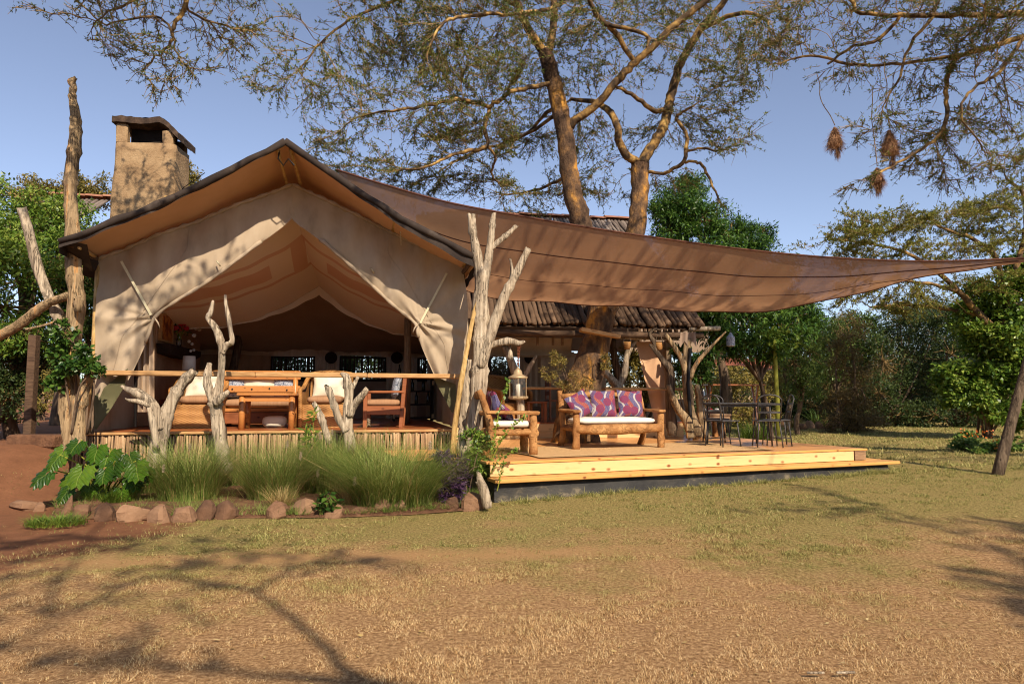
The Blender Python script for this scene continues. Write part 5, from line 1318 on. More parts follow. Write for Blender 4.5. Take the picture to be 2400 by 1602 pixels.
dt = thing('side_table', 'small square reddish table under the pole roof left of the acacia', 'table', bw(1255, 1.0), B_YAW)
MB().box((0, 0, .42), (.44, .42, .035), bev=.006).build('table_top', 'red_wood', dt)
for sx in (-1, 1):
    for sy in (-1, 1): MB().box((sx * .18, sy * .17, .2), (.05, .05, .4)).build('leg', 'red_wood', dt)
w3 = wicker_chair('dark wicker armchair half hidden behind the hanging lantern', 1180, 985, R(40)); w3.location = (bw(1185, 1.2)[0], bw(1185, 1.2)[1], Z_FLOOR); w3["group"] = 'wicker armchairs under the pole roof'
# log table with bottle and flowers behind the iron table, picnic table further back
q0 = W(1660, 968, 14.9)
lg = thing('log_table', 'grey plank table on log legs right of the corner post', 'table', (q0.x, 14.9, gz(q0.x, 14.9)), R(10))
h_ = q0.z - gz(q0.x, 14.9)
for k in range(3): MB().box((0, -.24 + .24 * k, h_ - .03), (.72, .225, .05), bev=.01).build('top_plank', 'plank_grey', lg)
MB().box((0, -.33, h_ - .11), (.66, .03, .1), bev=.006).build('apron', 'plank_grey', lg)
for sx in (-1, 1):
    m = MB(); log(m, (sx * .27, -.2, 0), (sx * .22, -.2, h_ - .06), .06, .05, 6 + sx); m.build('leg', 'log_wood', lg, True)
    m = MB(); log(m, (sx * .27, .2, 0), (sx * .22, .2, h_ - .06), .06, .05, 9 + sx); m.build('leg', 'log_wood', lg, True)
q1 = W(1647, 937, 15.3)
st = thing('bottle_stand', 'small crossed leg stand holding a metal bottle behind the log table', 'stand', (q1.x, 15.3, gz(q1.x, 15.3)))
hh = q1.z - gz(q1.x, 15.3)
MB().box((0, 0, hh), (.3, .24, .03), bev=.005).build('top', 'rail_wood', st)
for s in (-1, 1): MB().plank((s * .22, 0, 0), (-s * .1, .04 * s, hh), .05, .03, up=(0, 1, 0)).build('crossed_leg', 'rail_wood', st)
M['steel'] = mk('steel', [(0, C(150, 148, 144)), (1, C(190, 188, 182))], scale=5, bmp=.05, rough=.35, metal=.8)
tag(MB().lathe((0, 0, 0), [(.04, 0), (.042, .01), (.042, .15), (.03, .18), (.02, .2), (.02, .24)], 12).build('metal_bottle', 'steel', None, True, (q1.x + .02, 15.3, gz(q1.x, 15.3) + hh + .016)), 'silver bottle on the small crossed leg stand', 'bottle')
for k in range(3):
    o = MB().lathe((0, 0, 0), [(.05, 0), (.06, .04), (.045, .10), (.03, .11)], 9).build('pot', ('white_paint', 'petal', 'white_paint')[k], None, True, at(lg, (-.1 + .16 * k, .02 * k, h_ - .004))); tag(o, ('small white pot on the left of the log table', 'small crimson pot on the log table', 'small white pot on the right of the log table')[k], 'pot', 'small pots on the log table')
q2 = W(1715, 902, 20); zg = gz(q2.x, 20)
pt = thing('picnic_table', 'reddish wooden table on trestles beyond the iron table', 'table', (q2.x, 20, zg), R(6)); hh = q2.z - zg
for k in range(4): MB().box((0, -.3 + .2 * k, hh), (1.7, .19, .04), bev=.006).build('top_plank', 'red_wood', pt)
for s in (-1, 1):
    MB().plank((s * .7, -.3, 0), (s * .7, .2, hh), .07, .05, up=(1, 0, 0)).build('trestle_leg', 'red_wood', pt); MB().plank((s * .7, .3, 0), (s * .7, -.2, hh), .07, .05, up=(1, 0, 0)).build('trestle_leg', 'red_wood', pt)
# rust brown canopy of a further tent
q3 = W(1740, 862, 24)
ft = thing('small_canopy', 'rust brown canvas canopy of a further tent behind the deck', 'canopy', (q3.x, 24, gz(q3.x, 24)))
zz = q3.z - gz(q3.x, 24)
MB().grid(lambda i, j: Vector((-1.3 + 2.4 * i, -1.5 + 3 * j, zz + .55 * j + .05 * math.sin(i * 6) - .12 * i)), 12, 6).build('canopy_sheet', 'rust_canvas', ft, True)
for x in (-1.0, .1, .95): m = MB(); gnarl(m, [(x, -1.4, 0), (x + .1, -1.4, zz * .5), (x - .05, -1.4, zz)], [.09, .08, .07], 8, int(x * 9) + 20, .08, 4); m.build('post', 'driftwood_dark', ft, True)

# far left: veranda post and low plastered kerb
px_ = W(68, 1018, 11.2).x; pz = gz(px_, 11.2)
fl_ = thing('veranda_post', 'square dark timber post at the far left under the bushes', 'post', (px_, 11.2, pz))
MB().box((0, 0, .85), (.13, .13, 1.8), bev=.01).build('shaft', 'beam', fl_)
kb0, kb1 = W(44, 1020, 11.0), W(142, 1020, 10.8)
tag(MB().plank(Vector((kb0.x - .1, 11.1, .70)), Vector((kb1.x, 10.9, .70)), .4, .2, bev=.03, jit=.01).build('low_kerb', 'soil', None), 'low earth coloured kerb left of the tent platform', 'kerb')

# ================================================================== trees
def chains_to_tubes(pos, par, rad, rmin, rmax):
    """decompose a skeleton into chains and skin those whose radius lies in [rmin, rmax)"""
    n = len(pos); ch = [[] for _ in range(n)]
    for i in range(n):
        if par[i] >= 0: ch[par[i]].append(i)
    main = [-1] * n
    for i in range(n):
        if ch[i]: main[i] = max(ch[i], key=lambda c: rad[c])
    mb = MB()
    starts = [i for i in range(n) if par[i] < 0 or main[par[i]] != i]
    for s_ in starts:
        c = [par[s_]] if par[s_] >= 0 else []
        i = s_
        while i >= 0: c.append(i); i = main[i]
        r = [min(rad[k], rad[s_] * 1.02) if q == 0 and par[s_] >= 0 else rad[k] for q, k in enumerate(c)]
        keep = [q for q in range(len(c)) if rmin <= r[q] < rmax]
        if len(keep) < 2: continue
        if keep[0] > 0: keep = [keep[0] - 1] + keep if r[keep[0] - 1] >= rmax else keep
        pts = [pos[c[q]] for q in keep]; rr = [r[q] for q in keep]
        sides = 12 if max(rr) > .12 else 8 if max(rr) > .05 else 5 if max(rr) > .018 else 3
        mb.tube(pts, rr, sides, cap=False, nz=.07 if max(rr) > .04 else 0, seed=s_)
    return mb
def grow(limbs, attract, step=.2, infl=2.0, kill=.32, iters=90, jitter=.35, up=0.0, tip=.0045, expo=2.25, g=None):
    """space colonisation from traced limbs towards attraction points"""
    g = g or np.random.default_rng(3)
    pos, par, fix = [], [], []
    for L in limbs:                       # each limb: list of (Vector, radius); joins the nearest existing node
        A = catmull([tuple(p) + (r,) for p, r in L], 4)
        seg = [A[0]]
        for a, b in zip(A[:-1], A[1:]):
            k = max(1, int(round(np.linalg.norm(b[:3] - a[:3]) / step)))
            for q in range(1, k + 1): seg.append(a + (b - a) * q / k)
        first = len(pos)
        for q, s_ in enumerate(seg):
            p = s_[:3] + (g.normal(0, .010, 3) if 0 < q < len(seg) - 1 else 0)
            if q == 0 and first > 0:
                d = np.linalg.norm(np.array(pos) - p, axis=1); k = int(d.argmin())
                if d[k] < .6: prev = k; continue
                pr = k
            else: pr = prev if q else -1
            pos.append(p); par.append(pr); fix.append(s_[3]); prev = len(pos) - 1
    pos = [np.array(p) for p in pos]
    A = np.array(attract, float); alive = np.ones(len(A), bool)
    near = np.full(len(A), -1); nd = np.full(len(A), 1e9)
    def upd(ids):
        P = np.array([pos[i] for i in ids])
        for s_ in range(0, len(P), 400):
            D = np.linalg.norm(A[:, None, :] - P[None, s_:s_ + 400, :], axis=2); k = D.argmin(1); d = D[np.arange(len(A)), k]
            b = d < nd; nd[b] = d[b]; near[b] = np.array(ids[s_:s_ + 400])[k[b]]
    upd(list(range(len(pos))))
    nch = np.zeros(200000, int)
    for it in range(iters):
        alive &= nd > kill
        ok = alive & (nd < infl * (3 if it < 30 else 1.5))
        if not ok.any(): break
        ids = near[ok]; dirs = unit(A[ok] - np.array([pos[i] for i in ids]))
        acc = {}
        for i, d in zip(ids, dirs): acc[i] = acc.get(i, 0) + d
        new = []
        for i, d in acc.items():
            if nch[i] >= 3: 
                alive[near == i] &= (g.random((near == i).sum()) > .5); continue
            d = d / (np.linalg.norm(d) + 1e-6) + g.normal(0, jitter, 3) * [1, 1, .6]; d[2] += up
            if par[i] >= 0:
                t = pos[i] - pos[par[i]]; d = d + .45 * t / (np.linalg.norm(t) + 1e-6)
            d /= np.linalg.norm(d)
            pos.append(pos[i] + d * step); par.append(i); fix.append(0); nch[i] += 1; new.append(len(pos) - 1)
        if not new: break
        upd(new)
    n = len(pos); r = np.zeros(n); acc = np.zeros(n)
    isleaf = np.ones(n, bool)
    for i in range(n):
        if par[i] >= 0: isleaf[par[i]] = False
    # parents always come before children
    for i in range(n - 1, -1, -1):
        r[i] = max(tip if isleaf[i] else acc[i] ** (1 / expo), 0)
        if par[i] >= 0: acc[par[i]] += r[i] ** expo
        if fix[i]: r[i] = max(min(r[i], fix[i] * 1.1), fix[i])
    return np.array(pos), par, r
def pads(lst, per=60, g=None):
    g = g or np.random.default_rng(5); out = []
    for c, rx, ry, rz in lst:
        n = int(per * (rx * ry) ** .9 * (.6 + rz)); d = unit(g.normal(0, 1, (n, 3))) * g.random((n, 1)) ** .4
        out.append(np.array(c) + d * [rx, ry, rz * .75])
    return np.concatenate(out)
def acacia_foliage(pos, par, rad, rlim=.02, twl=(.12, .38), ntw=1.6, lc=7, ls=(.03, .06), droop=-.05, g=None, bare=.25, lw=.45):
    """straight thorny twigs in flat sprays, small leaf rosettes sitting tight along each twig"""
    g = g or np.random.default_rng(9)
    ids = np.array([i for i in range(len(pos)) if rad[i] < rlim and par[i] >= 0])
    clump = vnoise(pos[ids, 0], pos[ids, 1] + pos[ids, 2] * .7, 1.3)
    ids = np.repeat(ids, g.poisson(ntw * np.clip((clump - .15) * 1.7, .2, 1.6)))
    P = pos[ids]; T = unit(P - pos[np.array(par)[ids]])
    D = unit(T + g.normal(0, .62, P.shape) * [1, 1, .40] + [0, 0, droop]); L = g.uniform(*twl, len(P))[:, None] * (.7 + .8 * g.random((len(P), 1)) ** 2)
    Mid = P + D * L * .5 + g.normal(0, .012, P.shape); E = P + D * L + [0, 0, 1] * (-.15 * L * g.random((len(P), 1))) + g.normal(0, .018, P.shape)
    V1, q1 = sticks_np(P, Mid, .0055, .0045); V2, q2 = sticks_np(Mid, E, .0045, .0022)
    TV_ = np.concatenate([V1, V2]); Tq = np.concatenate([q1, q2 + len(V1)])
    leafy = g.random(len(P)) > bare
    nr = np.maximum(2, (L[:, 0] / .055).astype(int)) * leafy                    # rosettes along the twig
    w = np.repeat(np.arange(len(P)), nr); t = g.random(len(w))[:, None] ** .8
    c = np.where(t < .5, P[w] + (Mid[w] - P[w]) * t * 2, Mid[w] + (E[w] - Mid[w]) * (t - .5) * 2)
    k = max(2, int(lc / 3)); w2 = np.repeat(np.arange(len(w)), k)
    base = c[w2] + g.normal(0, .006, (len(w2), 3))
    ld = unit(D[w][w2] * .35 + g.normal(0, .8, base.shape) + [0, 0, .25]); ln = g.normal(0, .6, base.shape) + [0, 0, 1]
    s_ = g.uniform(*ls, len(w2))
    LV, Lq = leaves_np(base, ld, ln, s_, s_ * lw)
    return TV_, Tq, LV, Lq
def acacia(label, limbs, attr, base, group='acacia trees', leaf='acacia_leaf', gk={}, fk={}, split=.045, seed=1):
    g = np.random.default_rng(seed)
    pos, par, rad = grow(limbs, attr, g=g, **gk)
    root = thing('acacia_tree', label, 'tree', base, group=group)
    b = np.array(base)
    chains_to_tubes([Vector(p - b) for p in pos], par, rad, .11, 99).build('trunk', 'bark', root, True)
    chains_to_tubes([Vector(p - b) for p in pos], par, rad, split * .35, .11).build('limbs', 'limb_bark', root, True)
    m = chains_to_tubes([Vector(p - b) for p in pos], par, rad, .0, split * .35)
    TVv, Tq, LV, Lq = acacia_foliage(pos, par, rad, g=g, **fk)
    mv = np.array([tuple(v) for v in m.v]) if m.v else np.zeros((0, 3)); mq = np.array([f for f in m.f if len(f) == 4])
    allv = np.concatenate([mv, TVv - b]); allq = np.concatenate([mq, Tq + len(mv)]) if len(mq) else Tq
    place('twigs', npmesh('twigs', allv, allq), 'twig_bark', root)
    place('crown', npmesh('crown', LV - b, Lq), leaf, root)
    print('ACACIA', label[:30], 'nodes', len(pos), 'twig quads', len(allq), 'leaves', len(Lq))
    return root
def wl(pts, Y): return [(W(p[0], p[1], Y + (p[3] if len(p) > 3 else 0)), p[2] * (.92 if p[2] > 18 else .74) * (Y + (p[3] if len(p) > 3 else 0)) / F) for p in pts]

# --- the big acacia that grows through the deck
AY = 13.3
limbs = [
    wl([(1350, 1060, 66), (1352, 1010, 58), (1356, 950, 53), (1368, 900, 46), (1384, 850, 40), (1397, 800, 36), (1408, 745, 36), (1420, 690, 40)], AY),
    wl([(1420, 690, 34), (1396, 640, 28), (1376, 575, 27), (1358, 511, 27), (1343, 455, 25), (1335, 409, 24), (1329, 355, 23), (1323, 307, 23), (1310, 245, 22), (1297, 194, 21), (1277, 123, 20)], AY),
    wl([(1277, 123, 15), (1255, 95, 14, -.2), (1236, 66, 13, -.3), (1215, 15, 11, -.4), (1180, -70, 9, -.7), (1100, -160, 7, -1.2)], AY),
    wl([(1280, 130, 14), (1292, 95, 13, .1), (1298, 51, 12, .2), (1302, -10, 11, .2), (1330, -120, 8, .3)], AY),
    wl([(1325, 305, 15), (1343, 286, 14, -.1), (1404, 240, 13, -.3), (1455, 179, 13, -.5), (1490, 145, 12, -.6), (1527, 112, 12, -.7), (1570, 70, 12, -.8), (1609, 36, 11, -.9), (1645, 10, 10, -1), (1720, -60, 8, -1.2)], AY),
    wl([(1420, 690, 30), (1446, 640, 27), (1470, 590, 25), (1490, 540, 24, .1), (1499, 480, 23, .2), (1501, 409, 23, .3), (1501, 380, 24, .3)], AY),
    wl([(1501, 385, 15, .3), (1471, 366, 14, .2), (1452, 335, 13, .1), (1446, 291, 12, .0), (1432, 265, 11, .1), (1415, 250, 10, .3), (1390, 238, 8, .6), (1340, 232, 6, 1.0)], AY),
    wl([(1501, 385, 17, .3), (1527, 347, 17, .3), (1545, 315, 16, .3), (1558, 286, 16, .4), (1568, 250, 15, .5), (1573, 225, 15, .5), (1585, 180, 14, .5), (1599, 138, 13, .4), (1639, 72, 12, .2), (1690, 15, 10, 0), (1740, -60, 8, -.3)], AY),
    wl([(1510, 400, 6, .3), (1545, 406, 6, .2), (1575, 398, 6, .1), (1598, 383, 7, .0), (1609, 345, 7, 0), (1606, 307, 6, 0), (1585, 280, 6, .1), (1600, 262, 5, .0), (1622, 250, 4, -.1)], AY),
    wl([(1606, 380, 5, .0), (1630, 378, 5, -.1), (1650, 395, 5, -.2), (1668, 430, 4, -.3), (1684, 466, 3, -.3)], AY),
    wl([(1625, 350, 4, -.1), (1650, 348, 4, -.1), (1680, 354, 3, -.2)], AY),
    wl([(1575, 245, 8, .5), (1540, 262, 8, .2), (1505, 240, 7, .0), (1470, 215, 6, -.2), (1445, 205, 5, -.4)], AY),
    wl([(1490, 150, 8, -.6), (1440, 75, 9, -.8), (1420, 55, 9, -.9), (1395, 30, 8, -1.0), (1380, -10, 7, -1.2)], AY),
    wl([(1430, 60, 7, -.9), (1480, 70, 7, -1.1), (1520, 85, 6, -1.3), (1515, 110, 5, -1.4)], AY),
    # limbs reaching left through the crown
    wl([(1297, 194, 8), (1240, 205, 8, -.4), (1197, 216, 7, -.8), (1165, 240, 7, -1.0), (1136, 246, 7, -1.1), (1070, 234, 7, -1.5), (1005, 245, 6, -1.8), (956, 254, 5, -2.0), (890, 262, 4, -2.2)], AY),
    wl([(1150, 245, 7, -1.0), (1140, 275, 7, -1.0), (1135, 300, 7, -1.0), (1143, 337, 6, -1.0), (1120, 350, 6, -1.1), (1097, 353, 6, -1.2), (1044, 371, 5, -1.4), (1002, 390, 4, -1.5), (930, 400, 3, -1.6)], AY),
    wl([(1140, 335, 5, -1.0), (1162, 370, 4, -.8), (1150, 405, 4, -.6), (1170, 430, 3, -.5)], AY),
    wl([(1330, 0, 7, .2), (1290, 20, 7, -.3), (1250, 28, 7, -.7), (1190, 34, 6, -1.2), (1136, 32, 6, -1.6), (1070, 42, 6, -1.9), (1040, 52, 5, -2.0), (1015, 90, 4, -2.2), (1000, 130, 3, -2.3)], AY),
    wl([(1260, 300, 6, .6), (1200, 330, 5, 1.0), (1130, 350, 5, 1.3), (1060, 380, 4, 1.5)], AY),
    wl([(1310, 245, 7), (1270, 275, 6, .4), (1240, 310, 5, .8), (1180, 330, 4, 1.1)], AY),
    wl([(1335, 409, 6, .2), (1290, 430, 5, .8), (1240, 450, 4, 1.3), (1180, 455, 3, 1.6)], AY),
    wl([(1215, 15, 8, -.4), (1120, -30, 7, -.6), (1000, -20, 6, -.8), (900, 10, 5, -1.0), (830, 40, 4, -1.1), (800, 60, 4, -1.1), (740, 110, 3, -1.2)], AY),
    wl([(1640, 72, 9, .2), (1690, 45, 8, -.2), (1750, 30, 7, -.6), (1800, 50, 5, -.9)], AY),
]
pl = [(820, 330, 12.3, .9, .9, .4), (900, 400, 13.2, 1., 1., .35), (800, 210, 12, .8, .9, .5), (960, 260, 11.5, 1.1, 1., .5), (1080, 300, 12.6, 1.2, 1.2, .5), (1000, 430, 14., 1.0, 1., .3), (1140, 440, 14, 1.1, 1, .35), (1240, 475, 14.8, .9, .9, .25),
      (1120, 180, 12, 1.2, 1, .5), (1000, 120, 12.5, 1.3, 1.2, .5), (880, 100, 12.5, 1.1, 1, .6), (1200, 90, 12.5, 1.2, 1.2, .5), (1230, 320, 14.6, 1, 1, .5), (1400, 60, 12.5, 1., 1, .5), (1400, 330, 15, .9, 1, .5), (1440, 455, 14.8, .7, .8, .35),
      (1610, 300, 14, 1.1, 1, .5), (1720, 325, 13.8, .6, .8, .25), (1690, 210, 13.6, .9, 1, .5), (1560, 120, 12.8, 1, 1, .5), (1750, 110, 12.2, 1.1, 1.2, .5), (1400, 170, 13.4, .8, .8, .4), (1570, 420, 13.9, .6, .7, .35),
      (700, 90, 12.2, .8, .9, .5), (660, 190, 11.8, .7, .8, .35), (760, 400, 12.6, .5, .6, .25), (1060, 20, 12, 1.2, 1.2, .4), (1280, 200, 14, .8, 1, .4), (1350, 420, 15, .8, .8, .35), (1500, 40, 14, 1.2, 1.2, .6), (1250, -40, 13, 1.5, 1.6, .5), (1600, -60, 13, 1.5, 1.6, .5), (900, -60, 12, 1.5, 1.4, .5), (1420, -140, 13.5, 2, 2, .6)]
attr = pads([(tuple(W(x, y, d)), a, b, c) for x, y, d, a, b, c in pl], 160)
base = W(1352, 1035, AY); base.z = gz(base.x, AY)
big = acacia('big fever acacia with two dark trunks growing through the deck', limbs, attr, base, gk=dict(step=.15, kill=.22, infl=1.6, jitter=.26, iters=110), fk=dict(ntw=4.9, lc=9, ls=(.034, .070), lw=.30, twl=(.16, .42), rlim=.02, bare=.12), seed=11)

# --- acacia off to the right whose low branches with nests hang into the picture
b2 = Vector((12.2, 8.2, gz(12.2, 8.2)))
limbs = [[(b2 + Vector((0, 0, -.2)), .30), (b2 + Vector((-.2, .1, 2)), .26), (b2 + Vector((-.1, .3, 4)), .23), (b2 + Vector((-.6, .6, 6)), .2)],
         [(b2 + Vector((-.6, .6, 6)), .16)] + wl([(2560, 0, 10), (2400, 31, 9), (2273, 36, 8), (2190, 36, 7), (2110, 38, 7), (2017, 31, 6), (1990, 0, 5), (1900, -60, 4)], 10.2),
         [(b2 + Vector((-.4, .5, 5)), .12)] + wl([(2540, 70, 11), (2400, 87, 9), (2324, 110, 9), (2258, 128, 8), (2227, 158, 8), (2217, 215, 7), (2222, 266, 7), (2202, 317, 6), (2145, 358, 5), (2094, 388, 4), (2040, 415, 3)], 10.3),
         wl([(2258, 128, 6), (2180, 140, 6, .2), (2090, 150, 5, .3), (1990, 150, 5, .4), (1900, 130, 4, .4), (1830, 150, 3, .4)], 10.3),
         wl([(2110, 38, 6), (2060, 90, 6, .2), (2000, 110, 5, .2), (1940, 150, 4, .2)], 10.2),
         wl([(2190, 36, 6), (2130, 110, 5, .1), (2110, 180, 4, .1), (2080, 230, 3, .1)], 10.2),
         wl([(2400, 87, 6), (2340, 170, 6, -.4), (2290, 200, 5, -.6), (2250, 260, 4, -.8), (2300, 340, 3, -.8)], 10.3)]
pl = [(1850, 90, 10.8, .6, .8, .4), (1950, 60, 10.3, .8, .9, .4), (2050, 110, 10.5, .8, .9, .4), (2150, 180, 10.4, .7, .8, .35), (2250, 100, 10, .7, .8, .4), (2340, 50, 9.6, .8, .9, .4), (2060, 300, 10.6, .55, .7, .25), (2170, 380, 10.8, .6, .7, .25), (2300, 280, 10.3, .7, .8, .4), (2385, 200, 10, .6, .8, .5), (2080, 40, 10, .8, .9, .3), (1980, 170, 10.7, .5, .7, .2), (2250, 420, 10.7, .4, .6, .15), (2010, 440, 10.5, .35, .4, .08), (2330, 380, 10.2, .5, .6, .2),
      (1860, 20, 10.8, .7, .8, .3), (2200, 300, 10.6, .6, .7, .3), (2450, 100, 9.8, .8, 1, .5), (2300, -80, 9.5, 1.4, 1.5, .4), (2050, -90, 9.5, 1.4, 1.5, .4), (2600, -100, 9, 1.6, 1.6, .5), (1900, -120, 9, 1.2, 1.4, .4)]
attr = pads([(tuple(W(x, y, d)), a, b, c) for x, y, d, a, b, c in pl], 190)
acacia('acacia branches hanging into the upper right with weaver nests', limbs, attr, b2, gk=dict(step=.12, kill=.19, infl=1.4, jitter=.25, iters=90), fk=dict(ntw=5.0, lc=9, lw=.32, ls=(.028, .058), twl=(.14, .36), rlim=.018, droop=-.12), seed=12)

# --- acacia off to the left, its branch tips hang in the upper left
b3 = Vector((-10.5, 4.2, 0))
limbs = [[(b3 + Vector((0, 0, -.2)), .28), (b3 + Vector((.2, .2, 2.5)), .24), (b3 + Vector((.8, .5, 5)), .2), (b3 + Vector((2.0, 1.4, 6.8)), .15)],
         [(b3 + Vector((2.0, 1.4, 6.8)), .12), (Vector((-6.4, 6.8, 7.4)), .10)] + wl([(470, -120, 9), (445, -30, 8), (432, 20, 7), (405, 60, 6), (402, 100, 5), (380, 120, 4), (352, 150, 3)], 8.6),
         wl([(402, 75, 4), (380, 45, 4), (320, 42, 4), (250, 60, 3)], 8.6), wl([(405, 85, 4), (415, 130, 3), (440, 160, 3)], 8.6), wl([(432, 20, 4), (490, 50, 4), (560, 70, 3), (600, 80, 3)], 8.7),
         wl([(445, -30, 5), (350, -10, 5, -.3), (270, 20, 4, -.4), (220, 60, 3, -.4)], 8.6)]
pl = [(240, 60, 8.4, .33, .5, .25), (320, 120, 8.5, .42, .55, .3), (410, 150, 8.7, .45, .55, .25), (400, 40, 8.9, .55, .6, .3), (520, 80, 9, .45, .5, .3), (570, 60, 9, .25, .4, .2), (380, 200, 8.6, .22, .3, .12), (290, 20, 8.3, .5, .6, .25), (510, 150, 8.9, .15, .3, .15), (470, -60, 9, .9, 1., .35), (300, -90, 8.3, .9, 1., .35), (120, -140, 8, 1., 1.2, .35), (380, -200, 8, 1.6, 1.8, .4), (0, -200, 7.5, 1.4, 1.5, .4), (60, 20, 8.0, .12, .2, .1), (130, 40, 8.2, .1, .2, .2)]
attr = pads([(tuple(W(x, y, d)), a, b, c) for x, y, d, a, b, c in pl], 300)
acacia('acacia branch tips hanging into the upper left of the sky', limbs, attr, b3, gk=dict(step=.09, kill=.13, infl=1.2, jitter=.28, iters=120), fk=dict(ntw=3.6, lc=9, lw=.32, ls=(.028, .052), twl=(.10, .26), rlim=.016, bare=.1), seed=13)

# --- the acacia behind the viewer, whose shadow lies on the lawn, the tent and the sail
def sh(px, py, h, p=None):
    q = Vector(p) if p is not None else GG(px, py); return q + S * ((h - q.z) / S.z)
def shw(px, py, Y, h): return sh(0, 0, h, W(px, py, Y))
b4 = Vector((3.7, -3.0, 0))
limbs = [[(b4 + Vector((0, 0, -.2)), .24), (b4 + Vector((.1, .1, 2.2)), .2), (b4 + Vector((-.1, .2, 4.4)), .14), (sh(880, 1602, 5.4), .05), (sh(770, 1520, 5.9), .032), (sh(690, 1450, 6.6), .03), (sh(600, 1385, 7.3), .026)],
         [(sh(880, 1602, 5.4), .05), (sh(420, 1560, 7.0), .014), (sh(150, 1520, 7.6), .010)],
         [(sh(600, 1385, 7.3), .03), (sh(700, 1330, 7.6), .02), (sh(880, 1310, 7.8), .015)],
         [(sh(600, 1385, 7.3), .03), (sh(350, 1350, 7.8), .025), (sh(120, 1390, 8.0), .02), (shw(330, 690, 10.6, 8.4), .02)]]
pl = [(sh(250, 1375, 7.6), .9, .5, .25), (sh(60, 1400, 7.6), .8, .6, .25), (sh(420, 1350, 7.6), .7, .4, .2), (sh(560, 1310, 7.8), .7, .35, .15), (sh(800, 1345, 7.6), .6, .15, .1), (sh(780, 1310, 7.6), .5, .12, .1), (sh(380, 1455, 7.0), .5, .15, .1), (sh(160, 1560, 6.8), .6, .35, .2), (sh(250, 1530, 6.8), .5, .3, .2), (sh(40, 1500, 7), .5, .3, .2), (sh(480, 1270, 8.0), .5, .25, .2),
      (sh(150, 1280, 8), 1., .6, .25), (shw(330, 700, 10.5, 8.2), .6, .45, .2), (shw(270, 720, 10.5, 8.0), .4, .4, .2), (shw(440, 665, 10.7, 8.3), .6, .45, .2), (shw(430, 690, 10.7, 8.0), .4, .3, .2), (shw(550, 610, 10.8, 8.4), .4, .3, .2), (shw(840, 655, 11.3, 8.3), .5, .4, .2), (shw(930, 720, 11.3, 8.3), .35, .3, .15), (shw(1020, 800, 11.4, 8.2), .3, .3, .15), (shw(300, 820, 10.5, 8.2), .3, .3, .1), (shw(330, 390, 13.4, 8.9), .8, .7, .3), (shw(300, 450, 13.4, 8.9), .8, .6, .3), (shw(350, 430, 13.4, 8.6), .6, .5, .3), (shw(280, 360, 13.4, 9.0), .5, .5, .3)]
attr = pads([(tuple(c), a, b, d) for c, a, b, d in pl], 125, np.random.default_rng(21))
acacia('acacia behind the viewer, known by its branch shadows on the left lawn', limbs, attr, b4, gk=dict(step=.16, kill=.2, infl=2.5, jitter=.3, iters=150), fk=dict(ntw=3.6, lc=9, ls=(.05, .09), rlim=.02), seed=14)
b5 = Vector((12.0, -.5, 0))
limbs = [[(b5 + Vector((0, 0, -.2)), .24), (b5 + Vector((.1, .1, 2.5)), .2), (b5 + Vector((-.1, .2, 5)), .15), (b5 + Vector((-1, .6, 7)), .1)],
         [(b5 + Vector((-1, .6, 7)), .07), (sh(2380, 1400, 7.6), .02), (sh(2330, 1280, 7.7), .016), (shw(1900, 600, 11.3, 8.0), .012), (shw(1500, 600, 11.8, 8.4), .010), (shw(1250, 600, 11.8, 8.4), .008)]]
pl = [(sh(2000, 1045, 7.6), 1.4, .5, .2), (sh(2130, 1060, 7.6), 1.2, .5, .2), (sh(2080, 1010, 7.6), 1.6, .9, .2), (sh(2230, 1075, 7.6), 1.0, .5, .2), (sh(1900, 1075, 7.6), .7, .3, .15), (sh(2000, 1200, 7.6), .8, .3, .2), (sh(2300, 1230, 7.8), 1., .5, .25), (sh(2320, 1360, 7.4), .5, .3, .2), (sh(2390, 1420, 7.2), .4, .5, .3), (sh(2360, 1290, 7.6), .6, .4, .3), (sh(1750, 1190, 7.8), .6, .15, .1),
      (shw(1220, 620, 11.9, 8.2), .9, .6, .3), (shw(1180, 560, 11.4, 8.2), .6, .5, .3), (shw(1300, 600, 11.6, 8.2), .7, .5, .3), (shw(1380, 640, 12.1, 8.2), .9, .6, .3), (shw(1480, 600, 11.6, 8.2), .7, .4, .3), (shw(1560, 640, 12.0, 8.2), .8, .5, .3), (shw(1650, 610, 11.6, 8.0), .6, .4, .25), (shw(1750, 640, 11.8, 8.0), .6, .4, .2), (shw(1900, 640, 11.5, 8.0), .5, .4, .2)]
attr = pads([(tuple(c), a, b, d) for c, a, b, d in pl], 135, np.random.default_rng(22))
acacia('acacia outside the right edge, known by its shadows on the lawn there', limbs, attr, b5, gk=dict(step=.16, kill=.2, infl=2.5, jitter=.3, iters=150), fk=dict(ntw=3.6, lc=9, ls=(.05, .09), rlim=.02), seed=16)

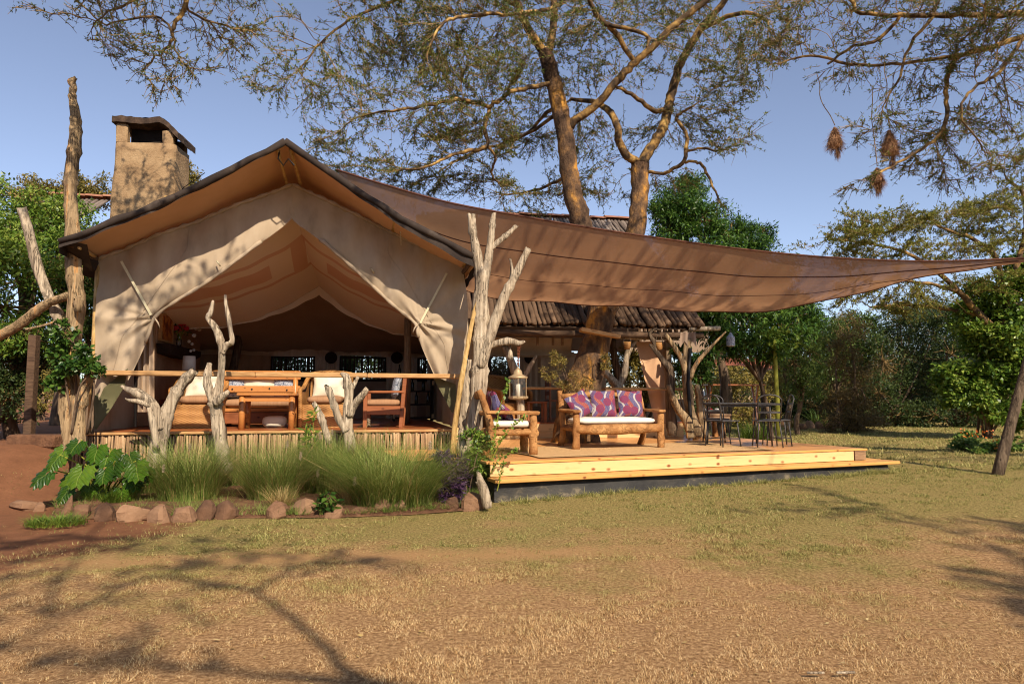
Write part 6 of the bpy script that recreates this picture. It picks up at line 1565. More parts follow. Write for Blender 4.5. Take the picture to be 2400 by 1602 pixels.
# --- flat topped acacia in the background on the right
b6 = W(2440, 1000, 17.5); b6.z = gz(b6.x, b6.y)
limbs = [[(b6 + Vector((0, 0, -.2)), .2)] + wl([(2400, 880, 16), (2340, 790, 14), (2280, 720, 11), (2245, 680, 9), (2200, 640, 7), (2140, 600, 6), (2060, 575, 4), (1960, 560, 3)], 17.5),
         wl([(2300, 740, 9), (2200, 720, 6, .5), (2120, 715, 5, .6), (2040, 720, 3, .6)], 17.5), wl([(2340, 790, 10), (2360, 700, 9), (2330, 600, 8), (2280, 560, 6), (2200, 530, 4)], 17.5), wl([(2360, 700, 8), (2400, 560, 8), (2400, 460, 6), (2360, 420, 4)], 17.5),
         wl([(2245, 680, 6), (2150, 660, 5, -.5), (2050, 660, 3, -.7)], 17.5)]
pl = [(1970, 560, 16.5, .9, 1., .16), (2060, 535, 17, 1.1, 1.2, .2), (2160, 520, 17, 1.1, 1.2, .2), (2270, 510, 17.5, 1.2, 1.4, .25), (2370, 470, 17.5, 1., 1.4, .3), (2000, 590, 16.8, .9, 1., .12), (2100, 590, 17, 1., 1., .2), (2240, 590, 17.3, 1.1, 1.2, .3), (2350, 560, 17.5, 1.1, 1.2, .4), (2060, 665, 17, 1., 1., .2), (2130, 715, 17.4, 1., 1., .25), (2210, 670, 17.5, .9, 1., .3), (2020, 700, 17.2, .6, .8, .12), (2390, 390, 17.5, .8, 1., .3), (2320, 660, 17.5, .9, 1., .4), (2400, 310, 17.8, .5, .8, .3), (1930, 530, 16.6, .3, .5, .08), (2050, 510, 17, .7, .8, .1)]
attr = pads([(tuple(W(x, y, d)), a, b, c) for x, y, d, a, b, c in pl], 130)
acacia('flat topped acacia with layered branches behind the shade sail tip', limbs, attr, b6, leaf='acacia_leaf_far', gk=dict(step=.18, kill=.25, infl=1.8, jitter=.22, iters=90), fk=dict(ntw=6.0, lc=9, lw=.32, ls=(.05, .10), twl=(.2, .5), rlim=.02, bare=.1), seed=15)

# ------------------------------------------------------------------ leafy trees and bushes
def bush(name, label, base, blobs, nleaf, lsz, leaf, cat='bush', group=None, bark='grey_bark', stem=.06, seed=0, shell=.55, lw=.42, gap=.35, nstem=None, up=.6, part=('stems', 'foliage'), sub=26):
    """woody stems from the base into every blob; leaves in uneven clumps round the branch ends"""
    g = np.random.default_rng(seed + 100); base = np.array(base, float)
    root = thing(name, label, cat, tuple(base), group=group)
    if name in ('wild_bush', 'hedge_bush') and cat != 'tree':
        rx0 = max(b[1] for b in blobs); blobs = list(blobs) + [((base[0] + dx * rx0, base[1] + dy, base[2] + .45), rx0 * .9, .8, .45) for dx, dy in ((-.9, -.2), (.1, -.4), (.9, -.1))]
    m = MB(); tips = []; tw = []
    cen = np.mean([np.array(c) for c, *_ in blobs], 0); low = min(c[2] - rz for c, _, _, rz in blobs)
    fork = base + (cen - base) * max(.25, min(.6, (low - base[2]) / max(.1, cen[2] - base[2]) * .8))
    if cat == 'tree':
        q = catmull([tuple(base - [0, 0, .15]), tuple((base + fork) / 2 + np.append(g.normal(0, .08, 2), 0)), tuple(fork)], 6)
        m.tube([Vector(p - base) for p in q], [stem * 1.5 * (1 - .35 * i / (len(q) - 1)) for i in range(len(q))], 9, nz=.07)
    for k, (c, rx, ry, rz) in enumerate(blobs):
        c = np.array(c, float); b0 = fork.copy() if cat == 'tree' else base + np.append(g.normal(0, .12, 2), 0)
        mid = b0 + (c - b0) * .5 + np.append(g.normal(0, .12, 2), .15)
        pts = catmull([tuple(b0 - [0, 0, .03 if cat == 'tree' else .1]), tuple(mid), tuple(c)], 5); L = np.linalg.norm(c - b0)
        m.tube([Vector(p - base) for p in pts], [stem * (1 - .75 * i / (len(pts) - 1)) for i in range(len(pts))], 7, nz=.08, seed=k)
        d = unit(g.normal(0, 1, (sub, 3))) * (shell + (1 - shell) * g.random((sub, 1))); e = c + d * [rx, ry, rz]; e[:, 2] = np.maximum(e[:, 2], base[2] + .05)
        tips.append(np.concatenate([e, np.full((sub, 1), (rx * ry * rz) ** (1 / 3))], 1)); tw.append((np.repeat(c[None], sub, 0), e))
    m.build(part[0], bark, root, True)
    T = np.concatenate(tips); A = np.concatenate([a for a, b in tw]); B = np.concatenate([b for a, b in tw])
    mid = (A + B) / 2 + g.normal(0, .05, A.shape)
    V1, q1 = sticks_np(A, mid, .014 * stem / .06, .009 * stem / .06); V2, q2 = sticks_np(mid, B, .009 * stem / .06, .004)
    place('twigs', npmesh('twigs', np.concatenate([V1, V2]) - base, np.concatenate([q1, q2 + len(V1)])), 'twig_bark', root)
    w = T[:, 3] ** 2 * np.where(g.random(len(T)) < gap, .15, 1.0) ; w /= w.sum()
    nleaf = int(nleaf * 1.5); idx = g.choice(len(T), nleaf, p=w)
    r = T[idx, 3:4]
    off = unit(g.normal(0, 1, (nleaf, 3))) * g.random((nleaf, 1)) ** .6 * r * .42 * [1.1, 1.1, .8]
    P = T[idx, :3] + off; P[:, 2] = np.maximum(P[:, 2], base[2] + .03)
    D = unit(off + g.normal(0, .5, P.shape) * r + [0, 0, -.1] * r); N = g.normal(0, .5, P.shape) + [0, 0, up] + np.array(S) * .3
    s_ = g.uniform(.6, 1.3, nleaf) * lsz
    V, q = leaves_np(P, D, N, s_, s_ * lw, .2)
    place(part[1], npmesh('foliage', V - base, q), leaf, root)
    return root
def B_(px, py, Y, rx, ry, rz): return (tuple(W(px, py, Y)), rx, ry, rz)
def gb(px, Y): x = W(px, 930, Y).x; return (x, Y, gz(x, Y))
bush('garden_tree', 'dense bright green bush filling the far left edge', gb(40, 12.5), [B_(20, 560, 12.5, 1.1, 1, .8), B_(90, 640, 12.2, .9, .9, .8), B_(10, 720, 12, .9, .9, .7), B_(120, 520, 13, .8, .8, .5), B_(60, 470, 13, .7, .7, .35), B_(170, 700, 12.6, .6, .6, .7), B_(-60, 620, 12, 1, 1, 1), B_(60, 780, 11.8, .6, .6, .35), B_(140, 610, 12.5, .6, .6, .6)], 24000, .085, 'bright_leaf', 'tree', seed=1, stem=.09)
bush('garden_tree', 'darker bush crown above the pole roof at the left', gb(130, 18), [B_(120, 465, 18, .9, .9, .5), B_(190, 455, 18, .7, .7, .45), B_(215, 440, 18, .5, .5, .4), B_(80, 455, 18, .6, .6, .3)], 7000, .09, 'olive_dry', 'tree', seed=2, stem=.09)
bush('garden_bush', 'dark shaded bush below the left edge foliage', gb(-20, 12), [B_(-10, 860, 12, .6, .7, .7), B_(20, 930, 11.8, .45, .5, .5), B_(10, 820, 12.2, .6, .6, .4), B_(130, 830, 12.4, .4, .4, .3)], 9000, .07, 'dark_leaf', seed=3)
bush('garden_bush', 'small green bush between the tall pole and the tent corner', gb(215, 12.6), [B_(205, 660, 12.8, .35, .5, .6), B_(200, 740, 12.6, .35, .5, .5), B_(213, 600, 12.8, .25, .4, .4)], 4500, .07, 'mid_leaf', seed=4)
bush('post_creeper', 'leafy creeper with a few yellow leaves on the tall driftwood pole', tuple(W(172, 1000, 9.6)), [B_(150, 780, 9.55, .16, .16, .16), B_(175, 850, 9.5, .22, .18, .2), B_(205, 860, 9.5, .18, .15, .12), B_(140, 830, 9.6, .16, .15, .16), B_(225, 868, 9.45, .12, .1, .08), B_(130, 895, 9.6, .12, .1, .12), B_(190, 820, 9.5, .1, .1, .12)], 1500, .075, 'glossy_leaf', 'creeper', stem=.02, seed=5, lw=.65)
bush('garden_bush', 'sunlit dry bush seen through the gap at the far left', gb(95, 22), [B_(95, 920, 22, .8, .8, .5), B_(60, 900, 22, .6, .8, .5), B_(120, 880, 23, .6, .6, .5)], 4500, .10, 'olive_dry', seed=6)
bush('roadside_bush', 'small leafy crown peeping over the tent roof beside the chimney', gb(440, 19), [B_(443, 410, 19, .25, .4, .35), B_(432, 440, 19, .4, .4, .4)], 1500, .09, 'olive_dry', 'tree', seed=7, stem=.05)
for k, (px, Yk) in enumerate(((640, 19.5), (800, 20), (960, 20.5), (1120, 21), (480, 19))):
    bush('garden_bush', ('dark bush outside the left tent window', 'dark bush outside the middle tent window', 'dark bush outside the right tent window', 'dark bush behind the dining place', 'dark bush behind the fireplace wall')[k], gb(px, Yk), [B_(px + dx, y, Yk, .9, .8, .7) for dx, y in ((-40, 900), (40, 890), (0, 850), (-20, 830))], 4200, .11, 'dark_leaf', group='bushes behind the tent', seed=80 + k, gap=.1)
# dense tree right of the acacia
bush('evergreen_tree', 'dense dark evergreen with pointed crown behind the shade sail', gb(1680, 19), [B_(1600, 480, 19, .8, .9, .7), B_(1650, 520, 19, .9, .9, .6), B_(1570, 540, 19, .7, .8, .6), B_(1710, 550, 19, .8, .8, .5), B_(1760, 570, 19, .6, .7, .45), B_(1620, 440, 19.2, .5, .5, .45), B_(1560, 490, 19, .5, .5, .5), B_(1680, 620, 19, 1.2, 1.2, .9), B_(1600, 640, 19, 1, 1, .8), B_(1780, 640, 19, 1, 1, .8), B_(1790, 545, 19, .3, .4, .35)], 30000, .12, 'glossy_leaf', 'tree', seed=8, stem=.09, lw=.3)
bush('garden_tree', 'leafy tree with feathery leaves behind the iron table', gb(1810, 16.2), [B_(1690, 745, 16, .8, .8, .5), B_(1760, 760, 16, .8, .8, .6), B_(1830, 760, 16.4, .7, .7, .6), B_(1740, 810, 15.8, .6, .6, .35), B_(1670, 780, 15.6, .45, .5, .35), B_(1870, 740, 16.6, .5, .6, .5), B_(1810, 820, 16, .4, .5, .3), B_(1640, 740, 15.6, .5, .5, .35), B_(1780, 720, 16.5, .6, .6, .35)], 14000, .13, 'glossy_leaf', 'tree', seed=9, stem=.04, lw=.28)
bush('garden_bush', 'bright glossy shrub at the foot of the twisted corner post', gb(1640, 14.4), [B_(1650, 850, 14.3, .25, .25, .2), B_(1670, 835, 14.3, .22, .22, .15), B_(1605, 860, 14.4, .2, .2, .25), B_(1590, 820, 14.5, .2, .2, .2), B_(1640, 880, 14.3, .2, .2, .15)], 1800, .12, 'glossy_leaf', seed=10, stem=.025, lw=.28)
bush('garden_bush', 'yellow green bush seen through the open building', gb(1480, 18.5), [B_(1470, 830, 18.5, .5, .5, .5), B_(1520, 850, 18.5, .5, .5, .5), B_(1500, 900, 18.3, .6, .6, .4), B_(1430, 870, 18.5, .4, .4, .5), B_(1550, 880, 18, .4, .4, .6)], 6000, .10, 'olive_dry', seed=11)
bush('garden_bush', 'twiggy grey bush seen through the building left of the lantern', gb(1165, 18.5), [B_(1150, 900, 18.5, .5, .5, .5), B_(1180, 880, 18.5, .35, .4, .4)], 2500, .07, 'brown_leaf', seed=12)
bush('wild_bush', 'dry tan bush behind the iron table', gb(1720, 27), [B_(1690, 900, 27, .9, .9, .8), B_(1760, 905, 27, 1, 1, .8), B_(1730, 870, 27.5, .9, .9, .6), B_(1810, 900, 28, .9, .9, .9)], 8000, .11, 'olive_dry', seed=13, stem=.04)
bush('wild_bush', 'slim feathery green tree right of the iron chairs', gb(1868, 21), [B_(1880, 760, 21, .7, .7, .8), B_(1900, 820, 21, .6, .7, .8), B_(1860, 850, 21, .6, .6, .7), B_(1890, 900, 21, .6, .6, .6), B_(1880, 715, 21, .3, .3, .4)], 9000, .10, 'mid_leaf', 'tree', seed=14, lw=.25)
bush('wild_bush', 'bushy green tree with rounded crown in the right background', gb(1950, 26), [B_(1950, 800, 26, 1., 1, 1.), B_(1925, 790, 26, .6, .7, .7), B_(2000, 760, 27, .8, .9, .5), B_(2020, 790, 26, .9, .9, .9), B_(1960, 850, 26, .9, .9, .8)], 10000, .12, 'mid_leaf', 'tree', seed=15)
bush('wild_bush', 'brownish half bare bush in the right background', gb(1990, 22), [B_(1990, 790, 22, .6, .6, .8), B_(1980, 860, 22, .6, .6, .8), B_(2010, 900, 22, .6, .6, .7), B_(1960, 830, 22, .4, .4, .6), B_(1985, 940, 21.8, .6, .6, .4)], 9000, .07, 'brown_leaf', seed=16, stem=.05, gap=.5)
bush('wild_bush', 'dark thicket in the shade at the end of the lawn', gb(2090, 25), [B_(2070, 850, 25, 1, 1, 1.1), B_(2130, 830, 26, 1.1, 1.1, 1.1), B_(2180, 870, 26, 1., 1, 1.), B_(2060, 920, 24.5, .8, .8, .7), B_(2110, 760, 26, 1.1, 1, .7), B_(2190, 780, 26, 1., 1, .8), B_(2130, 920, 25.5, .8, .8, .6)], 17000, .10, 'dark_leaf', seed=17, gap=.45)
bush('wild_bush', 'dark bush with arching stems behind the right hand shrub', gb(2240, 24), [B_(2230, 830, 24, 1, 1, 1), B_(2280, 780, 24, 1, 1, 1), B_(2260, 900, 24, .9, .9, .7), B_(2330, 840, 23, 1, 1, 1), B_(2220, 740, 24.5, .8, .8, .6)], 12000, .10, 'dark_leaf', seed=18, gap=.4)
bush('garden_tree', 'broad leaved light green shrub at the right edge', gb(2305, 18), [B_(2350, 690, 17.8, .8, .9, .7), B_(2300, 760, 17.8, .7, .8, .6), B_(2380, 790, 17.6, .8, .9, .7), B_(2330, 850, 17.8, .7, .8, .6), B_(2400, 880, 17.5, .7, .8, .6), B_(2250, 880, 18, .55, .7, .45), B_(2300, 920, 17.8, .6, .7, .4), B_(2390, 970, 17.5, .5, .6, .4), B_(2400, 640, 18, .7, .8, .5), B_(2240, 930, 18, .4, .5, .3), B_(2340, 960, 17.6, .5, .5, .3)], 24000, .12, 'bright_leaf', 'bush', seed=19, stem=.04, lw=.6)
bush('wild_bush', 'tan dry scrub on the slope between the background trees', gb(1935, 34), [B_(1930, 880, 34, 1.4, 1.2, .8), B_(1980, 900, 35, 1.2, 1.2, .7), B_(1880, 900, 33, 1.2, 1, .6), B_(2160, 890, 38, 2, 1.5, .8), B_(2080, 880, 40, 1.8, 1.5, .9)], 7000, .13, 'dry_leaf', seed=20)
for k, (px, Y) in enumerate(((1840, 48), (1930, 55), (2050, 50), (2140, 60), (2230, 52), (2330, 58), (1740, 56), (1650, 50), (60, 48), (-40, 52), (140, 56))):
    lab = ('far bush behind the papaya stem', 'far bush under the gap of open sky', 'far bush behind the half bare bush', 'far bush behind the dark thicket', 'far bush at the end of the lawn', 'far bush at the right picture edge', 'far bush behind the small canopy', 'far bush behind the log table', 'far bush in the gap at the left edge', 'far bush outside the left edge', 'far bush behind the veranda post')[k]
    bush('far_bush', lab, gb(px, Y), [B_(px + dx, 880 + dy, Y, 1.8, 1.5, 1.0) for dx, dy in ((-30, 20), (30, 10), (0, -20), (60, 30), (-60, 25))], 3500, .2, ('olive_dry', 'mid_leaf', 'brown_leaf')[k % 3], group='far bushes', seed=30 + k, sub=16)
for k, (px, Yk) in enumerate(((1850, 31), (1935, 33), (2020, 30), (2100, 33), (2190, 31), (2285, 29), (2385, 28), (1700, 32))):
    bush('hedge_bush', ('hedge bush behind the slim feathery tree', 'hedge bush under the gap of open sky', 'hedge bush behind the half bare bush', 'hedge bush left behind the dark thicket', 'hedge bush right behind the dark thicket', 'hedge bush behind the light green shrub', 'hedge bush at the right picture edge', 'hedge bush behind the picnic table')[k], gb(px, Yk), [B_(px + dx, y, Yk, 1.3, 1., rz) for dx, y, rz in ((-35, 945, .7), (35, 940, .7), (0, 890, .9), (-30, 850, .8), (40, 845, .8), (5, 800, .6)) + (((0, 750, .8), (40, 720, .5)) if k in (3, 4, 5, 6) else ())], 9500, .13, ('dark_leaf', 'mid_leaf', 'brown_leaf', 'dark_leaf')[k % 4], group='hedge bushes at the end of the lawn', seed=140 + k, gap=.25)
for k, (x, y) in enumerate(((-13, -9), (-7, -13), (0, -15), (7, -14.5), (13, -12), (18, -5))):  # unseen trees, added behind the camera to cut the sky fill on the fronts
    bush('skylight_blocker_tree', ('unseen tree added left behind the viewer to block skylight', 'second unseen tree from the left, added to block skylight', 'third unseen tree from the left, added to block skylight', 'fourth unseen tree from the left, added to block skylight', 'fifth unseen tree from the left, added to block skylight', 'unseen tree added right behind the viewer to block skylight')[k], (x, y, 0), [((x + dx, y + dy, z), 2.2, 2., 1.5) for dx, dy, z in ((-1.8, 0, 1.6), (1.8, 0, 1.6), (0, .5, 3.2), (-2, 0, 4.8), (2, 0, 4.8), (0, 0, 6.4))], 6000, .38, 'mid_leaf', 'tree', 'unseen trees added to block skylight', seed=160 + k, gap=.2, stem=.12)
# tan rise of open country beyond the bushes
tag(MB().grid(lambda i, j: Vector((-160 + 320 * i, 90 + 160 * j, -1 + 7.0 * smooth(0, 1, j) + 1.2 * math.sin(i * 9) * j)), 40, 10).build('hills', mk('hill_grass', [(.2, C(150, 122, 82)), (.8, C(188, 158, 112))], scale=.4, bmp=0, kind='World'), None, True), None, None, kind='structure')
# grey green succulent scrub on the trunk of the acacia
for k, (lab, bl) in enumerate((('tawny epiphyte tuft on the left of the acacia trunk', [B_(1308, 850, 12.6, .16, .16, .14), B_(1290, 880, 12.6, .14, .14, .12), B_(1318, 900, 12.6, .14, .14, .10), B_(1300, 830, 12.6, .1, .1, .08), B_(1275, 870, 12.6, .08, .08, .08)]), ('rusty epiphyte tuft at the foot of the acacia trunk', [B_(1352, 880, 12.4, .16, .12, .10), B_(1375, 900, 12.4, .14, .12, .1), B_(1345, 905, 12.4, .16, .12, .1), B_(1360, 925, 12.4, .12, .1, .06)]), ('small tawny tuft on the right of the acacia trunk', [B_(1420, 855, 12.9, .1, .1, .1), B_(1418, 835, 12.9, .07, .07, .07)]))):
    bush('epiphyte_tuft', lab, tuple(W((1335, 1365, 1408)[k], (930, 945, 880)[k], (12.8, 12.75, 12.95)[k])), bl, (1300, 1100, 400)[k], .045, ('olive_dry', 'dry_leaf', 'olive_dry')[k], 'plant', 'tufts on the acacia trunk', stem=.012, seed=50 + k, lw=.3, sub=16)
# slim yellow green stem
g0 = gb(1820, 15.6); t0 = W(1816, 800, 15.6)
ps = thing('papaya_stem', 'slim yellow green young trunk standing behind the iron chairs', 'tree', g0)
m = MB(); m.tube([Vector(g0), Vector(g0).lerp(t0, .35) + Vector((.02, 0, 0)), Vector(g0).lerp(t0, .7), t0], [.06, .058, .05, .04], 10, nz=.04); m.build('trunk', 'green_stem', ps, True, world=True)
P = np.array(t0) + rng.normal(0, .25, (260, 3)) * [1, 1, .6] + [0, 0, .1]; V, q = leaves_np(P, rng.normal(0, 1, P.shape), rng.normal(0, .5, P.shape) + [0, 0, 1], np.full(260, .16), np.full(260, .06)); place('crown', npmesh('crown', V - np.array(g0), q), 'bright_leaf', ps)

# ------------------------------------------------------------------ weaver nests
def nest(label, px, py0, py1, Y, cordtop, tube):
    top, bot = W(px, py0, Y), W(px, py1, Y); L = (top - bot).length; g = np.random.default_rng(int(px))
    t = thing('weaver_nest', label, 'nest', tuple(bot), group='hanging weaver nests')
    cp = [W(cordtop[0] + (px - cordtop[0]) * f_ ** 1.6 + g.uniform(-4, 4) * (0 < f_ < 1), cordtop[1] + (py0 - cordtop[1]) * f_, Y) for f_ in (0, .2, .4, .6, .8, 1)]
    MB().tube(catmull([tuple(c_) for c_ in cp], 3), .007, 5).build('hanging_twig', 'twig_bark', t, True, world=True)
    for c_ in cp[1:5]:
        e_ = c_ + Vector((g.uniform(-.12, .12), g.uniform(-.1, .1), g.uniform(-.12, .02))); MB().tube([c_, e_], [.004, .002], 4).build('side_twig', 'twig_bark', t, world=True)
    rr = L * .19; c = top + (bot - top) * .55
    m = MB(); m.lathe(c, [(rr * .1, L * .5), (rr * .35, L * .34), (rr * .75, L * .16), (rr, 0), (rr * .8, -L * .14), (rr * .3, -L * .2)], 12); m.build('body', 'nest', t, True, world=True)
    n = 900; th = g.uniform(0, 2 * math.pi, n); h = g.uniform(-.2, .5, n)
    r = np.interp(h, [-.2, -.14, 0, .16, .34, .5], [.4, .85, 1.05, .8, .4, .12]) * rr
    P = np.array(c) + np.stack([r * np.cos(th), r * np.sin(th), h * L], 1)
    D = unit(np.stack([np.cos(th) * .45, np.sin(th) * .45, -np.ones(n)], 1) + g.normal(0, .4, (n, 3)))
    V, q = sticks_np(P, P + D * g.uniform(.04, .13, (n, 1)), .0025, .001)
    n2 = 160; off = np.array([tube * rr, 0, -.12 * L]); P2 = np.array(c) + off + g.normal(0, .018, (n2, 3)) - [0, 0, 1] * g.uniform(0, .25 * L, (n2, 1)); V2, q2 = sticks_np(P2, P2 + g.normal(0, .02, (n2, 3)) - [0, 0, 1] * g.uniform(.06, .14, (n2, 1)), .003, .001)
    place('straw', npmesh('straw', np.concatenate([V, V2]) - np.array(bot), np.concatenate([q, q2 + len(V)])), 'nest', t)
nest('leftmost of the three hanging weaver nests', 1957, 294, 366, 10.6, (1915, 175), .35)
nest('weaver nest with a long entrance tube, rightmost of the three', 2086, 300, 388, 10.6, (2075, 130), .3)
nest('lowest of the three hanging weaver nests', 2056, 390, 450, 10.6, (2044, 200), .2)

# ------------------------------------------------------------------ flower bed
bd = np.array([GG(x, y)[:2] for x, y in ((120, 1214), (300, 1220), (560, 1216), (800, 1214), (960, 1208), (1110, 1196), (1175, 1160))] + [tuple((TO + TU_ * 2.9 + TV_ * -.05)[:2]), tuple((TO + TU_ * -3.1 + TV_ * -.05)[:2])])
m = MB(); cxy = bd.mean(0)
m.add([(x, y, gz(x, y) + .012) for x, y in bd] + [(x * .8 + cxy[0] * .2, y * .8 + cxy[1] * .2, .09) for x, y in bd] + [(cxy[0], cxy[1], .10)], [(i, (i + 1) % 9, 9 + (i + 1) % 9, 9 + i) for i in range(9)] + [(9 + i, 9 + (i + 1) % 9, 18) for i in range(9)])
tag(m.build('flower_bed', 'soil', None, True), None, None, kind='structure')
def stone(label, px, py, wpx, hpx, depth=.9, seed=0, group='border stones of the flower bed', Yb=None, rot=0):
    b = GG(px, py); Y = b.y; sx, sz = wpx * Y / F / 2, hpx * Y / F / 2; g = random.Random(seed)
    ph = [g.uniform(0, 6) for _ in range(6)]; n, k = 11, 7; vs = []; ct = [(unit(np.array([g.gauss(0, 1), g.gauss(0, 1), g.gauss(.2, .7)])), g.uniform(.62, .82)) for _ in range(9)]
    for j in range(k + 1):
        e = -math.pi / 2 + math.pi * j / k
        for i in range(n):
            a = 2 * math.pi * i / n
            q = 1 + .10 * math.sin(2 * a + ph[0]) + .10 * math.sin(3 * a + ph[1] + e) + .07 * math.sin(5 * a + ph[2] + 2 * e) + g.uniform(-.05, .05)
            sp = lambda v: math.copysign(abs(v) ** .8, v); e_ = max(0, math.sin(e)); q *= (1 - .40 * e_ * e_)
            pv = np.array([q * sp(math.cos(a)) * abs(math.cos(e)) ** .55, q * sp(math.sin(a)) * abs(math.cos(e)) ** .55, 1.1 * sp(math.sin(e)) * (1 + .12 * math.sin(a + ph[3]))])
            for nv_, dd in ct:                       # broken faces
                ov = pv @ nv_ - dd
                if ov > 0: pv = pv - nv_ * ov * .9
            vs.append((sx * pv[0], sx * depth * pv[1], sz * 1.12 * pv[2]))
    mb = MB().add(vs, [(j * n + i, j * n + (i + 1) % n, (j + 1) * n + (i + 1) % n, (j + 1) * n + i) for j in range(k) for i in range(n)])
    o = mb.build('border_stone', 'stone', None, False, (b.x, b.y + sx * .5, b.z + sz * .62)); o.rotation_euler = (g.uniform(-.15, .15), rot + g.uniform(-.1, .1), g.uniform(-.3, .3))
    return tag(o, label, 'stone', group)
SL = [(153, 1215, 26, 58, 'tall narrow border stone left end, tilted', .35), (182, 1217, 42, 44, 'rounded border stone second from the left end', 0), (234, 1222, 58, 46, 'dark topped border stone in front of the big leaf plant', 0), (298, 1222, 68, 46, 'broad grey brown border stone right of the big leaf plant', 0), (363, 1225, 66, 44, 'reddish border stone left of the first grass clump', -.1), (423, 1225, 58, 46, 'squarish red border stone before the first grass clump', 0), (474, 1219, 50, 48, 'upright border stone at the right of the first grass clump', 0), (526, 1218, 58, 46, 'grey pointed border stone at the end of the left row', .1), (643, 1217, 52, 44, 'lone tan border stone with a sprout in front', 0), (710, 1213, 72, 44, 'widest border stone in the middle row', 0), (777, 1215, 56, 32, 'low border stone below the small leafy plant', 0), (836, 1211, 54, 26, 'flat low border stone right of the small leafy plant', 0), (892, 1205, 48, 36, 'border stone left of the drooping grass', 0), (932, 1203, 36, 34, 'small border stone under the drooping grass', 0), (1060, 1198, 36, 38, 'slanted small border stone beside the round boulder', .5), (1101, 1197, 56, 50, 'round orange tan boulder at the right end of the bed', 0), (40, 1194, 80, 26, 'flat stone slab at the far left path edge', 0), (88, 1198, 28, 24, 'small block beside the flat stone slab', 0)]
for k, (px, py, a, b, lab, ro) in enumerate(SL): stone(lab, px, py, a * 1.06, b, .7, 60 + k, rot=ro)
for k in range(9):
    px = 1832 + k * 23; stone(('first', 'second', 'third', 'fourth', 'fifth', 'sixth', 'seventh', 'eighth', 'ninth')[k] + ' stone from the left round the far bed behind the iron chairs', px, 1003 + (k % 3) * 2 - (3 if k < 2 else 0), 26, 17 + (k * 7) % 6, .8, 90 + k, 'stones round the far bed')

def tuft(name, label, px, py, r, h, n, mat, lean=.6, wd=.004, seed=0, cat='grass clump', group='ornamental grass clumps', heads=0, straw=0.0, base=None, part='blades', droop=.6):
    """arching blades from a tight base"""
    g = np.random.default_rng(seed + 300); b = np.array(base if base is not None else GG(px, py)) ; b[2] += .03
    t = thing(name, label, cat, tuple(b), group=group); K = 6
    def blades(n, h, wd, mt, nm):
        a = g.uniform(0, 2 * math.pi, n); q = g.random(n) ** .6
        P = np.stack([np.cos(a) * q * r * .6, np.sin(a) * q * r * .45, np.zeros(n)], 1)
        a2 = a + g.normal(0, .9, n); D = np.stack([np.cos(a2), np.sin(a2), np.zeros(n)], 1); sd_ = np.stack([-np.sin(a2), np.cos(a2), np.zeros(n)], 1)
        H = h * (.35 + .72 * g.random(n) ** .8); ln = lean * g.uniform(.1, 1.9, n) * H; dr = droop * g.uniform(.3, 1.2, n)
        rows = []
        for k in range(K):
            s_ = k / (K - 1); c = P + D * (ln * s_ ** 1.6)[:, None]; c[:, 2] += H * (s_ - dr * .38 * s_ ** 3)
            c += (sd_ * (np.sin(s_ * 3 + a * 5) * .02)[:, None])
            w_ = wd * (1 - s_ * .85); rows.append(np.stack([c - sd_ * w_, c + sd_ * w_], 1))
        V = np.stack(rows, 1).reshape(-1, 3); o = (np.arange(n) * K * 2)[:, None]
        qd = np.concatenate([o + np.array([[2 * k, 2 * k + 1, 2 * k + 3, 2 * k + 2]]) for k in range(K - 1)])
        place(nm, npmesh(nm, V, qd), mt, t); return np.stack(rows, 1)[:, -1].mean(1)
    tips = blades(n, h, wd, mat, part)
    if straw: blades(int(n * straw), h * .8, wd, 'clump_straw', 'dry_blades')
    if heads:
        idx = g.choice(len(tips), heads, replace=False)
        for i in idx:
            e = tips[i]; m = MB(); m.tube([Vector((e[0] * .3, e[1] * .3, 0)), Vector(e) * .6, Vector(e)], .0025, 4); ss_ = m.build('seed_stalk', 'clump_straw', t)
            nn = 130; P = np.repeat(e[None], nn, 0) + np.stack([g.normal(0, .006, nn), g.normal(0, .006, nn), g.uniform(-.04, .05, nn)], 1)
            Dd = unit(g.normal(0, 1, (nn, 3)) + [0, 0, .5]); V, qd = sticks_np(P, P + Dd * .018, .0022, .0015); place('seed_head', npmesh('seed_head', V, qd), 'seed', ss_)
    return t
tuft('fountain_grass', 'grey green grass clump in front of the forked stump', 440, 1185, .58, .95, 2300, 'clump_grass', .62, .0034, seed=1, straw=.15, heads=2)
tuft('fountain_grass', 'loose grass clump between the two driftwood stumps', 640, 1184, .52, .96, 2000, 'clump_grass', .6, .0034, seed=2, straw=.25, heads=3)
tuft('fountain_grass', 'tall grass clump below the right wicker armchair', 775, 1168, .58, 1.06, 2100, 'clump_grass', .5, .0034, seed=3, straw=.2, heads=6)
tuft('fountain_grass', 'large drooping grass clump reaching over the border stones', 920, 1192, .82, 1.06, 3600, 'clump_grass', .85, .0034, seed=4, straw=.08, heads=6, droop=1.1)
tuft('fountain_grass', 'grass clump at the right end of the twig skirt', 870, 1140, .45, .92, 1000, 'clump_grass', .5, .0034, seed=5, straw=.2, heads=3)
tuft('fountain_grass', 'upright grass beside the deck corner', 1110, 1150, .5, .85, 1200, 'clump_grass', .5, .0034, seed=6, straw=.15)
tuft('fountain_grass', 'grass tuft behind the loose clump near the skirt', 560, 1150, .3, .6, 400, 'clump_grass', .55, .0034, seed=7, straw=.2)
tuft('fountain_grass', 'thin grass between the big leaf plant and the forked stump', 345, 1165, .5, .6, 900, 'clump_grass', .6, .0034, seed=17, straw=.2)
tuft('fountain_grass', 'thin grass tuft left of the purple plant', 1010, 1150, .4, .7, 700, 'clump_grass', .6, .0034, seed=18, straw=.2)
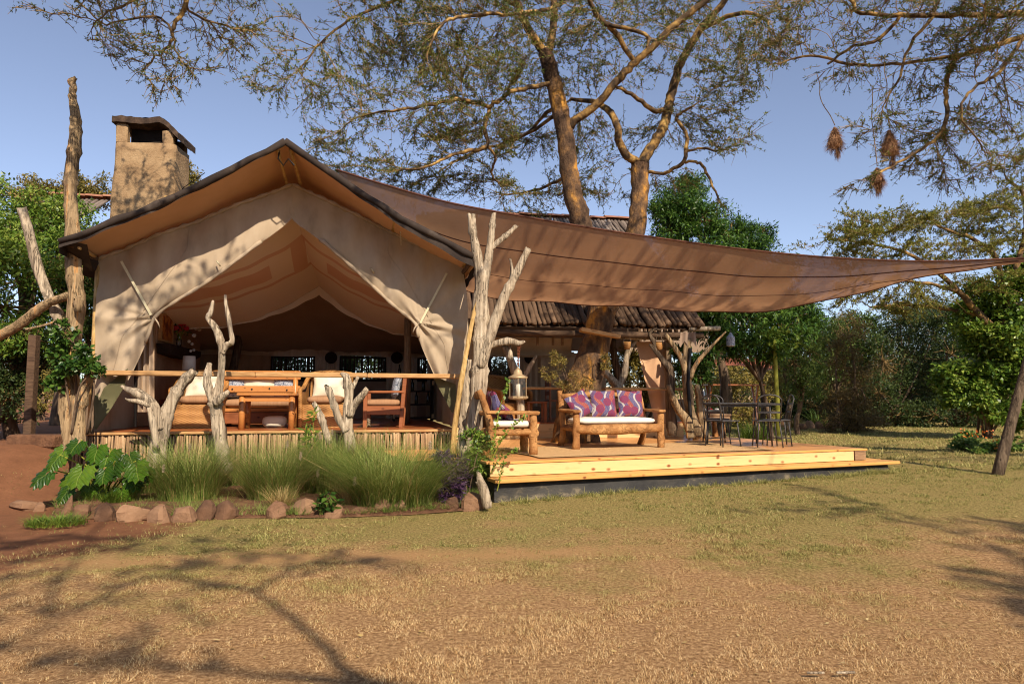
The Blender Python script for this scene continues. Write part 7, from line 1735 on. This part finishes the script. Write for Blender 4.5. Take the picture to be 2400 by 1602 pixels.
tuft('green_grass', 'short lush green grass under the big leaf plant', 255, 1190, .5, .28, 900, 'bright_leaf', .8, .005, seed=8, group='low green tufts')
tuft('green_grass', 'short lush green grass at the left end of the border', 130, 1235, .5, .12, 700, 'bright_leaf', .9, .005, seed=9, group='low green tufts')
tuft('dry_tuft', 'tuft of dead straw coloured grass between the clumps', 830, 1195, .24, .42, 420, 'clump_straw', .7, seed=10, group='dead grass tufts'); tuft('dry_tuft', 'dead straw at the foot of the loose grass clump', 655, 1200, .2, .32, 300, 'clump_straw', .7, seed=11, group='dead grass tufts')
tuft('sword_plant', 'spiky sword leaved plant in the far bed behind the iron chairs', 1920, 1000, .5, .75, 60, 'mid_leaf', .7, .03, seed=12, cat='plant', group='spiky plants in the far bed', droop=.2); tuft('sword_plant', 'low spiky plant left in the far bed', 1860, 1002, .35, .4, 45, 'olive_dry', .7, .025, seed=13, cat='plant', group='spiky plants in the far bed', droop=.2); tuft('green_grass', 'green grass clump behind the iron table', 1765, 990, .6, .75, 500, 'bright_leaf', .6, .008, seed=14, group='garden grass', base=tuple(Vector(gb(1765, 17))))
bush('purple_plant', 'dark purple leaved plant beside the twig skirt end', tuple(GG(1055, 1180)), [B_(1040, 1085, 9.0, .13, .13, .12), B_(1065, 1120, 8.9, .16, .14, .14), B_(1058, 1165, 8.7, .13, .13, .12), B_(1030, 1070, 9.1, .1, .1, .06), B_(1075, 1090, 9, .1, .1, .1), B_(1060, 1140, 8.8, .14, .14, .1)], 1500, .085, 'purple_leaf', 'plant', stem=.012, seed=60, lw=.22, sub=18)
bush('green_shrub', 'small bright green shrub before the large driftwood post', tuple(GG(1120, 1165)), [B_(1105, 1020, 9.8, .16, .14, .1), B_(1130, 1040, 9.7, .14, .14, .12), B_(1115, 1070, 9.6, .16, .14, .14), B_(1135, 1090, 9.4, .14, .14, .12)], 1500, .055, 'bright_leaf', 'plant', stem=.012, seed=61, lw=.5, sub=18)
bush('leafy_plant', 'small broad leaved plant behind the low border stone', tuple(GG(770, 1195)), [B_(765, 1168, 8.1, .07, .07, .07), B_(783, 1184, 8.0, .06, .06, .05), B_(752, 1184, 8.0, .05, .05, .04)], 70, .085, 'glossy_leaf', 'plant', stem=.008, seed=62, lw=.6, sub=12)
def sprig(label, path, Y, seed, n=60, ls=.05, name='climbing_sprig', mat='bright_leaf', lw=.6):
    g = np.random.default_rng(seed); A = catmull([tuple(W(x, y, Y)) for x, y in path], 8)
    t = thing(name, label, 'plant', tuple(A[0])); MB().tube([Vector(p - A[0]) for p in A], [.008 * (1 - .7 * k / len(A)) for k in range(len(A))], 5).build('stem', 'green_stem', t, True)
    i = g.integers(2, len(A), n); P = A[i] + g.normal(0, .008, (n, 3)); D = unit(g.normal(0, 1, (n, 3)) + [0, 0, .4]); s_ = g.uniform(.7, 1.2, n) * ls
    V, q = leaves_np(P, D, g.normal(0, .6, (n, 3)) + np.array(S), s_, s_ * lw); place('leaves', npmesh('leaves', V - A[0], q), mat, t); return t
sprig('leafy sprig climbing in front of the log armchair', [(1150, 1150), (1152, 1080), (1160, 1020), (1170, 960), (1185, 915), (1190, 892)], 9.3, 1, 110, .055); sprig('thin sprig arching right over the armchair seat', [(1152, 1080), (1175, 1030), (1205, 995), (1232, 975)], 9.3, 2, 60, .055); sprig('low sprig reaching over the deck edge', [(1150, 1110), (1170, 1075), (1200, 1060), (1212, 1052)], 9.0, 3, 45, .05); sprig('drooping dry sprig at the deck corner', [(1165, 1150), (1172, 1120), (1176, 1095), (1180, 1085)], 8.8, 4, 40, .04)
for k, (px, y0, y1, lab) in enumerate(((735, 1060, 965, 'upright lance leaved plant in front of the wicker armchair'), (718, 1070, 1005, 'smaller lance leaved plant beside the upright one'))):
    sprig(lab, [(px + 6, y0), (px, (y0 + y1) / 2), (px - 1, y1)], 9.6, 10 + k, 46, .13, 'lance_plant', 'bright_leaf', .2)
bx = np.array([p[0] for p in bd]); by = np.array([p[1] for p in bd])
def in_bed(x, y):
    c = np.zeros(len(x), bool); j = len(bx) - 1
    for i in range(len(bx)):
        c ^= ((by[i] > y) != (by[j] > y)) & (x < (bx[j] - bx[i]) * (y - by[i]) / (by[j] - by[i] + 1e-9) + bx[i]); j = i
    return c & (vnoise(x, y, 3.5) > .33)
gb_ = grass_patch(110000, bx.min(), bx.max(), by.min(), by.max(), .04, .11, .0028, in_bed); gb_[:, 2] += .05
tag(place('bed_grass', npmesh('bed_grass', gb_, None, np.arange(len(gb_)).reshape(-1, 3)), 'clump_grass'), 'low weedy grass growing between the border stones and the clumps', 'grass', kind='stuff')
# big lobed leaves
def lobed(n=44):
    vs = [(0, 0, 0)]; pts = []
    for k in range(n + 1):
        a = -2.75 + 5.5 * k / n                      # angle from the tip direction
        lob = 1 - .20 * abs(math.sin(k * math.pi / 4.0 + .0)) ** .8
        r = (.62 + .38 * math.cos(a * .5)) * lob * (.75 if abs(a) > 2.4 else 1)
        pts.append((math.sin(a) * r * .62, .25 + math.cos(a) * r * .62, 0))
    m = MB(); ring2 = [(x * .5, .25 + (y - .25) * .5, .05) for x, y, z in pts]; ring1 = [(x, y, -.10 * (x * x + (y - .25) ** 2) * 2 + .025 * math.sin(k * math.pi / 2)) for k, (x, y, z) in enumerate(pts)]
    m.add([(0, .25, .0)] + ring2 + ring1, [(0, 1 + k, 2 + k) for k in range(n)] + [(1 + k, 2 + n + k, 3 + n + k, 2 + k) for k in range(n)])
    me = bpy.data.meshes.new('leaf'); me.from_pydata(m.v, [], m.f); me.shade_smooth(); me.materials.append(M['big_leaf']); return me
LM = lobed(); pb_ = GG(225, 1180)
ph = thing('philodendron', 'large plant with big lobed glossy leaves at the left of the bed', 'plant', pb_)
LV_ = [(158, 1045, .34, .2), (200, 1088, .36, .1), (262, 1050, .36, -.3), (122, 1100, .32, .7), (318, 1080, .33, -.7), (308, 1112, .28, -.4), (232, 1040, .3, -.1), (248, 1095, .28, -.2), (165, 1140, .26, .3), (285, 1140, .26, -.5), (190, 1030, .26, .2), (215, 1125, .26, 0), (340, 1100, .24, -.9), (140, 1065, .26, .5), (270, 1080, .28, 0), (230, 1070, .28, .15), (175, 1110, .26, .3), (300, 1060, .28, -.6), (250, 1150, .22, .2), (200, 1155, .2, -.3)]
for k, (px, py, s_, rz) in enumerate(LV_):
    g = random.Random(k); Y = 8.75 + g.uniform(-.25, .3) + (.15 if k > 13 else 0); p = W(px, py, Y) - pb_
    MB().tube([(g.uniform(-.08, .08), .1, 0), (p.x * .5, .05 + p.y * .4, p.z * .75), p], [.014, .011, .008], 5).build('petiole', 'green_stem', ph, True)
    o = place('leaf', LM, None, ph, p); o.scale = (s_ * .92, s_ * 1.12, s_)
    tip = Vector((-math.sin(rz) * .8 + g.uniform(-.15, .15), -.45 + g.uniform(-.15, .15), -.75 + g.uniform(-.2, .25))).normalized()
    nrm = Vector((g.uniform(-.15, .3), -.75, .65)); nrm = (nrm - tip * nrm.dot(tip)).normalized()
    o.rotation_euler = Matrix((tip.cross(nrm), tip, nrm)).transposed().to_euler()
# flowers at the right, beds, litter
bush('flowering_shrub', 'low nasturtium bed with orange flowers at the right edge', gb(2290, 14.3), [B_(2260, 1040, 14.6, .25, .3, .14), B_(2300, 1045, 14.3, .3, .3, .14), B_(2335, 1050, 14.2, .3, .3, .14), B_(2380, 1040, 14.2, .3, .3, .18), B_(2290, 1060, 13.9, .25, .25, .1), B_(2270, 1025, 15, .25, .25, .12)], 2600, .07, 'flower_leaf', 'flowers', stem=.01, seed=70, lw=.8, sub=14)
fo = thing('orange_flowers', 'orange flower heads among the low bed at the right edge', 'flowers', gb(2290, 14.2)); b_ = np.array(gb(2290, 14.2))
P = np.concatenate([np.array(W(x, y, Y)) + rng.normal(0, .05, (9, 3)) for x, y, Y in ((2255, 1010, 15), (2262, 1022, 14.8), (2285, 1018, 14.6), (2318, 1012, 14.6), (2336, 1046, 13.9), (2325, 1035, 14), (2300, 1010, 15))]); V, q = leaves_np(P, rng.normal(0, 1, P.shape), rng.normal(0, 1, P.shape), np.full(len(P), .04), np.full(len(P), .04)); place('blooms', npmesh('blooms', V - b_, q), 'orange_petal', fo)
n = 1500; P = np.stack([rng.uniform(-5, 7, n), rng.uniform(3.2, 11, n), np.zeros(n)], 1); P[:, 2] = gzv(P[:, 0], P[:, 1]) + .012
ok = keep_lawn(P[:, 0], P[:, 1]); P = P[ok]; n = len(P)
V, q = leaves_np(P, rng.normal(0, 1, P.shape) * [1, 1, .15], rng.normal(0, .4, P.shape) + [0, 0, 1], rng.uniform(.015, .05, n), rng.uniform(.006, .018, n)); tag(place('leaf_litter', npmesh('leaf_litter', V, q), 'clump_straw'), 'fallen dry leaves scattered over the lawn', 'leaves', kind='stuff')
for k, (a, b, lab) in enumerate((((1892, 1590), (1932, 1590), 'short pale stick lying on the grass at the bottom edge'), ((1962, 1590), (2004, 1589), 'pale stick right of the other stick at the bottom edge'))):
    tag(MB().tube([GG(*a) + Vector((0, 0, .03)), GG(*b) + Vector((0, 0, .03))], .006, 6).build('fallen_stick', 'driftwood', None), lab, 'stick')
